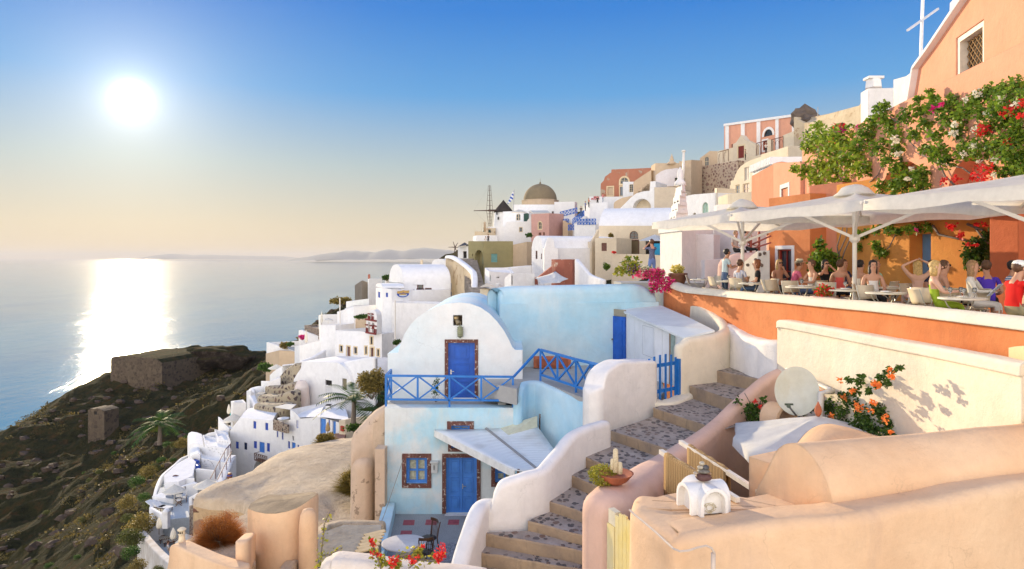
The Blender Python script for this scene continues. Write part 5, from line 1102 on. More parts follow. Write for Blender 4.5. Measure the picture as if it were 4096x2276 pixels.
hw('cream_chimney_house', 'narrow cream house wing with arched white chimney pot and drainpipe', cE, [(-5,103),(48,101),(130,102)], [1050,1045,905], 1400, CREAM, zb=-12)
hw('terrace_wall', 'cream parapet wall below the striped shirt man', cE, [(275,92),(620,90),(840,89)], [1190,1190,1205], 1431, CREAM, zb=-12, cat='wall', back=1)
mb = MB();mb.add([W(cE(585,1037),98),W(cE(770,965),100),W(cE(838,1037),95),W(cE(838,985),102)], [(0,2,1),(1,2,3)]);so = mb.build('sun_sail', CANVP, fix=False);so.modifiers.new('t', 'SOLIDIFY').thickness = .04;tag(so, 'pale triangular sail shading the terrace of the cream house', 'cloth')
mb = MB();f = Face(W(cE(760,0),93), W(cE(838,0),92));f.box(mb, 0, f.L, zat(cE(0,1200)[1],93), zat(cE(0,1070)[1],93), 0, .1);tag(mb.build('banner',plain('turquoise_sheet',(.02,.30,.50),.6)), 'turquoise and blue sheet hanging behind the striped shirt man', 'banner')
hw('white_house', 'white retaining block with blue crossed railing on top, left of the cream vault', cD, [(1422,124),(1665,121)], [560,552], 735, zb=-4, back=9)
hw('white_house', 'white block carrying the zigzag of blue stair railings', cD, [(1300,132),(1440,130),(1560,132)], [500,480,470], 640, zb=-4)
def zrail(lab, c, pts, d, bays, h_px=45):
 P = [W(c(*q),dd)for q, dd in zip(pts,d)];return railing('railing', lab, P, .15, BLU_R, 1.05, bays, .11, 'blue railings of the far stairs')
BLU_R = plain('far_railing_blue', (.02,.13,.50), .5)
zrail('upper blue railing rising towards the mini market', cD, [(1262,425),(1455,375)], (134,131), [5]);zrail('blue railing across the white retaining block', cD, [(1462,507),(1668,502)], (123.5,120.8), [6])
zrail('short blue railing flight at the left end of the far stairs', cD, [(1300,505),(1358,503)], (131,130.5), [2]);zrail('steep blue railing of the far stair flight', cD, [(1405,505),(1535,405)], (128,127), [5]);zrail('lowest short blue railing of the far stairs', cD, [(1355,573),(1418,570)], (128,127), [2])
hw('white_house', 'white terrace block under the sign reading MINI MARKET', cD, [(1530,134),(1600,131),(1810,129)], [350,330,305], 560, zb=-2, back=8)
mk = hw('market_wall', 'white wall with red lettering MINI MARKET', cD, [(1595,139),(1770,137)], [246,246], 330, zb=4, cat='wall', back=.6)
def text3d(txt, loc, size, mat, rz=0, parent=None, name='lettering', ext=.01, sx=1.0):
 cu = bpy.data.curves.new(name, 'FONT');cu.body = txt;cu.size = size;cu.extrude = ext;cu.align_x = 'CENTER';cu.align_y = 'CENTER';cu.offset = size*.02
 ob = bpy.data.objects.new(name, cu);dg = bpy.context.evaluated_depsgraph_get();col.objects.link(ob);dg.update();me = bpy.data.meshes.new_from_object(ob.evaluated_get(bpy.context.evaluated_depsgraph_get()));bpy.data.objects.remove(ob)
 me.transform(Matrix.Translation(loc)@Matrix.Rotation(rz,4,'Z')@Matrix.Rotation(PI/2,4,'X')@Matrix.Diagonal((sx,1,1,1)));me.materials.clear();me.materials.append(mat);o_ = bpy.data.objects.new(name, me);col.objects.link(o_)
 if parent is not None:o_.parent = parent;me.transform(Matrix.Translation(-parent.location)if not parent.rotation_euler.z else(Matrix.Translation(parent.location)@parent.rotation_euler.to_matrix().to_4x4()).inverted())
 return o_
RED = plain('sign_red', (.45,.02,.02), .6);q = W(cD(1675,248), 137.8)
text3d('MINI', W(cD(1680,254),137.75), .62, RED, -.1, mk, 'lettering');text3d('MARKET', W(cD(1678,274),137.75), .56, RED, -.1, mk, 'lettering')
hw('white_house', 'long white parapet below the terracotta ruin', cD, [(1770,137),(2010,134)], [248,246], 350, zb=4, back=1, cat='wall')
hw('stair_flank', 'beige ramp wall climbing right of the far stairs', cE, [(300,124),(520,122)], [600,520], 735, BEIGE, zb=-2, back=4, cat='wall', prof=[(300,620),(310,595),(340,575),(400,545),(520,520)])
hw('white_house', 'white cave house front with a large shallow arched niche under the beige tower', cE, [(290,120),(780,116)], [735,470], 740, zb=-4, back=6, prof=[(290,735),(340,700),(420,620),(500,540),(560,495),(640,472),(712,465),(720,360),(775,355),(780,360)], ops=[[o('niche',518,558,728,738,m=CREAM,arch=True,rec=1.6)]])
r = hw('ruined_house', 'ruined terracotta house with crumbling left edge, arched fanlight and boarded window', cE, [(150,142),(728,136)], [300,205], 530, plaster('ruin_terracotta',(.48,.20,.12),(.42,.17,.10),.8,2.5,stain=(.55,.42,.30),stain_amt=.6,peel=(.42,.33,.24),peel_lo=.60,bev=0), zb=4, back=7, prof=[(150,455),(152,385),(185,350),(200,305),(235,280),(255,262),(272,258),(274,222),(500,214),(728,203)], ops=[[o('win',375,312,468,386,m=CRF,arch=True,sur=CRF,sw=.3),o('dark',230,424,292,520,m=plain('board',(.55,.42,.28)),sur=CRF,sw=.25),o('dark',372,420,404,522,m=GREYD,sur=CRF,sw=.2)]])
hw('white_house', 'small white house with a paned window in front of the ruin', cE, [(404,133),(528,131)], [362,362], 490, zb=2, back=4, ops=[[o('panes',478,392,522,482,m=CRF,grid=(1,3))]])
st = hw('outdoor_stair', 'beige outdoor staircase slanting up to the beige tower', cE, [(525,129),(728,127)], [370,225], 520, BEIGE, zb=2, back=2.2, cat='stairs', prof=[(525,370),(545,350),(600,312),(728,228)])
f = Face(W(cE(560,0),127.6), W(cE(728,0),126));mb = MB();
for k in range(7):
 s0 = f.L*k/7;zz = lerp(f.at(cE(560,470))[1], f.at(cE(700,350))[1], k/6.);f.box(mb, s0, f.L, 4, zz, -.02, 1.2-.1*k)
mb.build('steps', BEIGE, st)
hw('beige_tower_house', 'tall beige house with a pale weathered patch and dark green door', cE, [(728,129),(776,126),(1048,123)], [180,150,148], 430, BEIGE, zb=0, ops=[[],[o('dark',1003,318,1042,412,m=DGRN)]], roof='flat')
mb = MB();f = Face(W(cE(776,0),125.95), W(cE(1048,0),122.95));pp = [f.p(*f.at(cE(*q)),d=-.02)for q in((780,425),(780,290),(840,245),(900,222),(1000,208),(1040,205),(1040,315),(1000,318),(1000,412))];mb.prism(pp, (0,.015,0));mb.build('pale_patch', LAV, bpy.data.objects['beige_tower_house'])
hw('beige_house', 'beige cube right of the dark green door with one tiny window', cE, [(1048,121),(1188,118),(1312,122)], [130,112,118], 500, BEIGE, zb=0, ops=[[o('dark',1103,316,1116,348)],[]])
hw('beige_house', 'weathered beige wall below the green door house', cE, [(765,116),(1010,114),(1180,116)], [425,425,480], 760, plaster('faded_beige',(.66,.56,.42),(.58,.47,.34),.7,2), zb=-4)
c0 = W(cE(965,145), 124);mb = MB();mb.lathe(c0, [(.9,-.3),(.7,.1),(.3,.3),(.45,.6),(.22,.8),(.3,1.0),(.1,1.3),(.04,1.6)], 10);tag(mb.build('roof_lantern',BEIGE,smooth=True), 'small turned stone finial on top of the beige tower house', 'finial')
P = [(1088,118.5)];mb = MB();mb.tube([W(cE(1095,395),60),W(cE(1102,14),60)], .11, 8);mb.lathe(W(cE(1102,14),60), [(.16,-.05),(.18,.05),(.1,.12)], 8)
tag(mb.build('flagpole',PW,smooth=True), 'tall bare white flagpole above the white belfry', 'pole')
hw('stone_wall', 'rubble stone retaining wall below the striped pink house', cE, [(1250,124),(1450,121),(1720,116)], [190,165,115], 500, plaster('x',(.5,.4,.3))if False else stonewall('pale_rubble_masonry',(.52,.40,.29),(.20,.11,.09),(.34,.22,.17),1.6,.17,.06), zb=2, cat='wall', back=3)
hw('terrace_wall', 'long beige terrace wall with a pale coping above the rubble wall', cF, [(130,124),(700,117),(950,112)], [1030,910,860], 1060, CREAM, zb=6, cat='wall', back=1)
hw('white_house', 'white house with pale green arched window under the rubble wall', cE, [(1110,84),(1460,78)], [525,490], 780, zb=-5, back=8, prof=[(1110,530),(1200,510),(1460,488)], ops=[[o('win',1312,597,1386,730,m=plain('pale_green_frame',(.45,.55,.42)),arch=True,pm=plain('pale_green_pane',(.45,.62,.50),.5)),o('win',1202,718,1248,760,m=CREAM,arch=True)]])
s = F
G_ = plaster('striped_house_pink', (.72,.36,.24), (.66,.32,.21), .5, 2.5, bev=0);
r = hw('striped_house', 'large pink house with white pilasters on the ridge and a half round window', cF, [(277,133),(1110,116)], [565,450], 880, G_, zb=8, back=8, ops=[[o('panes',733,622,831,698,m=DARK(),arch=True,grid=(3,1),pm=GLASS()),o('dark',722,750,770,860,m=REDD,sur=WHITE_FAR,sw=.3),o('dark',358,790,374,830)]])
f = Face(W(cF(277,0),133), W(cF(1110,0),116))
for x0, x1 in((292,332), (470,513), (650,692), (865,902), (1055,1095)):
 mb = MB();s0 = f.at(cF(x0,700))[0];s1 = f.at(cF(x1,700))[0];zt = f.at(cF((x0+x1)/2,np.interp((x0+x1)/2,[277,1110],[565,450])))[1];f.box(mb, s0, s1, 9, zt-.05, -.06, .02);mb.build('pilaster', WHITE_FAR, r)
mb = MB();a, b = f.p(0, f.at(cF(277,572))[1], -.08), f.p(f.L, f.at(cF(1110,458))[1], -.08);mb.obox(a, b, .16, .45);mb.build('cornice', WHITE_FAR, r)
mb = MB();oo = dict(s0=f.at(cF(733,0))[0], s1=f.at(cF(831,0))[0], z0=f.at(cF(780,698))[1], z1=f.at(cF(780,622))[1], arch=True);ringed(mb, f, oo, -.45, -.05, .02, bottom=False);mb.build('window_surround', WHITE_FAR, r)
r = hw('gateway', 'classical cream gateway with pediment and dark red double door before the striped house', cF, [(378,122),(555,119)], [790,755], 940, CREAM, zb=8, back=1.2, cat='gate', prof=[(378,790),(412,772),(472,686),(522,745),(555,755)], ops=[[o('door',437,812,505,950,m=REDD,leaf=2,rows=3,sur=CRF,sw=.25)]])
for lab, xs, d in(('cream garden wall left of the gateway',(200,378),(124,122)), ('cream garden wall between the gateway and the ornate railing',(555,640),(119,117.5)), ('cream pier between the two ornate railings',(770,820),(115.5,115)), ('cream wall right of the ornate railings',(950,1075),(113,111))):
 tp = {200:870, 555:760, 770:735, 950:690}[xs[0]];t2 = {378:830, 640:790, 820:740, 1075:640}[xs[1]]
 hw('garden_wall', lab, cF, [(xs[0],d[0]),(xs[1],d[1])], [tp,t2], 960, CREAM, zb=8, cat='wall', back=.8)
IRON = plain('rusty_iron', (.16,.07,.05), .7)
def fancy(lab, c, a, b, da, db, h):
 A_, B_ = W(c(*a), da), W(c(*b), db);root = empty('iron_railing', A_-Vector((0,0,h)), lab, 'railing');mb = MB();mb.obox(A_, B_, .1, .1);mb.obox(A_-Vector((0,0,h)), B_-Vector((0,0,h)), .1, .1);mb.build('rails', IRON, root);mb = MB();n = int((B_-A_).length/.8)
 for k in range(n+1):p = A_.lerp(B_, k/n);mb.obox(p, p-Vector((0,0,h)), .06, .06)
 for k in range(n):
  p = A_.lerp(B_, (k+.5)/n);mb.tube([p+Vector((.35*math.cos(t),0,-h/2+h*.4*math.sin(t)))for t in[2*PI*j/8 for j in range(9)]], .035, 3)
 mb.build('scrollwork', IRON, root)
fancy('ornate iron railing just right of the red gateway', cF, (642,782), (755,752), 117.2, 115.6, 3.3*.9);fancy('ornate iron railing behind the man in white', cF, (818,740), (952,705), 115, 112.8, 3.0);fancy('ornate iron railing on the left end of the terrace', cF, (205,885), (325,850), 124, 122.5, 2.6)
hw('beige_arch_wall', 'beige wall with an arched opening left of the iron railing', cF, [(0,126),(205,124)], [930,870], 1050, BEIGE, zb=6, cat='wall', back=1, prof=[(0,950),(50,915),(110,868),(205,870)], ops=[[o('win',52,930,102,1045,m=CRF,arch=True)]])
r = hw('ruined_wall', 'ruined ochre masonry with a broken top right of the striped house', cF, [(1075,111),(1195,109),(1500,100),(1770,92),(1850,90)], [480,550,500,420,310], 800, ROUGHW, zb=8, cat='ruin', back=3, ops=[[],[o('dark',1205,640,1242,695)],[o('niche',1505,548,1700,700,m=DARK(),arch=.6,rec=1)]])
mb = MB();mb.blob(W(cF(1200,500),113), 1.9, 14, .5, 2.5, (1.2,.6,1));mb.blob(W(cF(1270,535),111), 1.5, 12, .5, 2.5, (1.4,.6,.8));tag(mb.build('rock_pile',plaster('dark_rubble',(.10,.08,.07),(.2,.15,.11),.8,.8,bev=0,bumpd=.1)), 'dark broken masonry lump on the ridge behind the ruin', 'rubble')
mb = MB();mb.tube([W(cF(1349,530),108),W(cF(1350,365),108)], .06, 5);tag(mb.build('antenna_pole',plain('grey_pole',(.35,.34,.33))), 'thin bare pole above the ruined ochre masonry', 'pole')
r = hw('cream_vault_house', 'cream vaulted house with a row of grey panelled shutters, white pergola at its side', cE, [(1630,92),(1680,91),(2300,78)], [400,400,-10], 510, CREAM, zb=4, ops=[[],[]], roof='none')
r2 = hw('cream_vault_house', 'upper front of the cream vaulted house, rounded at its left shoulder', cE, [(1640,90.5),(2300,77)], [350,60], 520, CREAM, zb=2, back=7, prof=[(1640,350),(1672,345),(1690,290),(1715,235),(1755,185),(1810,145),(1870,115),(1960,85),(2146,20),(2300,-25)], ops=[[o('panes',1795,195,1855,345,m=plain('weathered_frame',(.5,.45,.38)),pm=plain('cream_shutter',(.6,.52,.42))),o('panes',1693,398,1742,510,m=CRF,pm=GREYD),o('panes',1778,382,1852,500,m=CRF,pm=plain('pink_grey_board',(.42,.32,.28))),o('panes',1892,368,1948,485,m=CRF,pm=GREYD),o('panes',2095,165,2150,225,m=CRF)]])
bpy.data.objects.remove(r.children[0], do_unlink=True)if False else None
hw('cream_terrace', 'cream terrace block below the row of grey shutters', cE, [(1455,80),(1480,78),(1690,81)], [440,432,445], 640, CREAM, zb=-4, cat='terrace');hw('cream_terrace', 'long cream terrace wall under the visitors leaning out by the pergola', cE, [(1495,76),(1915,70),(2060,66)], [540,490,460], 640, CREAM, zb=-4, cat='terrace')
hw('pink_wall', 'pale pink wall behind the farthest restaurant umbrella', cE, [(1450,56),(1480,54),(2060,46)], [640,625,600], 900, LAV, zb=-5, cat='wall', back=2)
f = Face(W(cE(1890,0),66), W(cE(2130,0),60));root = empty('pergola', f.p(0,6), 'white slatted pergola by the cream vaulted house', 'pergola');mb = MB();z_ = f.at(cE(2000,255))[1];f.box(mb, 0, f.L, z_-.3, z_+.3, 0, .15);mb.build('fascia', WHITE_FAR, root)
for k in range(14):
 mb = MB();s0 = f.L*(k+.2)/14;f.box(mb, s0, s0+f.L*.035, z_+.32, z_+1.0, -.3, 2.5);mb.build('slat', WHITE_FAR, root)
TZ_ = TZ
r = hw('terracotta_house', 'rounded terracotta house with a white framed window above the umbrellas', cF, [(765,44),(840,41),(1150,36)], [1290,1010,990], 1431, SALMON, zb=-2, back=9, ops=[[],[o('shut',934,1292,1012,1440,m=plain('ochre_brown_shutter',(.42,.27,.12)),sur=WHITE,sw=.25)]], roof='none')
f = Face(W(cF(840,0),41), W(cF(1350,0),34));mb = MB();pr = [f.at(cF(*q))for q in((840,1020),(870,1003),(935,990),(1010,1000),(1060,1010),(1100,1030),(1350,1080))]
mb.prism([f.p(s,z)for s,z in pr]+[f.p(pr[-1][0],1.5),f.p(pr[0][0],1.5)], (.8,6,0));mb.build('roof', TERRA, r)
hw('terracotta_house', 'flat roofed terracotta block behind the green vine, its left edge straight', cF, [(1170,50),(1245,46),(1700,40)], [800,800,830], 1100, SALMON, zb=-2, back=9)
hw('cream_house', 'cream block left of the terracotta house, above the pergola', cF, [(700,74),(1010,68),(1170,70)], [910,812,810], 1000, CREAM, zb=2, back=9)
XW = [Vector((11.9,27.5)), Vector((12.4,26.6))]
def fromu(u, d):q = W((u,0), d);return(q.x, q.y)
def wall_uv(name, lab, A, B, z0, z1, mat, ops, thick=.5, cat='wall', c=oc):
 """upright wall between (u, d) points A and B with real openings"""
 f = Face(fromu(*A), fromu(*B));O = []
 for q in ops:
  k, x0, y0, x1, y1 = q[:5];ex = dict(q[5]);s0, _ = f.at(c(x0,y0));s1, _ = f.at(c(x1,y1));_, zt_ = f.at(c((x0+x1)/2,y0));_, zb2 = f.at(c((x0+x1)/2,y1));d = dict(k=k, s0=s0, s1=s1, z0=max(zb2,z0+.01), z1=zt_, rec=.25);d.update(ex);O.append(d)
 root = empty(name, f.p(0,z0), lab, cat);mb = MB();wallgrid(mb, f, z0, lambda s:z1, O)
 mb.quad(f.p(0,z1), f.p(f.L,z1), f.p(f.L,z1,thick), f.p(0,z1,thick));mb.quad(f.p(0,z0), f.p(0,z1), f.p(0,z1,thick), f.p(0,z0,thick));mb.quad(f.p(f.L,z0), f.p(f.L,z0,thick), f.p(f.L,z1,thick), f.p(f.L,z1))
 mb.quad(f.p(0,z0,thick), f.p(0,z1,thick), f.p(f.L,z1,thick), f.p(f.L,z0,thick))
 mb.build('wall', mat, root, fix=False, weld=True)
 for d in O:fit_out(root, f, d)
 return root, f
wall_uv('terracotta_house', 'orange house corner with a dark red window framed in white, behind the umbrellas', (1934,30), (2038,27.5), TZ, 2.6, ORANGE, [o('panes',1957,627,1992,740,m=plain('dark_red_paint',(.28,.03,.02),.5),sur=WHITE,sw=.16,rec=.2)], 4, 'house')
wall_uv('restaurant_wall', 'deep orange recess wall behind the bushy climber', (2036,28.5), (2120,27.0), TZ, 3.0, TERRA, [], .6)
r, f = wall_uv('restaurant_wall', 'yellow orange restaurant wall with a blue niche', (2105,27.2), (2502,20.0), TZ, 2.9, ORANGE2, [o('niche',2288,588,2342,700,m=plaster('niche_blue',(.16,.30,.48),(.12,.25,.42),.6,1),rec=.5)], .8)
mb = MB();s0, z1 = f.at((2327,597));s1, z0 = f.at((2341,650));ox = dict(s0=s0, s1=s1, z0=z0, z1=z1);ringed(mb, f, ox, .06, .38, .5);w_ = mb.build('window', WOOD, r);mb = MB();f.box(mb, s0+.06, s1-.06, z0+.06, z1-.06, .44, .47);mb.build('pane', plain('pale_blue_pane',(.25,.4,.5),.3), w_)
wall_uv('pier', 'tall red orange pier at the right end of the restaurant wall', (2490,18.6), (2562,17.8), TZ, 3.4, plaster('red_orange_plaster',(.62,.17,.07),(.55,.14,.055),.6,1.2), [], 2.2)
wall_uv('restaurant_wall', 'dark orange wall past the tall pier on the right edge', (2550,19.5), (2800,16.5), TZ, 3.0, ORANGE, [], .6)
A_, B_ = (2288, 24.5), (2800, 13.9);f = Face(fromu(*A_), fromu(*B_));root = empty('gable_house', f.p(0,2), 'salmon pink gabled house with a lattice window at the top right', 'house')
zr = lambda u, v:f.at((u,v))
pr = [zr(2295,262), zr(2310,172), zr(2350,118), zr(2400,45), zr(2452,-30), zr(2520,-130), zr(2700,-400)]
prs = [p[0]for p in pr];prz = [p[1]for p in pr];z0 = 2.0
win = dict(k='x', s0=f.at((2405,0))[0], s1=f.at((2475,0))[0], z0=f.at((2440,218))[1], z1=f.at((2440,72))[1], rec=.28)
mb = MB();wallgrid(mb, f, z0, lambda s:float(np.interp(s,prs,prz)), [win], prs, s0=prs[0]);e = f.n*-6;e3 = Vector((e.x,e.y,0))
pts = [f.p(s,z)for s, z in pr];mb.quad(f.p(prs[0],z0), pts[0], pts[0]+e3, f.p(prs[0],z0)+e3);
mb.build('wall', SALMON, root, fix=False, weld=True);mb = MB()
for a, b in zip(pts[:-1], pts[1:]):mb.obox(a+Vector((0,0,.03))-e3*.01, b+Vector((0,0,.03))-e3*.01, .3, .12);mb.quad(a, b, b+e3, a+e3)
mb.build('verge', WHITE, root)
mb = MB();ringed(mb, f, dict(win,s0=win['s0']+.0), .16, .04, .3);wd = mb.build('window', plain('cream_window_frame',(.70,.62,.50),.6), root)
mb = MB();f.box(mb, win['s0']+.16, win['s1']-.16, win['z0']+.16, win['z1']-.16, .3, .33);mb.build('pane', DARK(), wd)
mb = MB();a0, a1, c0_, c1_ = win['s0']+.17, win['s1']-.17, win['z0']+.17, win['z1']-.17;W2, H2 = a1-a0, c1_-c0_
for k in range(-12, 26):
 for sg in(1, -1):
  off = k*W2/6;pts2 = []
  for t in np.linspace(0, 1, 2):
   pass
  x0 = a0+off;z_0 = c0_;x1 = x0+sg*H2;
  def clip(x0, z0, x1, z1):
   t0, t1 = 0., 1.;dx, dz = x1-x0, z1-z0
   for p, q in((-dx,x0-a0), (dx,a1-x0)):
    if p < 0:t0 = max(t0, q/p)
    elif p > 0:t1 = min(t1, q/p)
   return None if t0>=t1 else(x0+dx*t0, z0+dz*t0, x0+dx*t1, z0+dz*t1)
  cl = clip(x0, c0_, x1, c1_)
  if cl:mb.obox(f.p(cl[0],cl[1],.25+.01*sg), f.p(cl[2],cl[3],.25+.01*sg), .03, .012)
mb.build('lattice', plain('lattice_wood',(.42,.25,.10),.7), wd)
r, f2 = wall_uv('vine_wall', 'salmon wall with grey blue arched recesses behind the flowering vines', (2030,33), (2800,13.6), 1.2, 5.2, SALMON, [o('niche',2205,405,2345,560,m=ORANGE2,arch=.8,rec=.9),o('niche',2385,395,2500,560,m=plaster('niche_pale_blue',(.45,.55,.60),(.4,.5,.58),.5),arch=.8,rec=.6)], .5)
hw('white_house', 'white house end left of the salmon gable, with small arched top window', cN, [(670,27),(760,26),(900,24.5)], [570,545,440], 850, WHITE, zb=1, back=5, ops=[[],[]], prof=None)
hw('white_chimney_house', 'stepped white chimney block left of the cross', cN, [(435,34),(488,33),(682,33.5)], [665,632,628], 900, WHITE, zb=1, back=3)
mb = MB();q = W(cN(527,632), 34);mb.lathe(q, [(.42,0),(.38,.35),(.3,.5)], 6);mb.box(q+Vector((0,0,.5)), (.75,.6,.12));tag(mb.build('chimney',WHITE), 'little white chimney cap on the stepped white block', 'chimney')
mb = MB();mb.obox(W(cN(863,460),26), W(cN(880,-20),26), .085, .085);mb.obox(W(cN(770,216),25.2), W(cN(988,62),26.8), .075, .075);tag(mb.build('roof_cross',plain('white_metal_pole',(.72,.70,.68),.5)), 'tall white metal cross with a tilted bar against the sky', 'cross')
mb = MB();q = W(cN(1150,60), 22);P = [W(cN(*p),22.2)for p in((1130,100),(1145,50),(1148,-60),(1260,-60),(1225,0))];mb.prism(P, (.3,1.0,0));tag(mb.build('chimney',WHITE), 'white chimney at the top of the gable roof', 'chimney')
mb = MB();f3 = Face(W(cN(790,0),24.3), W(cN(840,0),23.6));f3.box(mb, .0, .45, f3.at(cN(0,640))[1], f3.at(cN(0,590))[1], -.2, 0);tag(mb.build('meter_box',plain('grey_beige_box',(.4,.36,.3),.6)), 'grey meter box at the left foot of the gable', 'meter box')
mb = MB();f3.box(mb, .05, .6, f3.at(cN(0,745))[1], f3.at(cN(0,665))[1], -.25, 0);tag(mb.build('fuse_box',plain('dark_red_box',(.36,.07,.04),.6)), 'dark red box under the grey meter box', 'box')
r = hw('white_house', 'tall bare white block with a moulded cornice beside the yellow flower pot', cE, [(832,37),(1082,33.5),(1445,37)], [938,895,890], 1440, plaster('creamy_white',(.82,.78,.72),(.78,.74,.72),.5,1.2), zb=-3.2, back=5)
f = Face(W(cE(832,0),37), W(cE(1082,0),33.5));mb = MB();f.box(mb, -.08, f.L+.05, f.at(cE(1000,935))[1], f.at(cE(1000,905))[1]+.1, -.08, .02);mb.build('cornice', WHITE, r)
hw('white_house', 'recessed pink white wall between the tall block and the farthest umbrella', cE, [(1178,35.2),(1445,34.5)], [965,965], 1440, LAV, zb=-3, back=1)
hw('pink_wall', 'lavender pink wall beside the seated couple', cE, [(1450,37),(1850,34)], [915,915], 1240, LAV, zb=-3, back=1, cat='wall')
hw('pink_wall', 'low pale pink bench wall behind the waiter', cE, [(1300,33.5),(1340,32.5),(1640,32.8)], [1262,1256,1240], 1440, LAV, zb=-3, cat='wall')
root = empty('belfry', W(cE(1040,790),38), 'slender white belfry of stacked arched tiers left of the umbrellas', 'belfry');f = Face(W(cE(945,0),38.6), W(cE(1020,0),36.5))
tiers = [(940,1150,790,700), (960,1140,700,610), (980,1130,610,510), (998,1122,510,455), (1008,1115,455,395)]
for i, (x0, x1, y0, y1)in enumerate(tiers):
 fa = Face(W(cE(x0,0),38.4), W(cE(x0+75,0),36.4));sd_ = W(cE(x1,0), 36.9)-W(cE(x0+75,0), 36.4);mb = MB();z0, z1 = zat(cE(0,y0)[1], 36.4), zat(cE(0,y1)[1], 36.4)
 ops_ = [dict(s0=fa.L*a,s1=fa.L*b,z0=z0+.1,z1=z1-.25,rec=.35,arch=True)for a, b in((.12,.42),(.56,.86))]if i < 4 else[]
 wallgrid(mb, fa, z0, lambda s:z1, ops_);A0, B0 = fa.A, fa.B;s2 = V2(sd_);q = [A0, B0, B0+s2, A0+s2]
 for a, b in((q[1],q[2]), (q[2],q[3]), (q[3],q[0])):mb.quad(Vector((*a,z0)), Vector((*b,z0)), Vector((*b,z1)), Vector((*a,z1)))
 mb.poly([Vector((*p,z1))for p in q]);mb.build('tier', WHITE, root, fix=False, weld=True)
 mb = MB();cen = sum(q, Vector((0,0)))/4;mb.prism([Vector((*(cen+(p-cen)*1.08),z0-.1))for p in q], (0,0,.2));mb.build('moulding', WHITE, root)
 for od in ops_:
  mb = MB();filled(mb, fa, od, .33, .36, -.002);mb.build('arch_recess', WHITE, root)
mb = MB();q = W(cE(1060,395), 37.2);mb.lathe(q, [(.34,-.05),(.28,.15),(.14,.3),(.18,.55),(.12,.8),(.02,.95)], 10);mb.build('finial', WHITE, root, smooth=True)
r = hw('white_stair', 'white stepped stair blocks with stones set in, left of the red window', cG, [(1195,29.5),(1280,29),(1368,28.5),(1525,28)], [792,715,645,640], 1000, plaster('stone_set_plaster',(.76,.68,.56),(.7,.6,.46),.6,1), zb=TZ, cat='stairs', back=.9, bdir=(.25,1,0))
for k, (x, y)in enumerate(((1400,690),(1455,675),(1345,760),(1420,830),(1245,825),(1390,770))):
 mb = MB();mb.blob(W(cG(x,y),28.35-.002*k+(1400-x)*.004), .065, 9, .4, 2, (1.2,.5,1.1));mb.build('set_stone', plain('grey_brown_stone',(.16,.12,.09),.9,var=.3), r)
rr = plain('dull_red_paint', (.30,.07,.05), .6);root = empty('stair_railing', W(cG(1280,780),30), 'dull red wooden railing slanting up beside the seated couple', 'railing')
for(a, b, w_)in(((1250,500),(1540,385),.07), ((1250,585),(1540,455),.06), ((1245,640),(1540,540),.06)):mb = MB();mb.obox(W(cG(*a),30.4), W(cG(*b),29.6), w_, w_);mb.build('rail', rr, root)
for x, y0, y1 in((1282,480,790), (1385,400,715), (1530,385,640)):mb = MB();mb.obox(W(cG(x,y0),30.1), W(cG(x,y1),30.1), .09, .09);mb.build('post', rr, root)
sweep('pink_ramp', 'smooth pink ramp wall under the seated couple', 'wall', [(cG(1010,735),31),(cG(1080,705),30.8),(cG(1160,675),30.5),(cG(1370,665),30)], 1.2, TZ, plaster('pink_ramp_plaster',(.75,.48,.38),(.7,.43,.34),.5,1.2), .3)
hw('vaulted_house', 'long white barrel vaulted house with brown framed doors behind the oval blue sign', cC, [(1020,113),(1185,106),(1728,106)], [540,522,510], 740, zb=-12, roof='none', ops=[[],[o('dark',1350,505,1404,582,m=GLASS(),sur=BR,sw=.12),o('dark',1345,594,1412,712,m=NAVY,sur=BR,sw=.15),o('dark',1441,585,1498,668,m=GLASS(),sur=BR,sw=.12),o('dark',1290,596,1312,684,m=BR)]])
f = Face(W(cC(1185,0),106), W(cC(1728,0),106));mb = MB();n = 16;w2 = W(cC(1020,0), 113);w1 = W(cC(1185,0), 106);dv = V2(w2)-V2(w1);zs = f.at(cC(1185,522))[1];hh = f.at(cC(1185,345))[1]-zs+.5
L_, R_ = [], []
for k in range(n+1):
 t = PI*k/n;a = V2(w1)+dv*(1-math.cos(t))/2;b = a+f.e*f.L;z = zs+hh*math.sin(t)**.85;L_.append(Vector((*a,z)));R_.append(Vector((*b,z)))
for k in range(n):mb.quad(L_[k], R_[k], R_[k+1], L_[k+1])
mb.poly(L_[::-1]);mb.poly(R_);mb.build('roof', WHITE_FAR, bpy.data.objects['vaulted_house.002'], smooth=True, weld=True, angle=1.0)
mb = MB();pr = [f.at(cC(*q))for q in((1300,540),(1305,500),(1340,475),(1375,468),(1410,478),(1432,505),(1440,540))];mb.prism([f.p(s,z,-.12)for s,z in pr], (0,.5,0));mb.build('dormer', WHITE_FAR, bpy.data.objects['vaulted_house.002'])
r = hw('white_house', 'white annex carrying the oval blue sign, small vault at its left', cC, [(868,107),(945,102),(1050,101),(1288,103)], [575,575,590,600], 990, zb=-16, ops=[[o('shut',892,622,918,688,m=BLU,rails=2)],[o('shut',982,632,1007,682,m=BLU,rails=2)],[]])
mb = MB();P0_ = W(cC(868,575), 107);P1_ = W(cC(945,575), 102);v = Vector((3.2,.5,0));L_ = [];
for k in range(11):t = PI*k/10;q = P0_.lerp(P1_, (1-math.cos(t))/2);L_.append(Vector((q.x,q.y,P1_.z+.6*math.sin(t)**.8-.02)))
for k in range(10):mb.quad(L_[k], L_[k+1], L_[k+1]+v, L_[k]+v)
mb.poly(L_);mb.poly([q+v for q in L_]);mb.build('vault', WHITE_FAR, r, smooth=True, weld=True, angle=1)
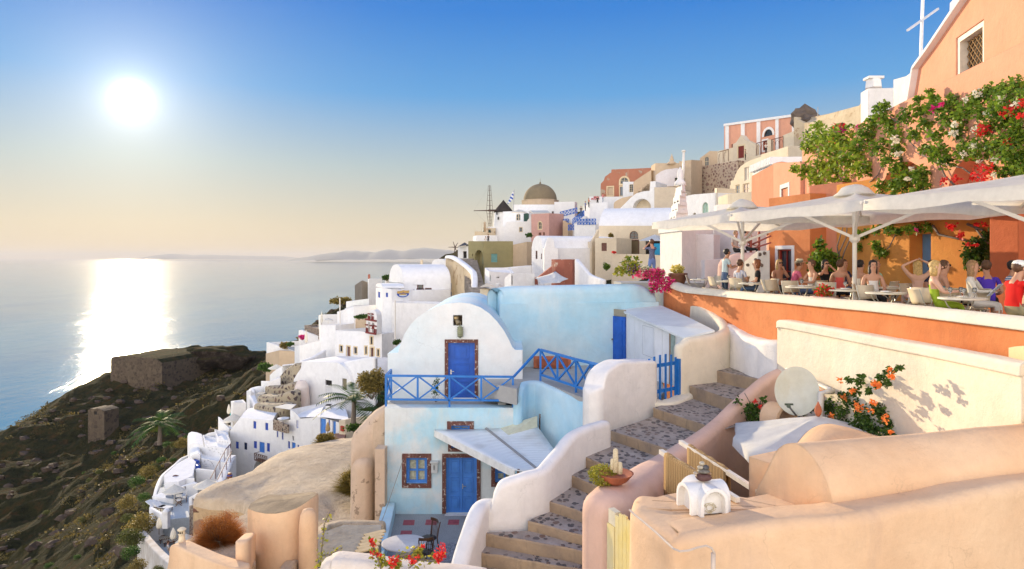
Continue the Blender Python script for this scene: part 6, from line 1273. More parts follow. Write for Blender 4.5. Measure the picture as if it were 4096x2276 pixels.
f = Face(W(cC(1050,0),101), W(cC(1288,0),103));s_, z_ = f.at(cC(1175,645));k_ = 101/F/4.552;root = empty('oval_sign', f.p(s_,z_-1), 'oval blue shop sign with a yellow ribbon on the white annex wall', 'sign')
mb = MB();mb.prism([f.p(s_+76*k_*math.cos(t),z_+39*k_*math.sin(t),-.12)for t in[2*PI*j/28 for j in range(28)]], (0,.1,0));mb.build('panel', BLU, root)
mb = MB();mb.prism([f.p(s_+52*k_*math.cos(t),z_-11*k_+17*k_*math.sin(t),-.15)for t in[2*PI*j/20 for j in range(20)]], (0,.05,0));mb.build('oval_picture', plain('pale_sign_white',(.6,.68,.7)), root)
mb = MB();mb.prism([f.p(s_+(x-1175)*k_,z_+(658-y)*k_,-.17)for x,y in((1125,670),(1150,652),(1200,652),(1222,670))], (0,.03,0));mb.build('picture_island', plain('sign_tan',(.5,.32,.12)), root)
mb = MB();rib = [(1100,612), (1140,610), (1175,602), (1210,608), (1252,606), (1250,628), (1238,640), (1210,636), (1175,628), (1140,636), (1110,642), (1098,630)];mb.prism([f.p(s_+(x-1175)*k_,z_+(645-y)*k_,-.2)for x,y in rib], (0,.05,0));mb.build('ribbon', plain('sign_yellow',(.60,.38,.12)), root)
hw('terrace_wall', 'tall white terrace wall under the oval sign, with flaking plaster', cC, [(1050,99),(1610,97)], [742,757], 1000, zb=-20, cat='terrace', back=4, ph=.9)
hw('white_house', 'white vaulted roof behind the long vault, beside a small bell turret', cC, [(1498,121),(1690,118)], [330,330], 520, zb=-8, back=6, prof=[(1498,330),(1515,275),(1545,250),(1590,244),(1640,248),(1675,265),(1690,300)])
hw('cream_house', 'small cream terrace with a little chimney behind the long vault', cC, [(1340,124),(1500,122)], [335,330], 420, CREAM, zb=-8)
mb = MB();mb.box(W(cC(1393,300),124), (.45,.4,1.1));mb.lathe(W(cC(1393,268),124), [(.24,0),(.2,.15),(.05,.3)], 8);tag(mb.build('chimney',CREAM), 'little cream belfry chimney on the terrace behind the long vault', 'chimney')
sweep('stair_wall', 'weathered stair wall with thick white coping beside the long stairs', 'wall', [(cC(1688,215),112),(cC(1740,215),110),(cC(1810,245),107),(cC(1890,300),104),(cC(1960,360),101),(cC(1995,420),98),(cC(1995,620),94)], .6, -18, ROUGHW, .2)
sweep('coping', None, None, [(cC(1688,205),111.6),(cC(1740,205),109.6),(cC(1810,235),106.6),(cC(1890,290),103.6),(cC(1960,350),100.6),(cC(1997,405),97.6),(cC(1997,560),94)], .85, [zat(cC(0,y)[1],d)-.5 for y,d in((205,112),(205,110),(235,107),(290,104),(350,101),(410,98),(560,94))], WHITE_FAR, .4, parent=bpy.data.objects['stair_wall.001'])
f = Face(W(cC(1690,0),110), W(cC(1900,0),103));mb = MB()
s0, z1 = f.at(cC(1752,518));s1, z0 = f.at(cC(1790,600));f.box(mb, s0, s1, z0, z1, -1.0, -.8);s0, z1 = f.at(cC(1750,612));s1, z0 = f.at(cC(1795,690));f.box(mb, s0, s1, z0, z1, -1.0, -.82);tag(mb.build('old_door',GREYD), 'old grey boarded door in the weathered stair wall', 'door')
root = empty('village_stairs', W(cC(2040,620),92), 'long straight stone stairway between the olive house and the weathered wall', 'stairs')
mb = MB();n = 22
for k in range(n):
 t = k/(n-1);x0 = lerp(1985, 1850, t**.8);x1 = lerp(2060, 1960, t)+(40 if k<n-1 else 0);y = lerp(625, 240, t);d = lerp(90, 116, t);a = W(cC(x0,y), d);b = W(cC(x1,y), d);h_ = .0
 mb.box(((a.x+b.x)/2,d+.9,a.z-1.2), (b.x-a.x+.6,2.4,2.4))
mb.build('steps', plain('grey_stone_steps',(.27,.24,.21),.9,var=.3,scale=2), root)
r = hw('small_mill', 'small white mill house with dark conical roof and spindly sails on the skyline', cC, [(1808,133),(1925,131)], [130,100], 240, zb=-6, cat='windmill', ops=[[o('dark',1866,157,1908,236)]], prof=[(1808,125),(1812,108),(1925,95)], back=4)
mb = MB();ap = W(cC(1885,54), 133);mb.add([W(cC(1806,104),130.6),W(cC(1930,85),130.6),W(cC(1930,85),136),W(cC(1806,104),136),ap], [(0,1,4),(1,2,4),(2,3,4),(3,0,4)]);mb.build('cone_roof', plain('slate_grey',(.06,.06,.065),.8), r)
hb = W(cC(1775,110), 130);mb = MB()
for x, y in((1752,45), (1697,110), (1765,180), (1808,60), (1800,185), (1815,112)):mb.tube([hb,W(cC(x,y),130)], [.09,.04], 4)
mb.build('sails', SW_, r)
r = hw('white_church', 'small white church with cream framed windows below the red trimmed belfry', cC, [(402,100),(682,96),(938,95),(1230,104)], [1062,1075,1100,1062], 1400, zb=-22, cat='church', ph=.5, ops=[[o('dark',455,1238,487,1306,m=DARK(),sur=CRF,sw=.16),o('dark',537,1248,574,1394,m=BR,sur=CRF,sw=.2),o('dark',620,1256,652,1328,m=DARK(),sur=CRF,sw=.16)],[o('dark',808,1138,830,1222,m=DARK(),sur=CRF,sw=.16),o('dark',745,1248,765,1332,m=DARK(),sur=CRF,sw=.16),o('dark',810,1262,842,1366,m=BR,sur=CRF,sw=.2),o('dark',884,1280,905,1356,m=DARK(),sur=CRF,sw=.16)]], roofmat=plain('grey_roof_screed',(.42,.45,.46),.9))
fB_ = Face(W(cC(757,0),95.2), W(cC(882,0),94.2));root = empty('belfry', fB_.p(0,fB_.at(cC(757,1100))[1]), 'white belfry with dark red mouldings and two tiers of arches on the church', 'belfry')
def opx(f, x0, y0, x1, y1, **k):
 d = dict(s0=f.at(cC(x0,y0))[0], s1=f.at(cC(x1,y1))[0], z0=f.at(cC((x0+x1)/2,y1))[1], z1=f.at(cC((x0+x1)/2,y0))[1], rec=1.0, arch=True);d.update(k);return d
for(x0, x1, y0, y1, holes)in((757,882,930,1103,((778,968,806,1075),(822,975,852,1088))), (787,880,825,940,((803,860,830,935),))):
 s0, s1 = fB_.at(cC(x0,y0))[0], fB_.at(cC(x1,y0))[0];zb_ = fB_.at(cC(x1,y1))[1];zt = fB_.at(cC(x0,y0))[1];ff = Face(V2(fB_.p(s0,0)), V2(fB_.p(s1,0)));H_ = [opx(ff,*h_)for h_ in holes];m_ = ff.L/2
 tf = (lambda s:zt)if y0 == 930 else(lambda s:zt-.9+.9*math.sqrt(max(0,1-((s-m_)/m_)**2)))
 mb = MB();wallgrid(mb, ff, zb_, tf, H_, [m_*(1-math.cos(PI*k/12))for k in range(13)]);g = Face(V2(ff.p(ff.L,0,1.0)), V2(ff.p(0,0,1.0)));wallgrid(mb, g, zb_, lambda s:tf(ff.L-s), [dict(h_,s0=ff.L-h_['s1'],s1=ff.L-h_['s0'],rec=.01)for h_ in H_], [m_*(1-math.cos(PI*k/12))for k in range(13)])
 for s in(0, ff.L):mb.quad(ff.p(s,zb_), ff.p(s,zb_,1), ff.p(s,tf(s),1), ff.p(s,tf(s)))
 ks = [m_*(1-math.cos(PI*k/12))for k in range(13)]
 for a, b in zip(ks[:-1], ks[1:]):mb.quad(ff.p(a,tf(a)), ff.p(b,tf(b)), ff.p(b,tf(b),1), ff.p(a,tf(a),1))
 mb.build('tier', WHITE_FAR, root, fix=False, weld=True)
RT = plain('dark_red_trim', (.20,.035,.03), .7)
for x0, y0, x1, y1, w_ in((757,934,880,955,.3), (757,996,782,1000,.2), (806,1004,830,1008,.2), (852,1008,880,1016,.2), (760,1084,876,1104,.3), (787,870,803,875,.2), (830,872,845,880,.2)):
 a = fB_.p(*fB_.at(cC(x0,y0)), -.12);b = fB_.p(*fB_.at(cC(x1,y1)), -.12);mb = MB();mb.obox(a, b, .25, w_*.7);mb.build('moulding', RT, root)
for x, y0, y1 in((765,1030,1086), (782,1035,1088), (856,1045,1098), (875,1048,1102), (790,895,932), (802,897,934), (829,900,938), (842,902,940)):
 mb = MB();mb.tube([fB_.p(*fB_.at(cC(x,y0)),-.1),fB_.p(*fB_.at(cC(x,y1)),-.1)], .1, 6);mb.build('colonnette', RT, root)
mb = MB();mb.lathe(fB_.p(*fB_.at(cC(830,1020)),.4), [(.5,-.3),(.35,0),(.15,.25)], 10);mb.build('bell', RT, root)
for lab, x, y0, y1, d in(('thin white flagpole right of the red trimmed belfry',1092,718,1240,93), ('thin white flagpole left of the church, before the sea',459,690,1040,108)):
 mb = MB();mb.tube([W(cC(x,y1),d),W(cC(x-3,y0),d)], .1, 6);tag(mb.build('flagpole',PW), lab, 'pole', 'bare flagpoles')
sweep('retaining_wall', 'brown earth coloured retaining wall behind the red trimmed belfry', 'wall', [(cC(625,930),108),(cC(700,905),107),(cC(790,885),106),(cC(880,876),105),(cC(990,905),103),(cC(1120,960),102),(cC(1260,1010),101)], 1.0, -24, BEIGE, .15)
hw('white_house', 'tall blank white wall block left of the church', cC, [(424,109),(618,107),(868,108)], [850,790,770], 1050, zb=-24)
r = hw('terrace', 'pale green roof terrace of the white house by the cliff', cC, [(512,125),(620,120),(790,122)], [812,775,770], 850, zb=-22, cat='terrace', roofmat=plain('pale_green_floor',(.42,.46,.28),.8), ph=.1)
hw('white_house', 'low white parapet house with lattice panel beside the sign annex', cC, [(528,126),(790,123)], [732,700], 800, zb=-20, back=.8, cat='wall')
hw('stone_house', 'grey stone house on the far cliff with a small red chimney', cC, [(628,150),(710,146),(870,148)], [545,490,545], 620, plaster('grey_stone_wall',(.27,.23,.18),(.2,.17,.14),.8,2), zb=-22)
hw('white_house', 'little white cliff house beside the red chimney, half hidden by shrubs', cC, [(776,146),(790,145),(940,147)], [478,470,468], 505, zb=-14);mb = MB();mb.box(W(cC(791,455),147), (.42,.4,1.2));mb.blob(W(cC(791,430),147), .26, 8, .1);tag(mb.build('chimney',TERRAD), 'red chimney on the far cliff house', 'chimney')
hw('white_house', 'tiny white house with an arched blue window at the edge of the long vault', cC, [(975,128),(985,127),(1024,128)], [458,456,456], 520, zb=-16, ops=[[],[o('dark',984,460,1000,490,m=BLU,arch=True)]])
hw('white_house', 'white house with a small terrace, closed parasol and planted pots by the sea', cA, [(1848,118),(1858,116),(2025,117)], [150,140,135], 260, zb=-20, back=3);hw('terrace', 'white terrace block below the closed parasol by the sea', cA, [(1853,114),(1866,112),(2030,112)], [240,240,238], 400, zb=-26, cat='terrace')
hw('stone_wall', 'dark stone wall below the terrace at the sea edge', cA, [(1712,122),(1858,117)], [240,282], 320, STONE, zb=-24, cat='wall', back=3)
hw('white_house', 'white sloping house with pink bougainvillea at the sea edge', cA, [(1657,124),(1680,121),(1862,117)], [290,285,350], 440, zb=-26, ops=[[],[o('dark',1842,348,1856,375,m=BLU)]])
hw('terrace', 'white planted terrace farthest left at the sea edge', cA, [(1350,124),(1362,122),(1620,118)], [405,402,490], 500, zb=-26, cat='terrace', roofmat=CONC, ph=1.0);hw('retaining_wall', 'tan retaining wall below the planted sea edge terrace', cA, [(1343,121),(1470,117),(1622,116)], [510,480,490], 600, BEIGE, zb=-28, cat='wall')
hw('terrace', 'white stepped terrace block with a closed cream parasol', cA, [(1618,112),(1665,110),(1875,108)], [440,432,385], 560, zb=-28, cat='terrace');hw('white_house', 'white block between the church and the cream parasol terrace', cA, [(1868,106),(2010,104)], [240,240], 520, zb=-28, back=5)
hw('church_terrace', 'grey church forecourt bounded by low white walls', cA, [(1600,104),(1690,100),(2120,93),(2385,90)], [640,590,600,560], 700, zb=-28, cat='terrace', roofmat=CONC, ph=.1)if False else None
mb = MB();slab(mb, [WZ(cA(1690,590),-16.2),WZ(cA(2115,640),-16.4),WZ(cA(2400,560),-16.4),WZ(cA(2380,440),-16.2),WZ(cA(1880,480),-16)], 2);tag(mb.build('forecourt',CONC), 'grey screed forecourt of the white church', kind='structure')
sweep('parapet_wall', 'white parapet on the sea side of the church forecourt', 'wall', [(cA(1690,575),100),(cA(1790,540),102),(cA(1900,475),104)], .7, -24, WHITE_FAR, .3);sweep('parapet_wall', 'white parapet right below the church forecourt by the shrubs', 'wall', [(cA(2110,590),90),(cA(2250,560),88),(cA(2385,540),86)], .7, -26, WHITE_FAR, .3)
r = hw('vaulted_house', 'big white vaulted house front with a half open grey door, below the church forecourt', cS, [(930,95),(1592,88)], [620,700], 860, zb=-30, back=8, prof=[(930,625),(960,570),(1010,500),(1025,415),(1430,430),(1480,455),(1530,505),(1570,575),(1588,650),(1592,700)], ops=[[o('dark',1290,632,1366,692),o('dark',1484,613,1536,745,m=plain('olive_grey_board',(.22,.19,.12),.8)),o('dark',1294,705,1368,838,m=plain('white_lower_door',(.7,.7,.7),.7),rec=.08)]])
mb = MB();c0 = W(cS(1020,860), 92);k_ = 92/F/4.55;mb.lathe(c0, [(95*k_,-6),(92*k_,0),(80*k_,150*k_),(60*k_,200*k_),(40*k_,225*k_)], 14);r2 = tag(mb.build('cistern',plaster('pink_stained_white',(.74,.66,.6),(.66,.5,.42),.8,1.5)), 'rounded stained outbuilding against the big vaulted front', 'outbuilding')
f = Face(W(cS(1108,0),90), W(cS(1200,0),89));
for i, (lab, pts, zb_)in enumerate((('uppermost rubble terrace wall left of the big vaulted front',[(820,590,100),(900,500,99),(1010,430,97)],-30),('second rubble terrace wall with dry plants on top',[(690,680,97),(800,690,95),(935,650,94)],-32),('third rubble terrace wall with round dark stones',[(612,790,93),(750,800,91),(930,740,90)],-34),('lowest rubble terrace wall just above the hotel roof',[(572,885,90),(700,900,88),(850,890,87)],-34))):
 sweep('stone_terrace', lab, 'wall', [(cS(x,y),d)for x,y,d in pts], 2.2, zb_, stonewall('dark_spotted_masonry',(.42,.35,.24),(.08,.06,.055),(.20,.13,.10),1.5,.2,.06), .2, group='rubble terrace walls')
hw('white_house', 'white vaulted house with curved louvre opening and an open parasol beside it', cS, [(655,104),(800,100)], [575,575], 640, zb=-30, back=7, prof=[(655,575),(700,530),(760,490),(800,470),(835,465)]);hw('white_house', 'low rounded white house with one narrow window above the curved stairs', cS, [(556,101),(625,96),(780,96)], [640,655,600], 780, zb=-32, ops=[[],[o('dark',607,687,622,742,m=GREYD)]])
sweep('stair_wall', 'white wall curling round the outdoor stairs left of the rubble terraces', 'wall', [(cS(560,700),99),(cS(500,705),99.5),(cS(450,730),99),(cS(455,790),96),(cS(490,860),93),(cS(525,950),90)], .9, -36, WHITE_FAR, .3)
mb = MB()
for k in range(7):a, b = W(cS(490+5*k,790+24*k), 95-.8*k), W(cS(580,790+24*k), 95-.8*k);mb.box(((a.x+b.x)/2,a.y+.8,a.z-1), (b.x-a.x,1.6,2))
tag(mb.build('outdoor_stairs',CONC), 'short grey stair flight inside the curling white wall', 'stairs')
hw('white_house', 'white cube house at the left rim with a slatted roof edge', cS, [(390,98),(440,95),(480,96)], [755,750,780], 900, zb=-34);hw('white_house', 'white pool house with horizontal slats', cS, [(210,93),(240,90),(385,91)], [870,880,890], 1000, zb=-34)
mb = MB();slab(mb, [WZ(cS(200,1010),-23),WZ(cS(350,1030),-23),WZ(cS(370,985),-23),WZ(cS(215,975),-23)], .3);tag(mb.build('pool_water',plain('pool_turquoise',(.06,.45,.42),.1)), 'strip of turquoise pool water', kind='structure')
BS = dict(m=BLU, rails=2)
r = hw('hotel', 'big white hotel with rows of blue shuttered windows and a brown balcony', cS, [(198,86),(318,85),(700,82),(1000,79)], [1210,1058,1095,1075], 1431, zb=-36, cat='hotel', roof='none', ops=[[o('shut',264,1335,300,1415,**BS)],[o('shut',467,1102,500,1186,**BS),o('shut',603,1121,637,1204,**BS),o('panes',361,1347,396,1428,m=NAVY),o('shut',472,1330,508,1412,**BS),o('door',536,1340,596,1460,m=BLUE2,rows=2),o('shut',622,1352,656,1450,**BS),o('niche',472,1535,690,1720,m=OLIVE,arch=True,rec=1.5)],[o('shut',736,1202,752,1284,**BS),o('shut',794,1228,811,1312,**BS),o('shut',960,1090,982,1180,**BS),o('shut',864,1330,886,1412,**BS),o('door',908,1345,950,1431,m=BLUE2,rows=2),o('dark',914,1272,933,1323),o('shut',972,1372,990,1400,**BS)]])
def vroof(root, c, pts, dps, rise, mat=None):
 """roof surface between a front eave polyline and a back line, arched in between"""
 A = [W(c(x,y),d)for(x,y), d in zip(pts[:2],dps[:2])];B = [W(c(x,y),d)for(x,y), d in zip(pts[2:],dps[2:])];mb = MB();n = 10;L_ = [];R_ = []
 for k in range(n+1):t = k/n;a = A[0].lerp(B[1], t);b = A[1].lerp(B[0], t);h = rise*math.sin(PI*t);L_.append(a+Vector((0,0,h)));R_.append(b+Vector((0,0,h)))
 for k in range(n):mb.quad(L_[k], R_[k], R_[k+1], L_[k+1])
 mb.poly(L_[::-1]);mb.poly(R_);mb.build('roof', mat or WHITE_FAR, root, smooth=True, angle=.9)
vroof(r, cS, [(318,1058),(690,1096),(790,1010),(480,955)], [85,82.1,90,93], .5)
r2 = hw('hotel', 'right hotel wing in white with a tall blue door and a chimney', cS, [(1000,79),(1230,77.5),(1455,76)], [1072,1050,1115], 1431, zb=-36, roof='none', ops=[[],[o('dark',1214,1068,1298,1250,m=BLUE2,rec=.15),o('dark',1328,1072,1344,1150,m=BLU,rec=.1),o('dark',1375,1090,1412,1272,m=BLUE2,rec=.15)]])
vroof(r2, cS, [(895,1060),(1230,1050),(1300,925),(930,960)], [80,77.6,86,88], .4);vroof(r2, cS, [(1225,1050),(1560,1090),(1520,960),(1310,930)], [77.5,75,84,86], .2)
mb = MB();c0 = W(cS(1328,985), 82);mb.box(c0-Vector((0,0,.5)), (.62,.5,2));mb.box(c0+Vector((0,0,.6)), (.5,.4,.2));mb.build('chimney', WHITE_FAR, r2)
mb = MB();mb.box(c0+Vector((0,0,.75)), (.6,.5,.1));mb.build('chimney_cap', DARK(), r2)
f = Face(W(cS(535,0),82.2), W(cS(680,0),80.8));root = empty('balcony', f.p(0,f.at(cS(600,1530))[1],-.6), 'brown wooden balcony with crossed rails on the hotel front', 'balcony');c_b = lambda x, y:f.at(cS(x,y))
z0 = c_b(600, 1540)[1];z1 = c_b(600, 1465)[1];mb = MB();f.box(mb, 0, f.L, z0-.1, z0, -.7, 0);mb.build('floor', WOOD, root);mb = MB();f.box(mb, 0, f.L, z1-.05, z1, -.7, -.64);f.box(mb, 0, .06, z1-.05, z1, -.7, 0);n = 6
for k in range(n+1):f.box(mb, f.L*k/n-.025, f.L*k/n+.025, z0, z1, -.7, -.65)
for k in range(n):mb.obox(f.p(f.L*k/n,z0,-.68), f.p(f.L*(k+1)/n,z1,-.68), .03, .03);mb.obox(f.p(f.L*k/n,z1,-.66), f.p(f.L*(k+1)/n,z0,-.66), .03, .03)
mb.build('railing', WOOD, root)
sweep('stone_wall', 'short rubble balcony wall on the hotel roof terrace', 'wall', [(cS(707,1082),80.5),(cS(780,1110),79.8),(cS(865,1140),79)], .3, -20.3, STONE, .1)
hw('white_house', 'narrow white hotel pillar room beside the roof terrace table', cS, [(890,80.2),(945,79.6),(1000,79.2)], [965,1000,1060], 1200, zb=-20.6, roof='none', ops=[[],[o('dark',934,1030,948,1180,m=NAVY)]])
mb = MB();mb.prism([W(cS(715,935),83),W(cS(890,962),81),W(cS(960,905),86),W(cS(850,900),87)], (0,0,-.08));tag(mb.build('sun_sail',CANVP), 'pale blue white sail awning over the hotel roof terrace', 'awning')
r = hw('terrace_wall', 'cream low wall with a red box right of the hotel doors', cS, [(1448,75),(1520,74)], [1090,1085], 1300, CREAM, zb=-32, cat='wall', back=3);f = Face(W(cS(1448,0),75), W(cS(1520,0),74));mb = MB();s0, z1 = f.at(cS(1482,1150));s1, z0 = f.at(cS(1510,1216));f.box(mb, s0, s1, z0, z1, -.2, 0);tag(mb.build('fire_box',plain('fire_red',(.42,.05,.02))), 'red metal box on the cream low wall right of the hotel', 'box')
mb = MB();slab(mb, [W(cS(1390,1320),72),W(cS(1500,1310),71),W(cS(1535,1235),75),W(cS(1400,1240),76)], 1);tag(mb.build('brick_floor',plain('brick_paving',(.33,.17,.11),.9)), 'reddish paved floor in front of the hotel wing', kind='structure')
def hr(lab, corners, top, name='white_house', **k):k.setdefault('zb', -36);k.setdefault('bdir', (-.5,1,0));return hw(name, lab, cR, corners, top, 700, **k)
hr('white vaulted cottage with a blue window and pierced wall below the hotel', [(538,84),(690,82)], [400,400], prof=[(538,405),(548,375),(575,362),(620,368),(665,385),(690,420)], back=6, ops=[[o('shut',562,434,586,466,**BS)]])
hr('white block with scattered small holes under the hotel steps', [(676,82),(900,79)], [376,420], ops=[[o('dark',x,y,x+7,y+8)for x,y in((700,395),(735,405),(770,412),(715,420),(750,432),(790,440),(820,430),(805,455),(845,445))]], back=5)
hr('upper small white block pierced by a row of holes', [(778,83),(895,81)], [325,352], ops=[[o('dark',x,345+(x-785)*.15,x+6,353+(x-785)*.15)for x in(800,822,844,866)]], back=5)
hr('white flat roofed step block at the left rim above the cottage', [(656,88),(704,86),(880,86)], [305,280,260]);hr('tall slanting white parapet left of the roof parasol', [(797,88),(885,86)], [180,245], back=2, prof=[(797,168),(810,172),(885,240),(905,245)], name='parapet', cat='wall')
hr('lower pierced white wall with many small holes', [(645,80),(860,77.5)], [490,530], ops=[[o('dark',x,y,x+8,y+9)for x,y in((670,515),(700,508),(725,520),(680,540),(715,548),(745,555),(690,562),(770,560),(735,535))]], back=5)
hr('white cottage front with arched top and a grated window', [(550,81),(640,80)], [490,470], prof=[(550,495),(560,470),(590,455),(620,450),(640,462)], back=4, ops=[[o('panes',583,500,612,543,m=BR,grid=(2,2))]])
hr('white bench block beside the blue box', [(568,78),(600,76),(770,75)], [590,582,600]);hr('round ended white planter block with flat bluish roof', [(384,76),(470,73),(590,72)], [690,672,660]);hr('white room below the open parasols with a dark arched doorway', [(330,74),(350,70),(615,69)], [820,770,700], ops=[[],[o('dark',500,725,515,755),o('dark',535,830,548,855)]])
mb = MB();mb.blob(W(cR(430,655),73.5), 0.42, 10, .4, 3, (1.2,.8,.55));tag(mb.build('potted_shrub',plain('dry_brown_plant',(.16,.08,.06),.9,var=.4)), 'brown dry shrub in the round white planter', 'plant')
f = Face(W(cR(512,0),77.5), W(cR(556,0),77));mb = MB();s0, z1 = f.at(cR(512,560));s1, z0 = f.at(cR(556,612));f.box(mb, s0, s1, z0, z1, 0, 1.2);tag(mb.build('storage_box',BLU), 'larger blue storage box on the white terrace', 'box');mb = MB();f = Face(W(cR(550,0),79.5), W(cR(582,0),79));s0, z1 = f.at(cR(550,513));s1, z0 = f.at(cR(582,548));f.box(mb, s0, s1, z0, z1, 0, .7);tag(mb.build('storage_box',BLU), 'smaller blue box under the grated cottage window', 'box')
root = empty('white_stairs', W(cR(790,680),68), 'white outdoor stairs with dark brown handrails descending from the hotel', 'stairs');mb = MB()
for k in range(13):
 t = k/12;a = W(cR(lerp(765,862,t),lerp(690,490,t)), lerp(69,76,t));b = W(cR(lerp(820,908,t),lerp(690,490,t)), lerp(69,76,t));mb.box(((a.x+b.x)/2,a.y+.5,a.z-1.5), (b.x-a.x,1.2,3))
mb.build('steps', WHITE_FAR, root)
for a, b, da, db in(((722,665),(853,415),68.5,76), ((783,675),(905,432),68,75.5), ((853,415),(895,370),76,77)):
 mb = MB();A_, B_ = W(cR(*a), da), W(cR(*b), db);mb.obox(A_, B_, .06, .07)
 for t in(.3, .6, .9):p = A_.lerp(B_, t);mb.obox(p, p-Vector((0,0,1.0)), .05, .05)
 mb.build('handrail', plain('maroon_rail',(.12,.03,.03),.6), root)
mb = MB();mb.lathe(W(cR(886,676),69.5), [(.14,0),(.24,.18),(.27,.38),(.22,.58),(.17,.66),(.19,.69)], 14);j = tag(mb.build('clay_jar',plain('clay_brown',(.25,.09,.04),.6),smooth=True), 'tall brown clay jar with a blue band at the stair foot', 'jar');mb = MB();mb.lathe(W(cR(886,676),69.5), [(.27,.44),(.275,.45),(.25,.54),(.24,.54)], 14);mb.build('blue_band', BLU, j)
sweep('rim_wall', 'long curved white wall along the cliff side terrace and stairs', 'wall', [(cR(540,465),88),(cR(480,490),86),(cR(430,535),84),(cR(370,585),81),(cR(318,632),78),(cR(285,690),75),(cR(262,760),71),(cR(245,840),68),(cR(222,905),65)], .35, -38, WHITE_FAR, .3)
sweep('rim_wall', 'white rim wall turning along the middle sun terrace', 'wall', [(cR(222,905),65),(cR(270,935),63.2),(cR(330,965),61.5)], .3, [-24.9,-24.6,-24.3], WHITE_FAR, .3);sweep('rim_wall', 'long white topped rim wall of the lowest sun terrace', 'wall', [(cR(136,1098),62),(cR(200,1175),58),(cR(290,1275),54),(cR(370,1345),51.5),(cR(440,1392),49.5)], .6, -40, plaster('stained_white_rim',(.70,.67,.62),(.45,.38,.30),.9,1.0), .2);sweep('rim_wall', 'short white rim wall at the back of the lowest sun terrace', 'wall', [(cR(136,1092),62),(cR(210,1065),63),(cR(300,1030),64)], .6, -38, WHITE_FAR, .2)
mb = MB();mb.box(W(cR(349,1010),60), (.5,.5,1.5));mb.blob(W(cR(349,945),60), .29, 12, 0);tag(mb.build('pillar',WHITE_FAR), 'round topped white pillar between the two sun terraces', 'pillar')
def terr(lab, pts, z, m=None):mb = MB();slab(mb, [WZ(cR(*p),z)for p in pts], 6);return tag(mb.build('terrace_floor',m or plain('blue_grey_floor',(.42,.47,.50),.8)), lab, kind='structure')
terr('middle hotel sun terrace floor', [(225,905),(340,985),(380,1010),(560,990),(600,800),(560,740),(300,740)], -24.2);terr('lowest sun terrace floor', [(140,1095),(300,1275),(445,1395),(520,1300),(600,1150),(560,1060),(380,1040),(220,1070)], -26.3);terr('upper pale terrace floor beside the cottage', [(330,640),(440,540),(545,480),(600,520),(575,640),(460,690),(340,700)], -23.5, WHITE_FAR)
mb = MB()
for k in range(8):t = k/7;a, b = W(cR(lerp(330,255,t),lerp(690,880,t)), lerp(77,67,t)), W(cR(lerp(385,330,t),lerp(690,880,t)), lerp(77,67,t));mb.box(((a.x+b.x)/2,a.y+.7,a.z-1), (b.x-a.x,1.6,2))
tag(mb.build('outdoor_stairs',plain('blue_grey_floor',(.42,.47,.5))), 'blue grey stairs curving down inside the long rim wall', 'stairs')
r = hw('stone_wall', 'rubble side wall of the sun terraces with a white doorway pillar', cR, [(545,62),(600,60)], [895,880], 1040, STONE, zb=-36, cat='wall', back=2);hw('white_house', 'little white kitchen block with a dark latticed opening by the beige roof', cR, [(540,64.5),(600,63.5)], [825,800], 900, zb=-27.6, ops=[[o('dark',565,835,590,890,m=BR)]], back=3)
def lounger(loc, rz, lab, wm, cm):
 loc = Vector(loc);root = empty('sun_lounger', loc, lab, 'sun lounger', 'sun loungers on the hotel terraces', rz);M = Matrix.Translation(loc)@Matrix.Rotation(rz, 4, 'Z');T = lambda x, y, z:M@Vector((x,y,z))
 mb = MB();mb.obox(T(-.3,0,.32), T(-.3,1.3,.32), .05, .06);mb.obox(T(.3,0,.32), T(.3,1.3,.32), .05, .06);mb.build('frame', wm, root);mb = MB();vv = [T(-.33,-.05,.37), T(.33,-.05,.37), T(.33,1.25,.37), T(-.33,1.25,.37), T(-.33,1.95,.72), T(.33,1.95,.72)]
 mb.prism([vv[0],vv[1],vv[2],vv[3]], (0,0,.06));mb.prism([vv[3],vv[2],vv[5],vv[4]], (0,0,.06));mb.build('cushion', cm, root)
 for x in(-.3, .3):
  for y in(.1, 1.2):mb = MB();mb.obox(T(x,y,.32), T(x,y,0), .05, .05);mb.build('leg', wm, root)
CU_ = plain('white_cushion', (.72,.72,.70), .9);STR_ = cloth('striped_cushion', (.62,.58,.48), (.25,.19,.13), 'x', 6, .5, 0)
for x, y, z, ang, lab, cm in((330,935,-24.2,1.25,'white sun lounger nearest the rim of the middle terrace',CU_), (385,945,-24.2,1.25,'white sun lounger beside the potted plant on the middle terrace',CU_), (215,1145,-26.3,-1.0,'white lounger farthest back on the lowest terrace',CU_), (250,1180,-26.3,-1.0,'second white lounger on the lowest terrace',CU_), (290,1208,-26.3,-1.1,'striped lounger behind the reclining guest',STR_), (325,1235,-26.3,-1.1,'striped lounger carrying the guest in white',STR_), (395,1280,-26.3,-1.1,'striped lounger under the nearer closed parasol',STR_), (425,1315,-26.3,-1.1,'white lounger end at the near corner of the lowest terrace',CU_)):lounger(WZ(cR(x,y),z), ang, lab, WOOD, cm)
G = 'closed parasols on the hotel terraces'
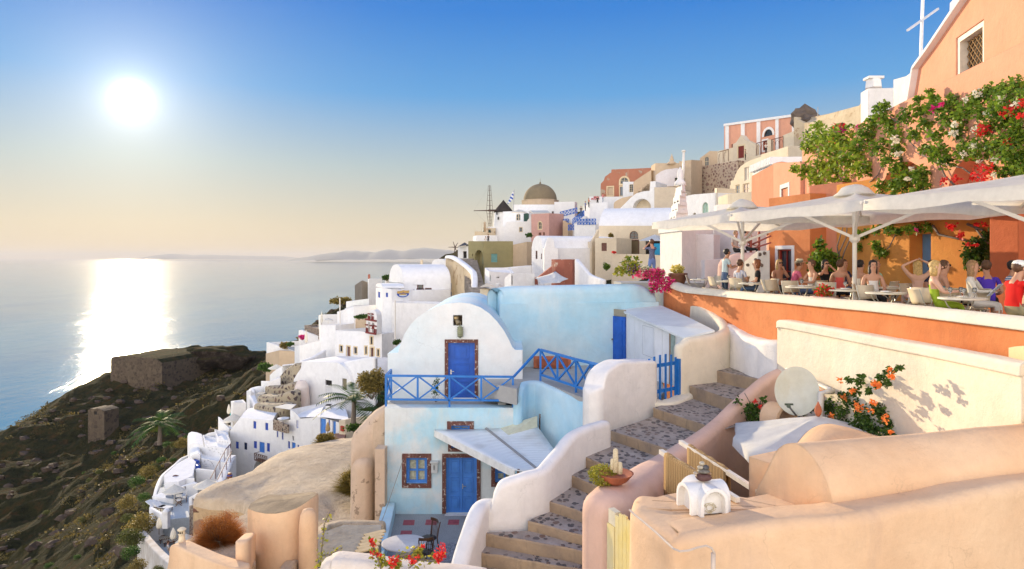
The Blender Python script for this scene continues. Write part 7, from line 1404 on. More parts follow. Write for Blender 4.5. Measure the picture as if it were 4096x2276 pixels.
smallumb('parasol', 'closed white parasol at the back of the lowest sun terrace', cR, 288, 990, 1085, 60, 24, G, closed=True, pbase=1140);smallumb('parasol', 'closed white parasol in the middle of the lowest sun terrace', cR, 408, 1080, 1175, 54.5, 26, G, closed=True, pbase=1240);smallumb('parasol', 'closed cream parasol beside the pool house', cS, 187, 905, 1015, 90, 22, G, closed=True);smallumb('parasol', 'closed tan parasol before the tall blue hotel door', cS, 1320, 1110, 1215, 73, 28, G, closed=True, mat=cloth('tan_canvas',(.6,.42,.2)));smallumb('parasol', 'closed cream parasol on the white stepped terrace near the sea', cA, 1728, 285, 405, 110, 16, G, closed=True);smallumb('parasol', 'closed pinkish parasol on the terrace farthest up by the sea', cA, 1877, 105, 215, 115, 10, G, closed=True)
G = 'open parasols on the hotel terraces'
smallumb('parasol', 'open white parasol over the bench on the middle sun terrace', cR, 417, 712, 765, 67, 92, G, pbase=890);smallumb('parasol', 'open white parasol behind the edge of the beige rock roof', cR, 690, 672, 720, 66, 105, G);smallumb('parasol', 'open cream parasol on the round terrace above the hotel steps', cR, 918, 112, 160, 88, 78, G, pbase=232);smallumb('parasol', 'open white parasol above the curved louvre house', cS, 730, 448, 490, 103, 90, G);smallumb('parasol', 'small open white parasol on the terrace by the sea', cA, 1938, 168, 192, 113, 48, G);smallumb('parasol', 'open pale blue white parasol behind the cream chimney pot', cR, 520, 1130, 1190, 50, 85, G)
for lab, c, x, y, d, zz in(('small white round table under the cream parasol',cR,870,182,88,.7), ('white round table on the hotel roof terrace',cS,812,1065,80.5,.7)):
 mb = MB();q = W(c(x,y), d);mb.lathe(q, [(.7,-.04),(.7,0)], 16);t_ = tag(mb.build('round_table',CU_), lab, 'table');mb = MB();mb.tube([q,q-Vector((0,0,zz))], .06, 6);mb.build('leg', CU_, t_)
f = Face(W(cR(395,0),68.5), W(cR(480,0),68));root = empty('bench', f.p(0,-24.2), 'white plastered bench with grey blue cushions under the open parasol', 'bench');mb = MB();f.box(mb, -1.5, f.L, -24.6, -23.8, -1, 0.6);mb.build('base', WHITE_FAR, root);mb = MB();f.box(mb, .1, f.L, -23.8, -23.6, -.8, 0);f.box(mb, .1, f.L, -23.6, -23.0, -.1, .15);mb.build('cushions', plain('grey_blue_cushion',(.16,.20,.27),.9), root)
def dirchair(loc, rz, lab):
 loc = Vector(loc);root = empty('folding_chair', loc, lab, 'chair', 'folding chairs on the middle sun terrace', rz);M = Matrix.Translation(loc)@Matrix.Rotation(rz, 4, 'Z');T = lambda x, y, z:M@Vector((x,y,z));mb = MB()
 for y in(-.25, .25):mb.obox(T(-.28,y,0), T(.28,y,.6), .05, .05);mb.obox(T(.28,y,0), T(-.28,y,.6), .05, .05)
 mb.build('frame', WOOD, root);mb = MB();mb.box(T(0,0,.5), (.5,.5,.04), rz);mb.build('seat', CU_, root);mb = MB();mb.box(T(0,.27,.85), (.56,.04,.25), rz);mb.build('backrest', CU_, root)
dirchair(WZ(cR(455,890),-24.2), .4, 'canvas folding chair nearer the loungers');dirchair(WZ(cR(498,862),-24.2), -1.2, 'canvas folding chair with its back to the white wall')
ROCK = plaster('sandy_rough_render', (.68,.54,.37), (.52,.39,.26), .9, .6, stain=(.34,.25,.17), stain_amt=.8, bev=0, bumpd=.09)
DROCK = plaster('grey_brown_rubble_top', (.36,.27,.17), (.22,.16,.10), .9, .35, stain=(.5,.4,.28), stain_amt=.5, bev=0, bumpd=.05)
OL = [(1240,790), (1100,765), (900,740), (700,725), (690,690), (760,640), (870,600), (1000,595), (1110,560), (1230,480), (1320,395), (1430,330), (1700,222), (2080,150), (2440,85), (2640,60), (2620,600), (2480,980), (2200,990), (1900,960), (1500,900)]
R_ = [WZ(cB(*p),-8.6)for p in OL];R_ = [Vector(q)for q in smoothpts([tuple(p)for p in R_+[R_[0]]],4)[:-1]];cen = sum(R_, Vector())/len(R_);mb = MB();mw = MB();N = len(R_);rows = [(k/12,.45*(1-(k/12)**2))for k in range(1,12)]+[(.965,.02), (.985,-.08), (1.0,-.3)]
vv = [cen+Vector((0,0,.45))]
for s, h in rows:
 for q in R_:p = cen.lerp(q, s);n_ = mnoise.fractal(p*.6, .9, 2.1, 4);vv.append(Vector((p.x,p.y,p.z+h+.12*n_))+(q-cen).normalized()*.12*mnoise.noise(p*1.5)*(s>.9))
mb.add(vv, [(0,1+i,1+(i+1)%N)for i in range(N)]+[(1+r*N+i,1+(r+1)*N+i,1+(r+1)*N+(i+1)%N,1+r*N+(i+1)%N)for r in range(len(rows)-1)for i in range(N)])
root = empty('rock_roof_house', (cen.x,cen.y,-12), 'low house with a wide rough beige earthen roof over a rubble stone wall', 'house');mb.build('roof', ROCK, root, smooth=True, fix=True)
e = vv[-N:];mw.add(e+[Vector((p.x,p.y,-13))for p in e], [(i,(i+1)%N,N+(i+1)%N,N+i)for i in range(N)]);mw.build('wall', stonewall('ochre_rubble_masonry',(.52,.36,.20),(.18,.07,.045),(.42,.26,.15),1.4,.14,.07), root)
sweep('buttress', 'cream buttress with rounded top and worn plaster left of the lower house', 'wall', [(cJ(75,480),21.7),(cJ(72,330),21.75),(cJ(78,200),21.8),(cJ(110,110),21.85),(cJ(185,60),21.9)], .7, -9, plaster('worn_cream_render',(.66,.50,.36),(.6,.44,.3),.6,.8,stain=(.4,.3,.22),stain_amt=.5,peel=(.34,.25,.18),peel_lo=.6), .4, side=.4)
mb = MB();f = Face(W(cJ(106,0),20.9), W(cJ(190,0),20.9));f.box(mb, 0, f.L, -8.9, f.at(cJ(150,415))[1], 0, .5);tag(mb.build('buttress',MATS['worn_cream_render']), 'square peeling pillar against the lower house, in front of the rounded buttress', 'wall')
rim = [(1222,830,15), (1300,862,14.7), (1400,880,14.5), (1500,880,14.4), (1600,862,14.4), (1700,830,14.5), (1800,770,14.7), (1880,710,15), (1918,678,15.2), (1860,665,15.6), (1700,680,15.8), (1560,695,15.9), (1430,690,15.8), (1330,730,15.5), (1250,780,15.2)]
P = [W(cB(x,y),d)for x, y, d in rim];root = empty('turret', (P[3].x,P[3].y,-10), 'rounded ochre plaster turret with a rough rubble top', 'turret');cen = sum(P, Vector())/len(P);mb = MB();N = len(P);vv = []
for z, k in((0,1), (-.06,1.015), (-1.2,1.0), (-2.2,1.04), (-5,1.12)):
 for p in P:vv.append(Vector((cen.x+(p.x-cen.x)*k,cen.y+(p.y-cen.y)*k,p.z+z)))
mb.add(vv, [(r*N+i,(r+1)*N+i,(r+1)*N+(i+1)%N,r*N+(i+1)%N)for r in range(4)for i in range(N)]);mb.build('wall', OCHREP, root, smooth=True);mb = MB();mb.add([cen+Vector((0,0,.05))]+[p+Vector((0,0,.004))for p in P], [(0,1+i,1+(i+1)%N)for i in range(N)]);mb.build('rubble_top', DROCK, root)
mb = MB();q = W(cB(1820,850), 14.4);mb.lathe(q, [(.22,-4),(.19,-.3),(.165,-.08),(.11,.02),(.02,.05)], 16);mb.build('pilaster', OCHREP, root, smooth=True)
sweep('garden_wall', 'ochre wall running from the white chimney pot to the turret', 'wall', [(cB(480,1440),14.6),(cB(520,1260),14.5),(cB(545,1165),14.35),(cB(700,1225),14.0),(cB(900,1310),13.6),(cB(1165,1395),13.1)], .32, -10, OCHREP, .15);sweep('wall_pier', 'square ochre pier between the low wall and the turret', 'wall', [(cB(1165,1140),13.5),(cB(1235,1075),14.4)], .25, -10, OCHREP, .2)
mb = MB();slab(mb, [WZ(cB(600,1150),-6.3),WZ(cB(760,1060),-6.3),WZ(cB(1230,870),-6.4),WZ(cB(1300,1400),-6.3),WZ(cB(900,1360),-6.3)], 1.5);tag(mb.build('roof_floor',ROCK), 'sandy roof floor under the orange dry bush', kind='structure')
q = W(cB(565,1160), 14.4);mb = MB();mb.lathe(q, [(k*.52,z*.5)for k,z in((.16,-.6),(.14,0),(.115,.25),(.12,.30),(.155,.33),(.12,.36),(.125,.48),(.17,.50),(.17,.53),(.08,.60),(.01,.62))], 18);o = tag(mb.build('chimney_pot',plaster('chimney_cream',(.78,.66,.46),None,.4,.3),smooth=True,angle=.7), 'small cream chimney pot with a cap on the corner of the ochre wall', 'chimney')
for k in range(3):mb = MB();a = -PI/2+(k-1)*.55;mb.box(q+Vector((.063*math.cos(a),.063*math.sin(a),.21)), (.018,.016,.045), a+PI/2);mb.build('vent_slot', DARK(), o)
mb = MB();slab(mb, [WZ(cT(120,950),-6.7),WZ(cT(400,600),-6.7),WZ(cT(720,480),-6.7),WZ(cT(1210,480),-6.7),WZ(cT(1150,1100),-6.7),WZ(cT(130,1100),-6.7)], 2);tag(mb.build('platform',plaster('lichen_concrete',(.34,.32,.28),(.24,.21,.17),.9,.5,stain=(.5,.38,.22),stain_amt=.8,bev=0,bumpd=.03)), 'weathered concrete platform left of the courtyard', kind='structure')
sweep('platform_rim', 'worn plaster rim around the weathered concrete platform', 'wall', [(cT(-40,1140),13.4),(cT(20,970),14.2),(cT(180,820),15.3),(cT(320,690),16.3),(cT(430,520),17.9),(cT(560,450),18.6),(cT(740,425),19),(cT(1210,445),19)], .3, -9, ROCK, .3, wob=.05)
sweep('front_wall', 'rough white topped wall across the bottom edge in front of the courtyard', 'wall', [(cT(575,905),9.6),(cT(640,850),9.6),(cT(900,870),9.5),(cT(1300,925),9.35),(cT(1750,975),9.2),(cT(2200,1030),9.0),(cT(2500,1080),8.9)], .42, -8, plaster('rough_white_peach',(.78,.68,.58),(.70,.58,.46),.7,.4,stain=(.5,.5,.5),stain_amt=.4,bumpd=.03), .35, wob=.03)
mb = MB();A_, B_ = WZ(cT(880,830), -6.6), WZ(cT(1160,760), -6.6)
for k in range(6):t = Vector((0,.18*k,.0));mb.obox(A_+t, B_+t, .14, .03)
mb.obox(A_+Vector((.1,0,-.04)), A_+Vector((.1,1,-.04)), .08, .05);tag(mb.build('wooden_pallet',plain('pale_pine',(.55,.42,.24),.8)), 'pale wooden pallet lying beside the courtyard wall', 'pallet')
mb = MB();mb.tube([W(cJ(345,500),21.1),W(cJ(180,985),19.5),W(cJ(60,1240),18)], .01, 4);tag(mb.build('washing_line',plain('grey_rope',(.3,.28,.25))), 'thin cord from the window frame down over the courtyard wall', 'rope')
r = hw('castle_ruin', 'square brown castle wall on the headland by the sea glitter', cQ, [(588,214),(862,207)], [300,330], 440, stonewall('castle_stone',(.11,.08,.05),(.06,.042,.03),(.13,.095,.06),1.1,.05,.1), zb=-60, cat='ruin', prof=[(588,309),(600,301),(640,303),(690,298),(740,304),(800,308),(840,318),(862,334)], back=20, ph=.05, roofmat=MATS.get('hs')or bpy.data.materials['hillside_scrub'])
hw('cliff_hut', 'small roofless stone hut half way down the headland', cQ, [(468,170),(555,168)], [578,580], 640, MATS['castle_stone'], zb=-60, cat='hut', back=4, prof=[(468,585),(480,577),(505,580),(515,575),(540,583),(555,590)], ops=[[op('dark',500,592,516,610)]])
mb = MB();q = W((545,898), 226);mb.blob(q, 11, 40, .45, 1.6, (1,.6,.36));tag(mb.build('rock_outcrop',bpy.data.materials['hillside_scrub'],smooth=True), 'flat topped rock knoll on the headland ridge', 'rock')
LG = leafmat('vine_leaves', (.035,.10,.012), (.22,.34,.03));LD = leafmat('dark_leaves', (.02,.06,.012), (.09,.17,.025));LY = leafmat('yellow_green_leaves', (.14,.17,.02), (.42,.38,.05));LO = leafmat('dry_olive_leaves', (.10,.09,.02), (.34,.25,.06));LR = leafmat('dry_rust_leaves', (.22,.075,.02), (.55,.22,.05))
PR = leafmat('red_petals', (.55,.012,.015), (.85,.06,.05), .4);PM = leafmat('magenta_petals', (.50,.01,.13), (.80,.04,.28), .4);PW_ = leafmat('white_petals', (.75,.72,.60), (.85,.82,.7), .4);PO = leafmat('orange_petals', (.75,.16,.03), (.9,.32,.08), .4);PV = leafmat('violet_petals', (.12,.02,.35), (.35,.12,.6), .4);PY = leafmat('yellow_petals', (.65,.52,.08), (.85,.75,.25), .4)
BARK = plain('grey_bark', (.20,.16,.13), .9, var=.3, scale=12)
def leaves(mb, c, r, n, size, shell=.45, sq=(1,1,1), droop=0):
 c = Vector(c)
 for _ in range(n):
  d = Vector((random.gauss(0,1),random.gauss(0,1),random.gauss(0,1))).normalized();p = c+Vector((d.x*sq[0],d.y*sq[1],d.z*sq[2]))*r*(shell+(1.05-shell)*random.random()**.6)
  a = Vector((random.gauss(0,1),random.gauss(0,1),random.gauss(0,.7)-droop)).normalized();b = a.cross(Vector((random.gauss(0,1),random.gauss(0,1),random.gauss(0,1)))).normalized();s = size*(.6+.8*random.random())
  mb.add([p,p+a*s*.5+b*s*.33,p+a*s,p+a*s*.5-b*s*.33], [(0,1,2,3)])
def onp(c, x, y, A, B, off):q = hit(c(x,y), A, B);return q*((q.y-off)/q.y)
def vine(name, lab, cat, c, A, B, blobs, flowers, leafm, lsize, off=(.2,.7), dens=1.0, stems=(), s=None, stemr=.03, pot=None):
 """A, B: plan points of the wall it grows on"""
 s = s or 1/(c(1,0)[0]-c(0,0)[0]);root = None;mb = MB()
 q0 = onp(c, blobs[0][0], blobs[0][1], A, B, off[0]);root = empty(name, q0, lab, cat)
 for(x, y, r)in blobs:
  q = onp(c, x, y, A, B, random.uniform(*off));R = 1.13*r/s/F*q.y;leaves(mb, q, R, int(dens*44*(R/lsize)**1.5)+14, lsize, .1, (1,.7,1), .5)
 mb.build('leaves', leafm, root, fix=False)
 for(x, y, r, m)in flowers:
  q = onp(c, x, y, A, B, off[1]+.1);R = r/s/F*q.y;mb = MB();leaves(mb, q, R, int(26*(R/lsize)**1.3)+10, lsize*.75, .1, (1,.6,1));mb.build('flower_cluster', m, root, fix=False)
 for st_ in stems:
  mb = MB();mb.tube([onp(c,x,y,A,B,off[0])for x,y in st_], [stemr*(1-.6*i/len(st_))for i in range(len(st_))], 6);mb.build('stem', BARK, root, smooth=True)
 return root
VA, VB = fromu(2030, 33), fromu(2800, 13.6)
vine('bougainvillea', 'huge light green climber at the left end of the salmon wall above the umbrellas', 'climbing plant', cN, VA, VB, [(100,1000,80),(200,1000,95),(300,980,95),(250,1100,110),(350,1150,100),(150,1180,90),(250,1260,100),(400,1060,80),(60,1050,45),(30,1215,50),(120,1280,60),(340,1300,60),(450,1200,70),(-40,1200,30),(130,900,30)], [(270,905,30,PR),(230,1000,20,PR),(300,935,12,PM)], leafmat('light_vine_leaves',(.07,.16,.015),(.34,.44,.04)), .17, (.2,1.1), stems=[((340,1420),(300,1300),(260,1150)),((480,1320),(560,1250),(590,1180)),((100,1400),(120,1200),(140,1050))])
vine('bougainvillea', 'flowering climber in the middle of the salmon wall, with white and magenta blossoms', 'climbing plant', cN, VA, VB, [(480,960,80),(520,870,55),(590,820,60),(640,900,65),(700,960,75),(760,830,55),(850,780,50),(930,760,45),(1000,760,55),(1050,830,60),(820,960,40),(900,880,45),(560,1050,65),(620,1140,50),(700,1200,65),(780,1280,85),(870,1240,65),(580,1330,45),(700,1060,45),(900,1060,40),(990,1080,75),(1050,1150,55),(930,650,22),(850,700,25),(610,745,25),(1120,930,55),(980,960,45),(560,760,30),(960,700,35),(700,1330,70),(860,1340,60)], [(960,775,22,PM),(530,1060,22,PM),(425,905,18,PM),(1020,740,15,PM),(680,1000,32,PW_),(700,1100,24,PW_),(1110,890,25,PW_),(800,1210,18,PW_),(1100,950,18,PW_),(550,850,16,PM),(780,1280,14,PW_)], LG, .135, (.2,.9), stems=[((1110,1330),(1040,1260),(1000,1180),(920,1130),(830,1090)),((1160,860),(1155,960),(1160,990)),((640,830),(700,880),(690,900)),((1000,1180),(900,1120),(780,1010))])
vine('bougainvillea', 'dense climber with red and white blossoms at the right edge under the lattice window', 'climbing plant', cN, VA, VB, [(1100,720,55),(1200,760,75),(1280,690,60),(1360,650,55),(1450,640,55),(1550,600,60),(1500,720,85),(1590,800,90),(1450,850,75),(1350,900,60),(1150,830,50),(1200,1060,75),(1300,1060,85),(1420,1040,85),(1530,980,95),(1590,1120,90),(1480,1130,60),(1590,950,80),(1400,770,70),(1300,800,60),(1160,1090,45),(1380,1200,40),(1540,1210,60),(1450,1230,40),(1640,700,90),(1640,1200,90),(1300,930,45)], [(1320,930,50,PR),(1290,950,35,PR),(1350,1200,55,PR),(1290,1220,50,PR),(1240,1260,35,PR),(1320,1270,40,PR),(1510,780,45,PR),(1590,740,35,PR),(1450,820,25,PR),(1580,830,25,PR),(1030,1290,25,PR),(1110,1280,35,PR),(1480,1010,25,PR),(1360,800,35,PW_),(1180,1100,25,PW_),(1255,930,32,PW_),(1450,720,28,PW_),(1270,670,36,PW_),(1250,1050,30,PW_),(1550,740,20,PW_),(1190,710,15,PW_),(1400,1140,25,PW_),(1390,1260,22,PW_),(1280,1150,20,PW_)], LG, .105, (.2,.9), stems=[((1370,1330),(1250,1260),(1160,1200),(1010,1170)),((1380,950),(1440,880),(1530,855)),((1480,1200),(1440,1100),(1430,1000))])
CA_, CB_ = (W((1984,0),17.8).x, 17.8), (W((2519,0),11.1).x, 11.1)
vine('bougainvillea', 'orange flowering bougainvillea climbing the cream wall beside the dish', 'climbing plant', cM, CA_, CB_, [(1340,570,30),(1285,625,40),(1420,545,22),(1240,680,30),(1330,680,24),(1100,660,30),(1010,650,18),(1060,740,40),(1010,830,80),(900,880,80),(830,860,50),(1100,860,80),(1000,950,100),(1150,960,90),(1250,900,60),(1320,950,55),(1200,1050,75),(1320,1090,45),(1100,1030,75),(790,790,25),(700,880,25),(640,912,18),(1120,620,14),(1350,1000,40),(1180,740,22),(960,770,25)], [(790,755,40,PO),(780,800,34,PO),(1225,690,36,PO),(1365,612,30,PO),(1080,870,36,PO),(1210,840,28,PO),(1310,965,34,PO),(940,650,18,PO),(1040,740,20,PO),(1350,1080,18,PO),(1100,885,30,PO),(975,795,15,PO),(720,850,18,PO),(1250,690,26,PO),(1350,565,15,PO),(860,950,20,PO),(1200,900,18,PO)], LD, .085, (.15,.9), stems=[((1000,1100),(1010,900),(1100,720),(1300,620),(1470,525)),((900,1000),(880,850),(800,780),(680,890))], stemr=.02)
vine('bougainvillea', 'sparse red flowered shrub against the peach stair wall', 'climbing plant', cM, fromu(1810,17.6), fromu(1990,15.8), [(200,880,60),(150,910,55),(270,880,45),(110,820,18),(310,810,15),(230,950,60),(140,970,45),(300,960,40),(20,1060,30),(30,1110,30)], [(250,830,12,PR),(320,900,14,PR),(290,870,10,PR),(40,1055,12,PR),(370,965,10,PR),(10,1110,12,PR)], LD, .09, (.1,.5), dens=.55, stems=[((200,1000),(210,850),(160,760)),((230,1000),(290,830),(320,800))], stemr=.015)
vine('wall_creeper', 'bushy green climber beside the orange house corner, behind the diners', 'climbing plant', cO, fromu(2036,27), fromu(2200,25.5), [(1220,560,35),(1200,640,55),(1250,620,50),(1230,700,70),(1300,640,45),(1180,700,40),(1290,700,45),(1215,520,18)], [], LG, .14, (.2,1.0), dens=1.3, stems=[((1350,690),(1345,600),(1390,500),(1400,400)),((1350,690),(1380,590),(1430,480)),((1345,650),(1330,560),(1370,430))])
vine('wall_creeper', 'dark green creeper with red blossoms beside the tall pier', 'climbing plant', cO, fromu(2105,27.2), fromu(2502,20), [(2230,600,60),(2270,530,45),(2300,660,55),(2220,660,45),(2310,590,45),(2340,480,35),(2290,560,50)], [(2110,425,22,PR),(2150,480,22,PR),(2165,490,15,PR),(2205,545,12,PR),(2310,408,16,PR),(2075,425,14,PR),(2270,412,10,PR),(2250,550,10,PR)], LD, .13, (.2,.8), dens=1.2, stems=[((1970,420),(2010,480),(2100,500),(2230,530)),((2200,410),(2300,450),(2330,520)),((2340,540),(2300,500),(2240,420))], stemr=.045)
vine('wall_creeper', 'thin leafy garland hanging along the top of the yellow orange wall', 'climbing plant', cO, fromu(2105,27.2), fromu(2502,20), [(1600,445,28),(1680,440,30),(1740,455,25),(1800,440,30),(1860,435,30),(1930,430,28),(1590,550,28),(1610,590,32),(1640,600,25),(1520,470,22),(1480,560,24),(1490,480,30)], [(1860,450,10,PM)], LG, .12, (.1,.4), stems=[((1720,480),(1680,560),(1640,600))], stemr=.02)
vine('hanging_plant', 'trailing greenery over the foot of the rubble retaining wall', 'plant', cE, fromu(2180,114), fromu(2520,100), [(1330,260,55),(1380,230,45),(1430,310,40),(1210,490,40),(1260,470,50),(1330,460,60),(1400,450,60),(1480,440,50),(1560,410,45),(1290,530,25),(1750,150,20),(1430,110,25)], [], LD, .5, (.2,1.0), dens=1.4)
def potplant(name, lab, c, x, y, r, d, ms, size, potc=None, potr=.2, poth=.3, dens=1, sq=(1,1,.8), base=None, cat='flower pot'):
 q = W(c(x,y), d);s = 1/(c(1,0)[0]-c(0,0)[0]);R = r/s/F*d;root = empty(name, q-Vector((0,0,R*.7)), lab, cat);
 for i, (m, fr)in enumerate(ms):
  mb = MB();leaves(mb, q, R*(1+.04*i), int(60*dens*fr*(R/size)**1.6), size, .55, sq);mb.build('leaves' if i==0 and len(ms)>1 else 'flowers', m, root, fix=False)
 if potc:mb = MB();z = base if base is not None else q.z-R*.6-poth;mb.lathe((q.x,q.y,z), [(potr*.6,0),(potr*.85,poth*.4),(potr,poth*.85),(potr*1.08,poth*.9),(potr*1.05,poth)], 16);mb.build('pot', potc, root, smooth=True, angle=.8)
 return root
CLAY = plain('terracotta_clay', (.42,.13,.06))
d_ = 26.0
for lab, c, bl, m, sz in(('leafy green shrub left of the petunias at the wall corner',cE,[(450,1340,90),(370,1390,60),(540,1320,60),(470,1240,20),(555,1240,20)],LY,.13), ('violet and white petunias nearest the leafy shrub',cE,[(500,1370,50),(520,1340,35),(560,1345,35)],PV,.09), ('white petunias between the violet and the pink ones',cE,[(640,1360,45),(700,1350,30),(500,1410,25)],PW_,.09), ('bright pink petunias spilling over the wall corner',cE,[(540,1400,50),(620,1420,60),(700,1410,60),(790,1400,50),(850,1410,40)],leafmat('pink_petals',(.75,.05,.16),(.9,.16,.32)),.09), ('magenta petunias hanging at the end of the orange wall',cG,[(20,950,70),(110,930,70),(150,1000,70),(60,1040,70),(200,1040,80),(120,1110,70),(230,1110,70),(280,1060,50),(40,1110,50),(-50,930,50),(30,1160,30)],PM,.09)):
 root = empty('flower_bed', W(c(*bl[0][:2]),d_), lab, 'flowers', 'potted flowers at the wall corner');s = 1/(c(1,0)[0]-c(0,0)[0]);mb = MB();mg = MB()
 for x, y, r in bl:q = W(c(x,y), d_-.1);R = r/s/F*d_;leaves(mb, q, R, int(34*(R/sz)**1.5), sz, .5, (1,.8,.9));leaves(mg, q, R*.9, 20, sz, .3)
 mb.build('blossoms' if m is not LY else 'leaves', m, root, fix=False);mg.build('foliage', LG, root, fix=False)
p = par(1706);potplant('flower_pot', 'pale yellow petunias in a brown pot on the end of the terrace parapet', cG, 350, 885, 72, p.y+.3, [(LY,.5),(PY,1.3)], .1, plain('brown_clay',(.2,.09,.05),.6), .36, .5)
p = par(2070);potplant('flower_pot', 'red petunias in a pale pink pot standing on the terrace coping', cG, 2215, 1165, 100, p.y, [(LG,.8),(PR,1.1)], .07, plain('pale_pink_clay',(.62,.42,.36),.7), .3, .35)
q = W(cL(280,590), 11.3);root = potplant('cactus_bowl', 'terracotta bowl of yellow green succulents and white haired cacti on the peach wall', cL, 262, 572, 125, 11.3, [(LY,1.6)], .035, None, sq=(1.15,1,.75), cat='plant pot');b = W(cL(370,650), 11.25);mb = MB();mb.lathe(b, [(.1,0),(.2,.06),(.29,.17),(.30,.18),(.27,.17)], 18);mb.build('bowl', CLAY, root, smooth=True)
CW = plain('haired_cactus', (.62,.52,.34), .9, var=.25, scale=60, bumpd=.01)
for x, y0, y1, r in((372,545,325,.045), (340,520,420,.03), (372,545,470,.035), (412,560,450,.042)):mb = MB();a, b = W(cL(x,y0), 11.1), W(cL(x,y1), 11.1);mb.tube([a,a.lerp(b,.5),a.lerp(b,.93),b], [r,r,r*.85,r*.2], 10);mb.build('cactus', CW, root, smooth=True)
root = empty('bougainvillea', W(cT(1300,960),9.0), 'red bougainvillea spray over the rough white wall at the bottom edge', 'climbing plant');mb = MB();ms = MB();mf = MB()
for ch in([(1300,1060),(1420,900),(1560,850),(1700,740)], [(1200,1050),(1160,900),(1110,780),(1060,680)], [(1560,1040),(1700,930),(1900,940),(1950,860)], [(420,1000),(440,800),(460,600),(470,480),(540,320)], [(430,880),(560,860),(700,780)]):
 P = [W(cT(*p),8.9 if ch[0][0]>1000 else 12.5)for p in ch];ms = MB();ms.tube(P, .012, 5);ms.build('stem', BARK, root)
 for a, b in zip(P[:-1], P[1:]):
  for t in(.2, .5, .8):leaves(mb, a.lerp(b,t), .07, 7, .055, .2)
for x, y, r in((1100,840,45), (1180,860,22), (1080,680,22), (1100,730,25), (1330,920,35), (1370,965,50), (1420,930,30), (1340,1000,28), (1560,905,22), (1640,945,40), (1590,960,25), (1740,755,20), (1680,890,15), (1960,850,75), (1930,880,60), (1990,760,50), (2010,860,50), (1940,940,25), (1970,900,60)):q = W(cT(x,y), 8.85);R = r/5.12/F*8.85;leaves(mf, q, R, int(14+R*500), .034, .2)
for x, y, r in((1250,980,40), (1200,930,30), (1420,1010,40), (1660,850,30), (1690,800,25), (480,980,70), (430,1010,60), (520,930,40)):leaves(mb, W(cT(x,y),9.0 if x>1000 else 12), r/5.12/F*9, 30, .06, .2)
mb.build('leaves', LY, root, fix=False);mf.build('flowers', PR, root, fix=False)
def bush(lab, q, R, m, size, n=900, sq=(1,1,.75), name='shrub', blades=False, stems=10):
 q = Vector(q);root = empty(name, q-Vector((0,0,R*sq[2])), lab, 'bush');mb = MB()
 for k in range(7):a = 2*PI*k/7;leaves(mb, q+Vector((math.cos(a)*R*.42*sq[0],math.sin(a)*R*.4*sq[1],R*random.uniform(-.25,.35)*sq[2])), R*random.uniform(.45,.65), n//7, size, .3, (sq[0],sq[1],sq[2]), -.6 if blades else 0)
 if blades:
  c0 = q-Vector((0,0,R*sq[2]))
  for _ in range(n):d = Vector((random.gauss(0,1)*sq[0],random.gauss(0,1)*sq[1],abs(random.gauss(.3,.8))*sq[2])).normalized();L = R*random.uniform(.9, 1.7);p = c0+d*L*random.uniform(.3, .6);e = c0+d*L;b = d.cross(Vector((random.random(),random.random(),random.random()))).normalized()*size*.12;mb.add([p-b,p+b,e], [(0,1,2)])
 mb.build('foliage', m, root, fix=False);mb = MB();c0 = q-Vector((0,0,R*sq[2]))
 for k in range(stems):d = Vector((random.gauss(0,.7),random.gauss(0,.7),1)).normalized();mb.tube([c0,c0+d*R*.6,c0+d*R*1.1+Vector((0,0,.02))], [R*.03,R*.018,R*.006], 4)
 mb.build('stem', BARK, root)
def bpx(lab, c, x, y, r, d, m, size, n=900, **k):s = 1/(c(1,0)[0]-c(0,0)[0]);bush(lab, W(c(x,y),d), r/s/F*d, m, size*.6, n*2, **k)
bpx('rust orange dry bush in front of the rubble wall', cB, 930, 1010, 195, 15.2, LR, .03, 5200, blades=True, name='dry_bush', stems=30);bpx('yellow green bush on the right end of the beige rock roof', cB, 2330, 500, 190, 23.5, LO, .11, 2600, blades=True, name='dry_bush');bpx('small spiky bush on the far edge of the beige rock roof', cB, 1990, 135, 95, 32, LO, .12, 1300, blades=True, name='dry_bush')
bpx('large dark green bush between the white church wall and the blue door house', cA, 2350, 780, 150, 62, LO, .3, 2200, sq=(1,1,1.1));bpx('dark shrub on the slope below the white arch parasol', cS, 600, 495, 85, 108, LD, .5, 900);bpx('planted shrub on the white terrace farthest left', cA, 1520, 430, 50, 119, LO, .4, 500);bpx('small palm like shrub in a pot on the farthest left terrace', cA, 1580, 420, 35, 118, LD, .4, 300);bpx('pink bougainvillea on the sloping white house by the sea', cA, 1695, 355, 40, 116, PM, .35, 350);bpx('round dark bush left of the long vaulted house', cC, 985, 460, 45, 127, LD, .5, 500);bpx('shrubs on the cliff edge below the grey stone house', cC, 470, 730, 100, 140, LO, .7, 900, sq=(1.3,1,.5));bpx('green hedge on top of the brown retaining wall', cC, 700, 900, 60, 104, LD, .4, 400, sq=(1.3,1,.5));bpx('climber on the white wall right of the church', cC, 1110, 1200, 50, 86, LD, .3, 300);bpx('agave and shrubs under the palm', cS, 1620, 1170, 90, 64, LD, .3, 600, sq=(1.2,1,.6));bpx('green weed growing before the upper blue door', cI, 600, 920, 60, 21.9, LD, .09, 160, sq=(.6,.5,2));bpx('potted green bush beside the pink house steps', cD, 905, 685, 38, 116, LD, .4, 300);bpx('brown potted shrub on the cream house parapet', cE, 268, 975, 30, 97, LO, .35, 200);bpx('potted conifer at the foot of the cream terrace wall', cE, 220, 1330, 40, 88, LG, .3, 400, sq=(1,1,1.3));bpx('red geranium on the cream parapet', cE, 304, 1172, 24, 91, PR, .25, 120)
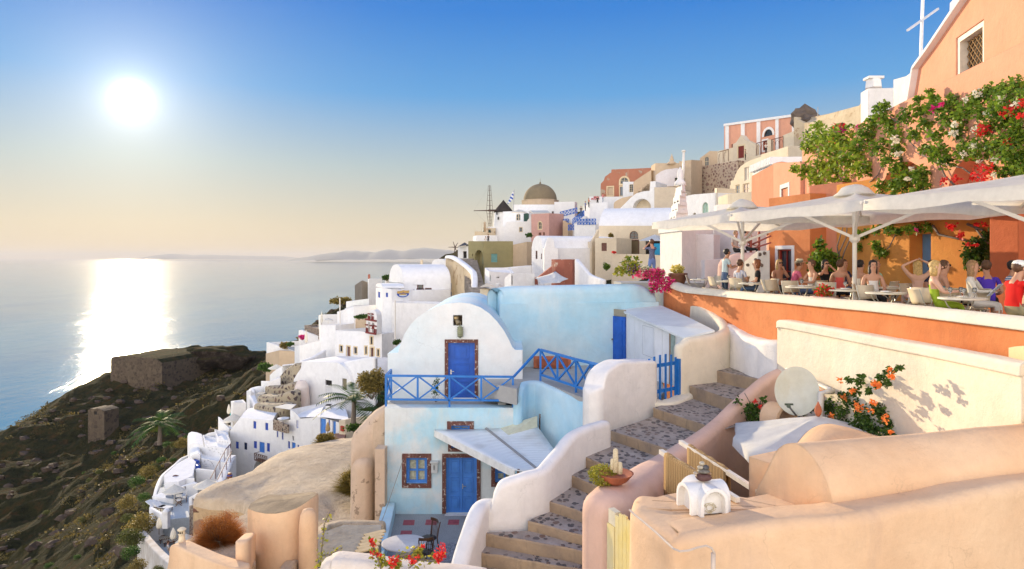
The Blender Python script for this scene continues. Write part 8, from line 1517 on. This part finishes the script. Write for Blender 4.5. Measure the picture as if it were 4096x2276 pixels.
def palm(lab, q, h, L, n, m, size=1):
 q = Vector(q);root = empty('palm_tree', q, lab, 'palm tree');mb = MB();mb.tube([q,q+Vector((.1,0,h))], [h*.12,h*.09], 8);mb.build('trunk', BARK, root);mb = MB();t = q+Vector((.1,0,h))
 for k in range(n):
  a = 2*PI*k/n+random.random();el = random.uniform(-.1, 1.25);d = Vector((math.cos(a),math.sin(a),0));P = [t+d*L*s*math.cos(el*(1-s*.3))+Vector((0,0,L*(math.sin(el)*s-.55*s*s)))for s in[j/9 for j in range(10)]]
  for i in range(9):
   e = (P[i+1]-P[i]);sd_ = e.cross(Vector((0,0,1))).normalized();w_ = L*.2*math.sin(PI*(i+1)/11)
   for sg in(1, -1):
    for j in range(2):p = P[i].lerp(P[i+1], j*.5);mb.add([p,p+sd_*sg*w_+e*.7-Vector((0,0,w_*.3)),p+e*.35], [(0,1,2)])
 mb.build('crown', m, root, fix=False)
palm('short green palm beside the right hotel wing', W(cS(1610,1140),66), 2.2, 4.0, 26, LD);palm('lone green palm on the dark slope below the headland', W(cS(250,1400),108)if False else W(cA(330,1380),104), 3, 4.5, 34, LD)
SB = [(150,960,130,62), (260,760,70,68), (190,690,55,74), (330,560,50,80), (60,1080,110,58), (60,1230,80,52), (120,1370,80,50), (30,900,60,66), (420,470,35,86), (230,440,70,90), (300,400,50,92), (120,540,70,86), (560,160,60,100), (500,180,45,102), (620,110,40,104), (20,740,80,74), (330,1400,50,46), (480,330,30,92)]
proto = None
rs0 = random.Random(5)
for _ in range(46):SB.append((rs0.uniform(-900,480),rs0.uniform(350,1350),rs0.uniform(18,46),0))
for i, (x, y, r, d)in enumerate(SB):
 if d == 0:d = 150-(y-350)*.085
 q = W(cB(x,y), d);gz = ground(q.x, q.y);R = r/3.95/F*d
 if i < 3:bush('', (0,0,0), 1.0, (LO,leafmat('olive_green_leaves',(.04,.055,.014),(.15,.16,.035)),LD)[i], .11, 2200);PB = PB+[list(col.objects)[-3]]if i else[list(col.objects)[-3]];b = PB[i]
 else:b = copy_tree(PB[i%3])
 b.location = (q.x, q.y, (max(gz,q.z-R)if i<18 else gz)-.2);b.scale = (R*1.25,)*3;b['group'] = 'scrub bushes on the slope outside the rim wall';b['label'] = ('golden olive', 'olive green', 'dark green')[i%3]+' scrub bush on the slope outside the rim wall'
mb = MB();rs = np.random.default_rng(3)
XR = np.stack([rs.uniform(-130,-18,700),rs.uniform(45,215,700)], 1)
for(x, y), z in zip(XR, ground_arr(XR)):
 if x < -16-.2*(y-45):mb.blob((x,y,float(z)+rough_at(float(x),float(y))), rs.uniform(.25,1.1), 7, .7, 2, (1.2,1,.7))
tag(mb.build('loose_rocks',plaster('loose_rock',(.10,.07,.05),(.05,.035,.025),.9,2,bev=0)), 'loose brown rocks strewn over the hillside', kind='stuff')
mb = MB()
for _ in range(5200):
 x, y = rs.uniform(-150, -8), rs.uniform(45, 225);
 if mnoise.noise(Vector((x*.06,y*.06,2))) < (-.12 if y<125 else .12)or x > -14-.22*(y-45):continue
 q = Vector((x,y,0));GP.append(q)if 'GP' in globals()else globals().__setitem__('GP', [q])
Z = ground_arr(np.array([[p.x,p.y]for p in GP]))
for q, z in zip(GP, Z):
 z = float(z)+rough_at(q.x, q.y);R = rs.uniform(.25, .8)*(1+.006*q.y)
 R*=.75
 for k in range(4):leaves(mb, (q.x+rs.normal()*R*.6,q.y+rs.normal()*R*.6,z+R*.15), R*.6, 7, R*.42, .3, (1,1,.55), -.5)
tag(mb.build('ground_cover',leafmat('scrub_leaves',(.035,.035,.012),(.20,.15,.04)),fix=False), 'low dry scrub scattered over the hillside', kind='stuff')
SAND = cloth('ecru_sling_cloth', (.72,.62,.46), transl=.15);CHM = plain('chair_metal', (.45,.44,.38), .4, .6);TOPM = plain('pale_tabletop', (.72,.66,.52), .5)
def chair(loc, rz, lab):
 loc = Vector(loc);root = empty('restaurant_chair', loc, lab, 'chair', 'white cloth chairs of the restaurant', rz);M = Matrix.Translation(loc)@Matrix.Rotation(rz, 4, 'Z');T = lambda x, y, z:M@Vector((x,y,z))
 def sheet(n, pts):mb = MB();mb.add([T(*p)for p in pts], [(i*2,i*2+1,i*2+3,i*2+2)for i in range(len(pts)//2-1)]);o = mb.build(n, SAND, root, smooth=True, fix=False);o.modifiers.new('t', 'SOLIDIFY').thickness = .025
 sheet('seat', [(s*.22,y,z)for y,z in((-.22,.455),(-.1,.435),(.1,.435),(.2,.45))for s in(-1,1)])
 sheet('backrest', [(s*.235,y-(abs(s)*.0),z)for y,z in((.19,.56),(.22,.62),(.25,.72),(.29,.86),(.31,.875))for s in(-1,1)])
 for s in(-1, 1):
  mb = MB();mb.tube([T(s*.24,-.26,0),T(s*.24,.05,.40),T(s*.24,.2,.56),T(s*.24,.3,.87)], .013, 6);mb.build('leg', CHM, root)
  mb = MB();mb.tube([T(s*.22,.28,0),T(s*.22,-.02,.3),T(s*.22,-.22,.45)], .013, 6);mb.build('leg', CHM, root)
 return root
def rtable(loc, lab, r=.42):
 loc = Vector(loc);root = empty('restaurant_table', loc, lab, 'table', 'round tables of the restaurant');mb = MB();mb.lathe(loc, [(r-.02,.70),(r,.705),(r,.735),(r-.02,.74)], 28);mb.build('tabletop', TOPM, root, smooth=True, angle=.6)
 for k in range(3):
  a = 2*PI*k/3+.6;T = lambda q, z:loc+Vector((q*math.cos(a),q*math.sin(a),z));mb = MB();mb.tube([T(.3,.70),T(.24,.56),T(.1,.42),T(.07,.3),T(.16,.1),T(.3,.01)], .014, 6);mb.build('leg', CHM, root)
 return root
GL = plain('clear_glass', (.9,.92,.9), .05, trans=.9, spec=.5, var=0);CHINA = plain('white_china', (.78,.77,.74), .3, var=.03)
def setting(t, kind, n, r=.24):
 b = Vector(t.location);z = b.z+.745;nm = {'g':'wine_glass', 'p':'plate', 'n':'napkin'}[kind];out = None
 for k in range(n):
  a = 1.1+2*PI*k/max(n, 1);q = Vector((b.x+r*math.cos(a),b.y+r*math.sin(a),z));mb = MB()
  if kind == 'g':mb.lathe(q, [(.035,0),(.03,.006),(.005,.012),(.005,.08),(.03,.1),(.042,.14),(.034,.19),(.032,.19),(.04,.14),(.02,.105)], 12)
  elif kind == 'p':mb.lathe(q, [(.06,0),(.12,.012),(.125,.018),(.06,.01)], 20)
  else:mb.box(q+Vector((0,0,.012)), (.16,.1,.022), a)
  if out is None:
   out = mb.build(nm, GL if kind=='g' else CHINA, smooth=kind!='n', origin=q);o = out
  else:o = out.copy();col.objects.link(o);o.location = q;o.rotation_euler.z = a
  tag(o, {'g':'wine glass on the %s','p':'white plate on the %s','n':'folded white napkin on the %s'}[kind]%t['label'].replace('round table','table'), nm.replace('_',' '), 'tableware on the restaurant tables')
SKIN = plain('tanned_skin', (.52,.27,.17), .5, var=.06, scale=3);SKIN2 = plain('fair_skin', (.62,.36,.25), .5, var=.06, scale=3)
HC = {'blond':(.50,.33,.12), 'brown':(.10,.045,.02), 'black':(.015,.012,.012), 'red':(.22,.07,.025), 'light':(.32,.18,.08), 'grey':(.35,.33,.30)}
def person(loc, rz, lab, top, bot, hair='brown', hl=0, sit=True, arms=('lap','lap'), skin=None, bare=False, lean=0.0, hat=None, glasses=False, legs=True, s=1.07, sleeve=.5, name='person', group=None, look=0.0, seat=.46, hold=None):
 """faces -y in its own frame; one continuous skinned body whose clothes are patches of it"""
 loc = Vector(loc);J = [];E = [];R = [];C_ = []
 def j(p, r, c, par_=None):J.append(Vector(p));R.append(r);C_.append(c);(E.append((par_,len(J)-1))if par_ is not None else None);return len(J)-1
 hz = seat+.08 if sit else .93;L = lambda y, z:(-lean*(z-hz),)[0]+y
 pel = j((0,.02,hz), (.125,.10), 2);wa = j((0,L(.02,hz+.2),hz+.2), (.115,.085), 1, pel);ch = j((0,L(.02,hz+.38),hz+.38), (.14,.095), 1, wa);nk = j((0,L(.03,hz+.52),hz+.52), (.055,.055), 0, ch)
 hy = L(.0, hz+.6)-.02;h1 = j((0,hy,hz+.60), (.06,.068), 0, nk);h2 = j((0,hy-.005,hz+.68), (.078,.092), 0, h1);h3 = j((0,hy+.01,hz+.77), (.072,.085), 0, h2);j((0,hy+.015,hz+.82), (.035,.04), 0, h3);hc = Vector((0,hy,hz+.70))
 for sx, a in zip((-1,1), arms):
  sh = j((sx*.17,L(.03,hz+.46),hz+.46), (.058,.058), 1 if not bare else 0, ch);S_ = J[sh]
  el, hd = {'lap':((.23,-.03,.22),(.12,-.27,.12)), 'table':((.25,-.12,.22),(.10,-.36,.24)), 'down':((.25,.04,.16),(.27,-.03,-.09)), 'chin':((.20,-.26,.24),(.06,-.15,.56)), 'face':((.26,-.24,.42),(.08,-.16,.63)), 'hair':((.36,.05,.70),(.12,.06,.80)), 'tray':((.24,-.06,.20),(.14,-.34,.26)), 'knee':((.24,-.12,.2),(.16,-.42,.1))}[a]
  k1 = j((sx*el[0],L(el[1],hz+el[2]),hz+el[2]), (.04,.04), 1 if sleeve>.6 else 0, sh);J[k1] = S_+(J[k1]-S_).normalized()*.29
  tgt = Vector((sx*hd[0],L(hd[1],hz+hd[2]),hz+hd[2]));mid = S_.lerp(J[k1], .5);m_ = None;w_ = j(J[k1]+(tgt-J[k1]).normalized()*.25, (.027,.022), 1 if sleeve>.9 else 0, k1);d = (tgt-J[k1]).normalized();n_ = Vector((1,0,0))if abs(d.x) < .7 else Vector((0,1,0));u = d.cross(n_).normalized()
  pm = j(J[w_]+d*.07, (.034,.016), 0, w_)
  for f_ in range(4):o = u.cross(d)*0+n_*(.024*(f_-1.5));q = j(J[pm]+d*.035+o, (.009,.009), 0, pm);j(J[q]+(d+u*.5).normalized()*(.035+.006*(f_ in(1,2))), (.007,.007), 0, q)
  j(J[w_]+d*.06-n_*.045, (.010,.010), 0, w_)
 for sx in((-1,1)if legs else()):
  if sit:hp = j((sx*.1,-.05,hz-.02), (.085,.085), 2, pel);kn = j((sx*.13,-.42,hz-.02), (.058,.058), 2, hp);an = j((sx*.14,-.40,.09), (.038,.04), 0, kn)
  else:hp = j((sx*.095,.02,hz-.12), (.088,.09), 2, pel);kn = j((sx*.10,.0,.48), (.055,.058), 2, hp);an = j((sx*.10,.03,.09), (.038,.04), 2, kn)
  j((sx*(.15 if sit else .11),J[an].y-.15,.035), (.038,.03), 3, an)
 me = bpy.data.meshes.new('body');me.from_pydata([tuple(p)for p in J], E, []);o = bpy.data.objects.new('body', me);col.objects.link(o);o.modifiers.new('s', 'SKIN');o.modifiers.new('ss', 'SUBSURF').levels = 1
 for i, v in enumerate(me.skin_vertices[0].data):v.radius = R[i];v.use_root = i == 0
 bpy.context.view_layer.update();ev = o.evaluated_get(bpy.context.evaluated_depsgraph_get());m2 = bpy.data.meshes.new_from_object(ev);bpy.data.objects.remove(o)
 sk = skin or SKIN;m2.materials.clear()
 for m_ in(sk, top, bot, plain('shoe_leather',(.08,.06,.05),.6)):m2.materials.append(m_)
 JA = np.array([tuple(p)for p in J]);EA = np.array(E);A_, B_ = JA[EA[:,0]], JA[EA[:,1]];D_ = B_-A_
 for pl in m2.polygons:
  c = np.array(pl.center);t = np.clip(((c-A_)*D_).sum(1)/np.maximum((D_**2).sum(1),1e-9), 0, 1);dd = np.linalg.norm(A_+D_*t[:,None]-c, axis=1);k = int(dd.argmin());a, b = E[k];ca, cb = C_[a], C_[b];tt = t[k]
  if ca == cb:mi = ca
  elif ca == 1 and cb == 0 and b == nk:mi = 1 if tt < (.45 if not bare else-.1)else 0
  elif ca == 1 and cb == 0:mi = 1 if tt < sleeve else 0
  elif ca == 2 and cb == 1:mi = 1 if tt > .15 else 2
  elif ca == 2 and cb == 0:mi = 2 if tt < .3 else 0
  else:mi = ca
  pl.material_index = mi;pl.use_smooth = True
 root = empty(name, loc, lab, 'person', group, rz);root.scale = (s,)*3
 def put(m, nm):ob = bpy.data.objects.new(nm, m);col.objects.link(ob);ob.parent = root;return ob
 put(m2, 'body')
 def part(mb, nm, mt, sm=True):
  me = bpy.data.meshes.new(nm);me.from_pydata(mb.v, [], mb.f);me.materials.append(mt);[setattr(p,'use_smooth',sm)for p in me.polygons];me.update();put(me, nm)
 hm = plain('hair_'+hair, HC[hair], .5, var=.35, scale=30, bumpd=.01);mb = MB();mb.blob(hc+Vector((0,.028,.03)), .108, 16, .16, 3, (.86,.98,1.0))
 for i, v in enumerate(mb.v):
  q = Vector(v)
  if q.y < hc.y-.035 and q.z < hc.z+.055:q.y = hc.y-.03;q.z = max(q.z, hc.z+.0);q.x*=.95
  mb.v[i] = tuple(q)
 if hl:mb.lathe(hc+Vector((0,.045,.03)), [(.085,-.22*hl-.05),(.10,-.15*hl),(.098,-.02),(.06,.05)], 12, 1, .75)
 part(mb, 'hair', hm)
 mb = MB();mb.blob(hc+Vector((0,-.098,-.005)), .017, 8, 0, 1, (.7,1,1.3));part(mb, 'nose', sk)
 mb = MB();mb.box(hc+Vector((0,-.088,-.047)), (.042,.012,.009));part(mb, 'mouth', plain('lips',(.40,.10,.08),.5))
 if glasses:mb = MB();[mb.blob(hc+Vector((sx*.032,-.088,.022)),.03,10,0,1,(1,.4,.75))for sx in(-1,1)];part(mb, 'sunglasses', plain('dark_lens',(.01,.01,.01),.15))
 else:mb = MB();[mb.blob(hc+Vector((sx*.03,-.087,.02)),.010,8,0,1,(1.2,.5,.8))for sx in(-1,1)];part(mb, 'eyes', plain('dark_eye',(.03,.02,.015),.2))
 for sx in(-1, 1):mb = MB();mb.blob(hc+Vector((sx*.082,.01,.0)), .025, 8, 0, 1, (.4,.8,1.3));part(mb, 'ear', sk)
 if hat == 'cap':mb = MB();mb.lathe(hc+Vector((0,.012,.045)), [(.104,-.01),(.102,.04),(.075,.085),(.02,.10)], 16);mb.box(hc+Vector((0,-.125,.045)), (.13,.11,.012), 0, -.15);part(mb, 'cap', CHINA)
 if hat == 'straw':mb = MB();mb.lathe(hc+Vector((0,.012,.05)), [(.17,0),(.175,.008),(.10,.015),(.095,.09),(.06,.105)], 18);part(mb, 'hat', plain('straw',(.70,.62,.44),.8));mb = MB();mb.lathe(hc+Vector((0,.012,.066)), [(.103,0),(.102,.028)], 18);part(mb, 'hat_band', DARK())
 if hold == 'phone':mb = MB();mb.box((0,-.36,hz+.66), (.1,.05,.07));part(mb, 'camera', DARK(), False)
 if hold == 'menu':mb = MB();mb.box((.0,-.36,hz+.26), (.42,.012,.3), 0, .7);part(mb, 'menu', plain('menu_paper',(.62,.66,.7),.6), False)
 if hold == 'yellow':mb = MB();mb.box((.0,-.40,hz+.2), (.5,.02,.36), 0, .9);part(mb, 'menu', plain('yellow_folder',(.72,.45,.03),.6), False)
 if hold == 'tray':mb = MB();mb.lathe((0,-.42,hz+.25), [(.2,0),(.21,.015)], 20);part(mb, 'tray', plain('tray_brown',(.1,.06,.04)), False)
 return root
CL = lambda n, c, **k:cloth(n, c, transl=0, **k)
def floorpt(u, d, z=TZ):
 d = max(d, par(u).y+.72);q = W((u,0), d);return Vector((q.x,q.y,z))
uO = lambda x:cO(x, 0)[0]
TB = [('round table farthest along the terrace near the yellow flowers',430,25.0), ('round table in front of the waiter, with beer glasses',605,23.0), ('round table beside the man in the checked shirt',765,20.8), ('long set table left of the red flower pot',1095,18.6), ('round table behind the red flower pot by the umbrella pole',1385,16.6), ('round table right of the umbrella pole',1655,15.2), ('back table beside the blond woman fixing her hair',1705,18.0), ('nearest round table with wine glasses before the man in red',2165,13.0), ('back table under the creeper at the tall pier',2290,16.2)]
TT = []
for i, (lab, x, d)in enumerate(TB):
 t = rtable(floorpt(uO(x),d), lab);TT.append(t);setting(t, 'p', (2,2,3,3,2,2,2,2,2)[i]);setting(t, 'n', (1,1,2,2,2,2,1,1,1)[i], .12)
setting(TT[7], 'g', 4, .2);setting(TT[3], 'g', 2, .1);setting(TT[4], 'g', 2, .1);setting(TT[1], 'g', 2, .08)
CHS = [(380,25.6,1.2,'farthest empty white chair beside the parapet'), (490,24.4,-1.3,'empty white chair right of the farthest table'), (545,22.4,1.7,'empty white chair before the waiter'), (670,23.8,-2.6,'white chair turned away behind the checked shirt man'), (720,20.3,.2,'white chair next to the set table, its back to the parapet'), (690,21.6,2.2,'white chair carrying the man in the checked shirt'), (855,21.0,-1.4,'white chair under the woman with red brown hair'), (935,17.9,.35,'broad empty white chair with its back to the parapet'), (1050,17.2,.1,'empty white chair left of the long set table'), (900,19.8,1.3,'half hidden white chair at the foot of the stair blocks'), (1250,17.8,-.5,'empty white chair behind the red flower pot'), (1170,19.6,-2.8,'white chair of the woman in the white top'), (1460,18.3,-2.7,'white chair of the dark haired woman with straps'), (1580,14.6,.25,'empty white chair with its back to the parapet, right of the pole'), (1530,16.6,1.0,'white chair half behind the young woman looking at the camera'), (1850,14.4,-1.0,'empty angled white chair left of the girl in green'), (1860,16.9,.3,'white chair of the blond woman fixing her hair'), (1940,13.1,1.5,'white chair of the girl in the green dress'), (2060,14.9,2.6,'white chair behind the table with wine glasses'), (2520,12.3,-1.35,'white chair of the man in red at the right edge'), (1640,19.0,-2.5,'white chair at the back table'), (2230,14.6,2.9,'white chair of the woman in the white cardigan')]
ch0 = None
for x, d, rz, lab in CHS:
 q = floorpt(uO(x), d)
 if ch0 is None:ch0 = chair(q, 0, lab);ch0.rotation_euler.z = rz
 else:c = copy_tree(ch0);c.location = q;c.rotation_euler.z = rz;c['label'] = lab
WT, BK, DN = CL('white_top', (.74,.70,.62)), CL('black_cloth', (.02,.02,.022)), CL('denim', (.08,.13,.24));KH = CL('khaki', (.34,.30,.18));G = 'diners on the restaurant terrace'
PP = [(685,21.6,2.1,'man in a pale checked shirt seated with his back to the camera',CL('checked_shirt',(.66,.64,.66),stripe=(.42,.45,.55),axis='x',freq=14),KH,dict(hair='brown')), (795,21.3,-1.9,'woman with short red brown hair in a black top',BK,DN,dict(hair='red',hl=.5)), (945,22.0,.1,'blond woman in dark sunglasses facing the camera',SKIN,BK,dict(hair='blond',hl=1,bare=True,glasses=True,arms=('table','chin'))), (1030,21.4,1.5,'man in a pink shirt and straw hat leaning over the table',CL('pink_shirt',(.70,.16,.28)),KH,dict(hair='brown',hat='straw',lean=.35,arms=('table','table'))), (1160,19.5,-1.4,'woman in a white sleeveless top with her hair pinned up',WT,DN,dict(bare=True,sleeve=.05,arms=('table','table'))), (1252,20.0,.1,'dark haired woman in sunglasses holding her face in both hands',BK,BK,dict(hair='black',hl=.6,glasses=True,arms=('face','face'))), (1350,19.2,2.6,'woman in a coral top seen from behind',CL('coral_top',(.75,.12,.10)),BK,dict(bare=True,sleeve=.05)), (1378,21.0,.2,'man sitting in the shade behind the woman in coral',CL('navy_shirt',(.04,.05,.10)),DN,{}), (1485,18.2,1.9,'dark haired woman with white shoulder straps in profile',WT,BK,dict(bare=True,sleeve=0,hair='black')), (1570,16.5,-.25,'young woman with long dark hair looking towards the camera',CL('white_bandeau',(.78,.74,.7)),BK,dict(hair='black',hl=1.2,bare=True,sleeve=0)), (1590,19.2,.4,'fair haired guest in mint green behind the young woman',CL('mint_top',(.35,.6,.42)),BK,dict(hair='light')), (1865,16.7,3.0,'blond woman seen from behind with both arms raised to her long hair',CL('peach_strap_dress',(.72,.45,.36)),CL('peach_strap_dress',(.7,.4,.3)),dict(hair='blond',hl=1.5,bare=True,sleeve=0,arms=('hair','hair'),skin=SKIN2)), (1985,12.9,1.1,'blond girl in a bright green dress reading the menu',CL('green_print_dress',(.36,.52,.04)),CL('green_print_dress',(.4,.5,.1)),dict(hair='blond',hl=.7,bare=True,sleeve=0,arms=('table','table'),skin=SKIN2)), (1965,17.0,.3,'dark haired guest between the blond woman and the one in teal',CL('navy_shirt',(.04,.05,.1)),DN,{}), (2045,15.6,1.2,'woman in a teal patterned top and sunglasses',CL('teal_top',(.16,.36,.40)),BK,dict(glasses=True,bare=True,sleeve=.05)), (2235,14.3,.8,'woman with light brown hair in a white cardigan holding a menu',WT,WT,dict(hair='light',hl=1.1,sleeve=1,arms=('table','table'),hold='menu')), (2345,14.6,2.7,'guest in a violet shirt bent low at the back table',CL('violet_shirt',(.10,.05,.50)),BK,dict(lean=.5)), (2500,12.2,1.75,'man in a red shirt and white cap studying a yellow menu',CL('red_shirt',(.72,.02,.015)),KH,dict(hat='cap',arms=('table','chin'),lean=.2,hold='yellow')), (2505,14.6,.5,'dark haired guest behind the man in the cap, raising a hand',CL('striped_shirt',(.1,.2,.4),stripe=(.7,.7,.7),axis='z',freq=22),DN,dict(hair='black',arms=('face','table'))), (2570,13.4,1.0,'grey blond guest cut off by the right edge of the photo',WT,DN,dict(hair='light'))]
for x, d, rz, lab, top, bot, k in PP:person(floorpt(uO(x),d), rz, lab, top, bot, group=G, **k)
person(floorpt(cG(955,0)[0],23.4), 1.75, 'waiter in a light blue shirt standing with a tray', CL('light_blue_shirt',(.50,.62,.66)), DN, sit=False, arms=('tray','tray'), hair='black', lean=.12, hold='tray', s=1.04)
q = floorpt(cG(1090,0)[0], 30.6, 0);q.z = zat(cG(0,660)[1], 30.6)-.5;person(q, .5, 'fair haired woman in a striped top resting on the pink ramp', CL('cream_stripes',(.68,.6,.5),stripe=(.3,.22,.2),axis='z',freq=20), BK, hair='light')
q = floorpt(cG(1225,0)[0], 30.2, 0);q.z = zat(cG(0,640)[1], 30.2)-.5;person(q, 1.2, 'man in a pink shirt photographing from the pink ramp', CL('pale_pink_shirt',(.72,.5,.5)), BK, hair='black', arms=('face','knee'))
q = W(cE(735,1370), 28.5);q.z = zat(cE(0,1022)[1], 28.5)-1.78;person(q, PI+.25, 'man in a navy striped shirt taking a photograph with raised arms', CL('navy_striped_shirt',(.03,.04,.12),stripe=(.5,.5,.55),axis='z',freq=24,duty=.78), CL('pale_jeans',(.16,.24,.48)), sit=False, arms=('face','face'), hold='phone', s=1.02)
mb = MB();mb.box((q.x+.3,q.y+.2,q.z-.6), (3.4,2,1.2));tag(mb.build('lookout_floor',CONC), 'small paved lookout behind the petunias', kind='structure')
for c, x, ytop, d, rz, lab, top, bot, k in((cD,1752,213,130,1.5,'man in a pink shirt on the path below the ruin',CL('pink_shirt',(.7,.16,.28)),DN,{}), (cD,1690,245,131,0,'person in black sitting by the market lettering',BK,BK,{}), (cD,1550,305,129,1,'person in bright blue among the crowd on the far stairs',CL('bright_blue',(.03,.16,.5)),BK,{}), (cD,1590,265,131,1,'person in orange in the crowd on the far stairs',CL('orange_shirt',(.7,.2,.04)),BK,{}), (cD,1500,360,127,0,'person in dark clothes on the far blue railed stairs',BK,DN,{}), (cD,438,683,131,3,'person in a dark shirt seated under the bell wall',BK,BK,{}), (cD,408,705,131,3,'person in white seated beside the one in the dark shirt',WT,WT,{}), (cF,755,780,112,0,'man in a white shirt and hat on the terrace before the striped house',WT,BK,dict(hat='straw')), (cF,520,855,116,1,'dark haired person with a black bag by the red gateway door',CL('olive_shirt',(.2,.2,.12)),BK,{}), (cF,695,1220,64,2,'person in a blue hooded top looking over the wall by the pergola',CL('bright_blue',(.03,.16,.5)),DN,{}), (cF,742,1212,63.5,2,'person in black beside the blue hooded one',BK,BK,{}), (cF,780,1165,63,1.2,'woman in a purple top leaning out by the pergola',CL('purple_top',(.12,.03,.12)),WT,dict(lean=.5)), (cR,365,1195,56,2.2,'guest in white reclining on a lounger of the lowest terrace',WT,WT,dict(sit=True))):
 q = W(c(x,ytop), d);si = k.pop('sit', False);q.z-=(1.38 if si else 1.78);person(q, rz, lab, top, bot, sit=si, group='small figures in the village', **k)
mb = MB();mb.box((0,20000,77), (64000,44000,362));hz_m = bpy.data.materials.new('haze');hz_m.use_nodes = True;nt = hz_m.node_tree;nt.nodes.remove(nt.nodes['Principled BSDF'])
v_ = nt.nodes.new('ShaderNodeVolumePrincipled');v_.inputs['Color'].default_value = (.95, .92, .88, 1);v_.inputs['Density'].default_value = 4.5e-5;v_.inputs['Anisotropy'].default_value = .0;nt.links.new(v_.outputs[0], nt.nodes['Material Output'].inputs['Volume'])
tag(mb.build('haze',hz_m), 'pale sea haze', kind='stuff')
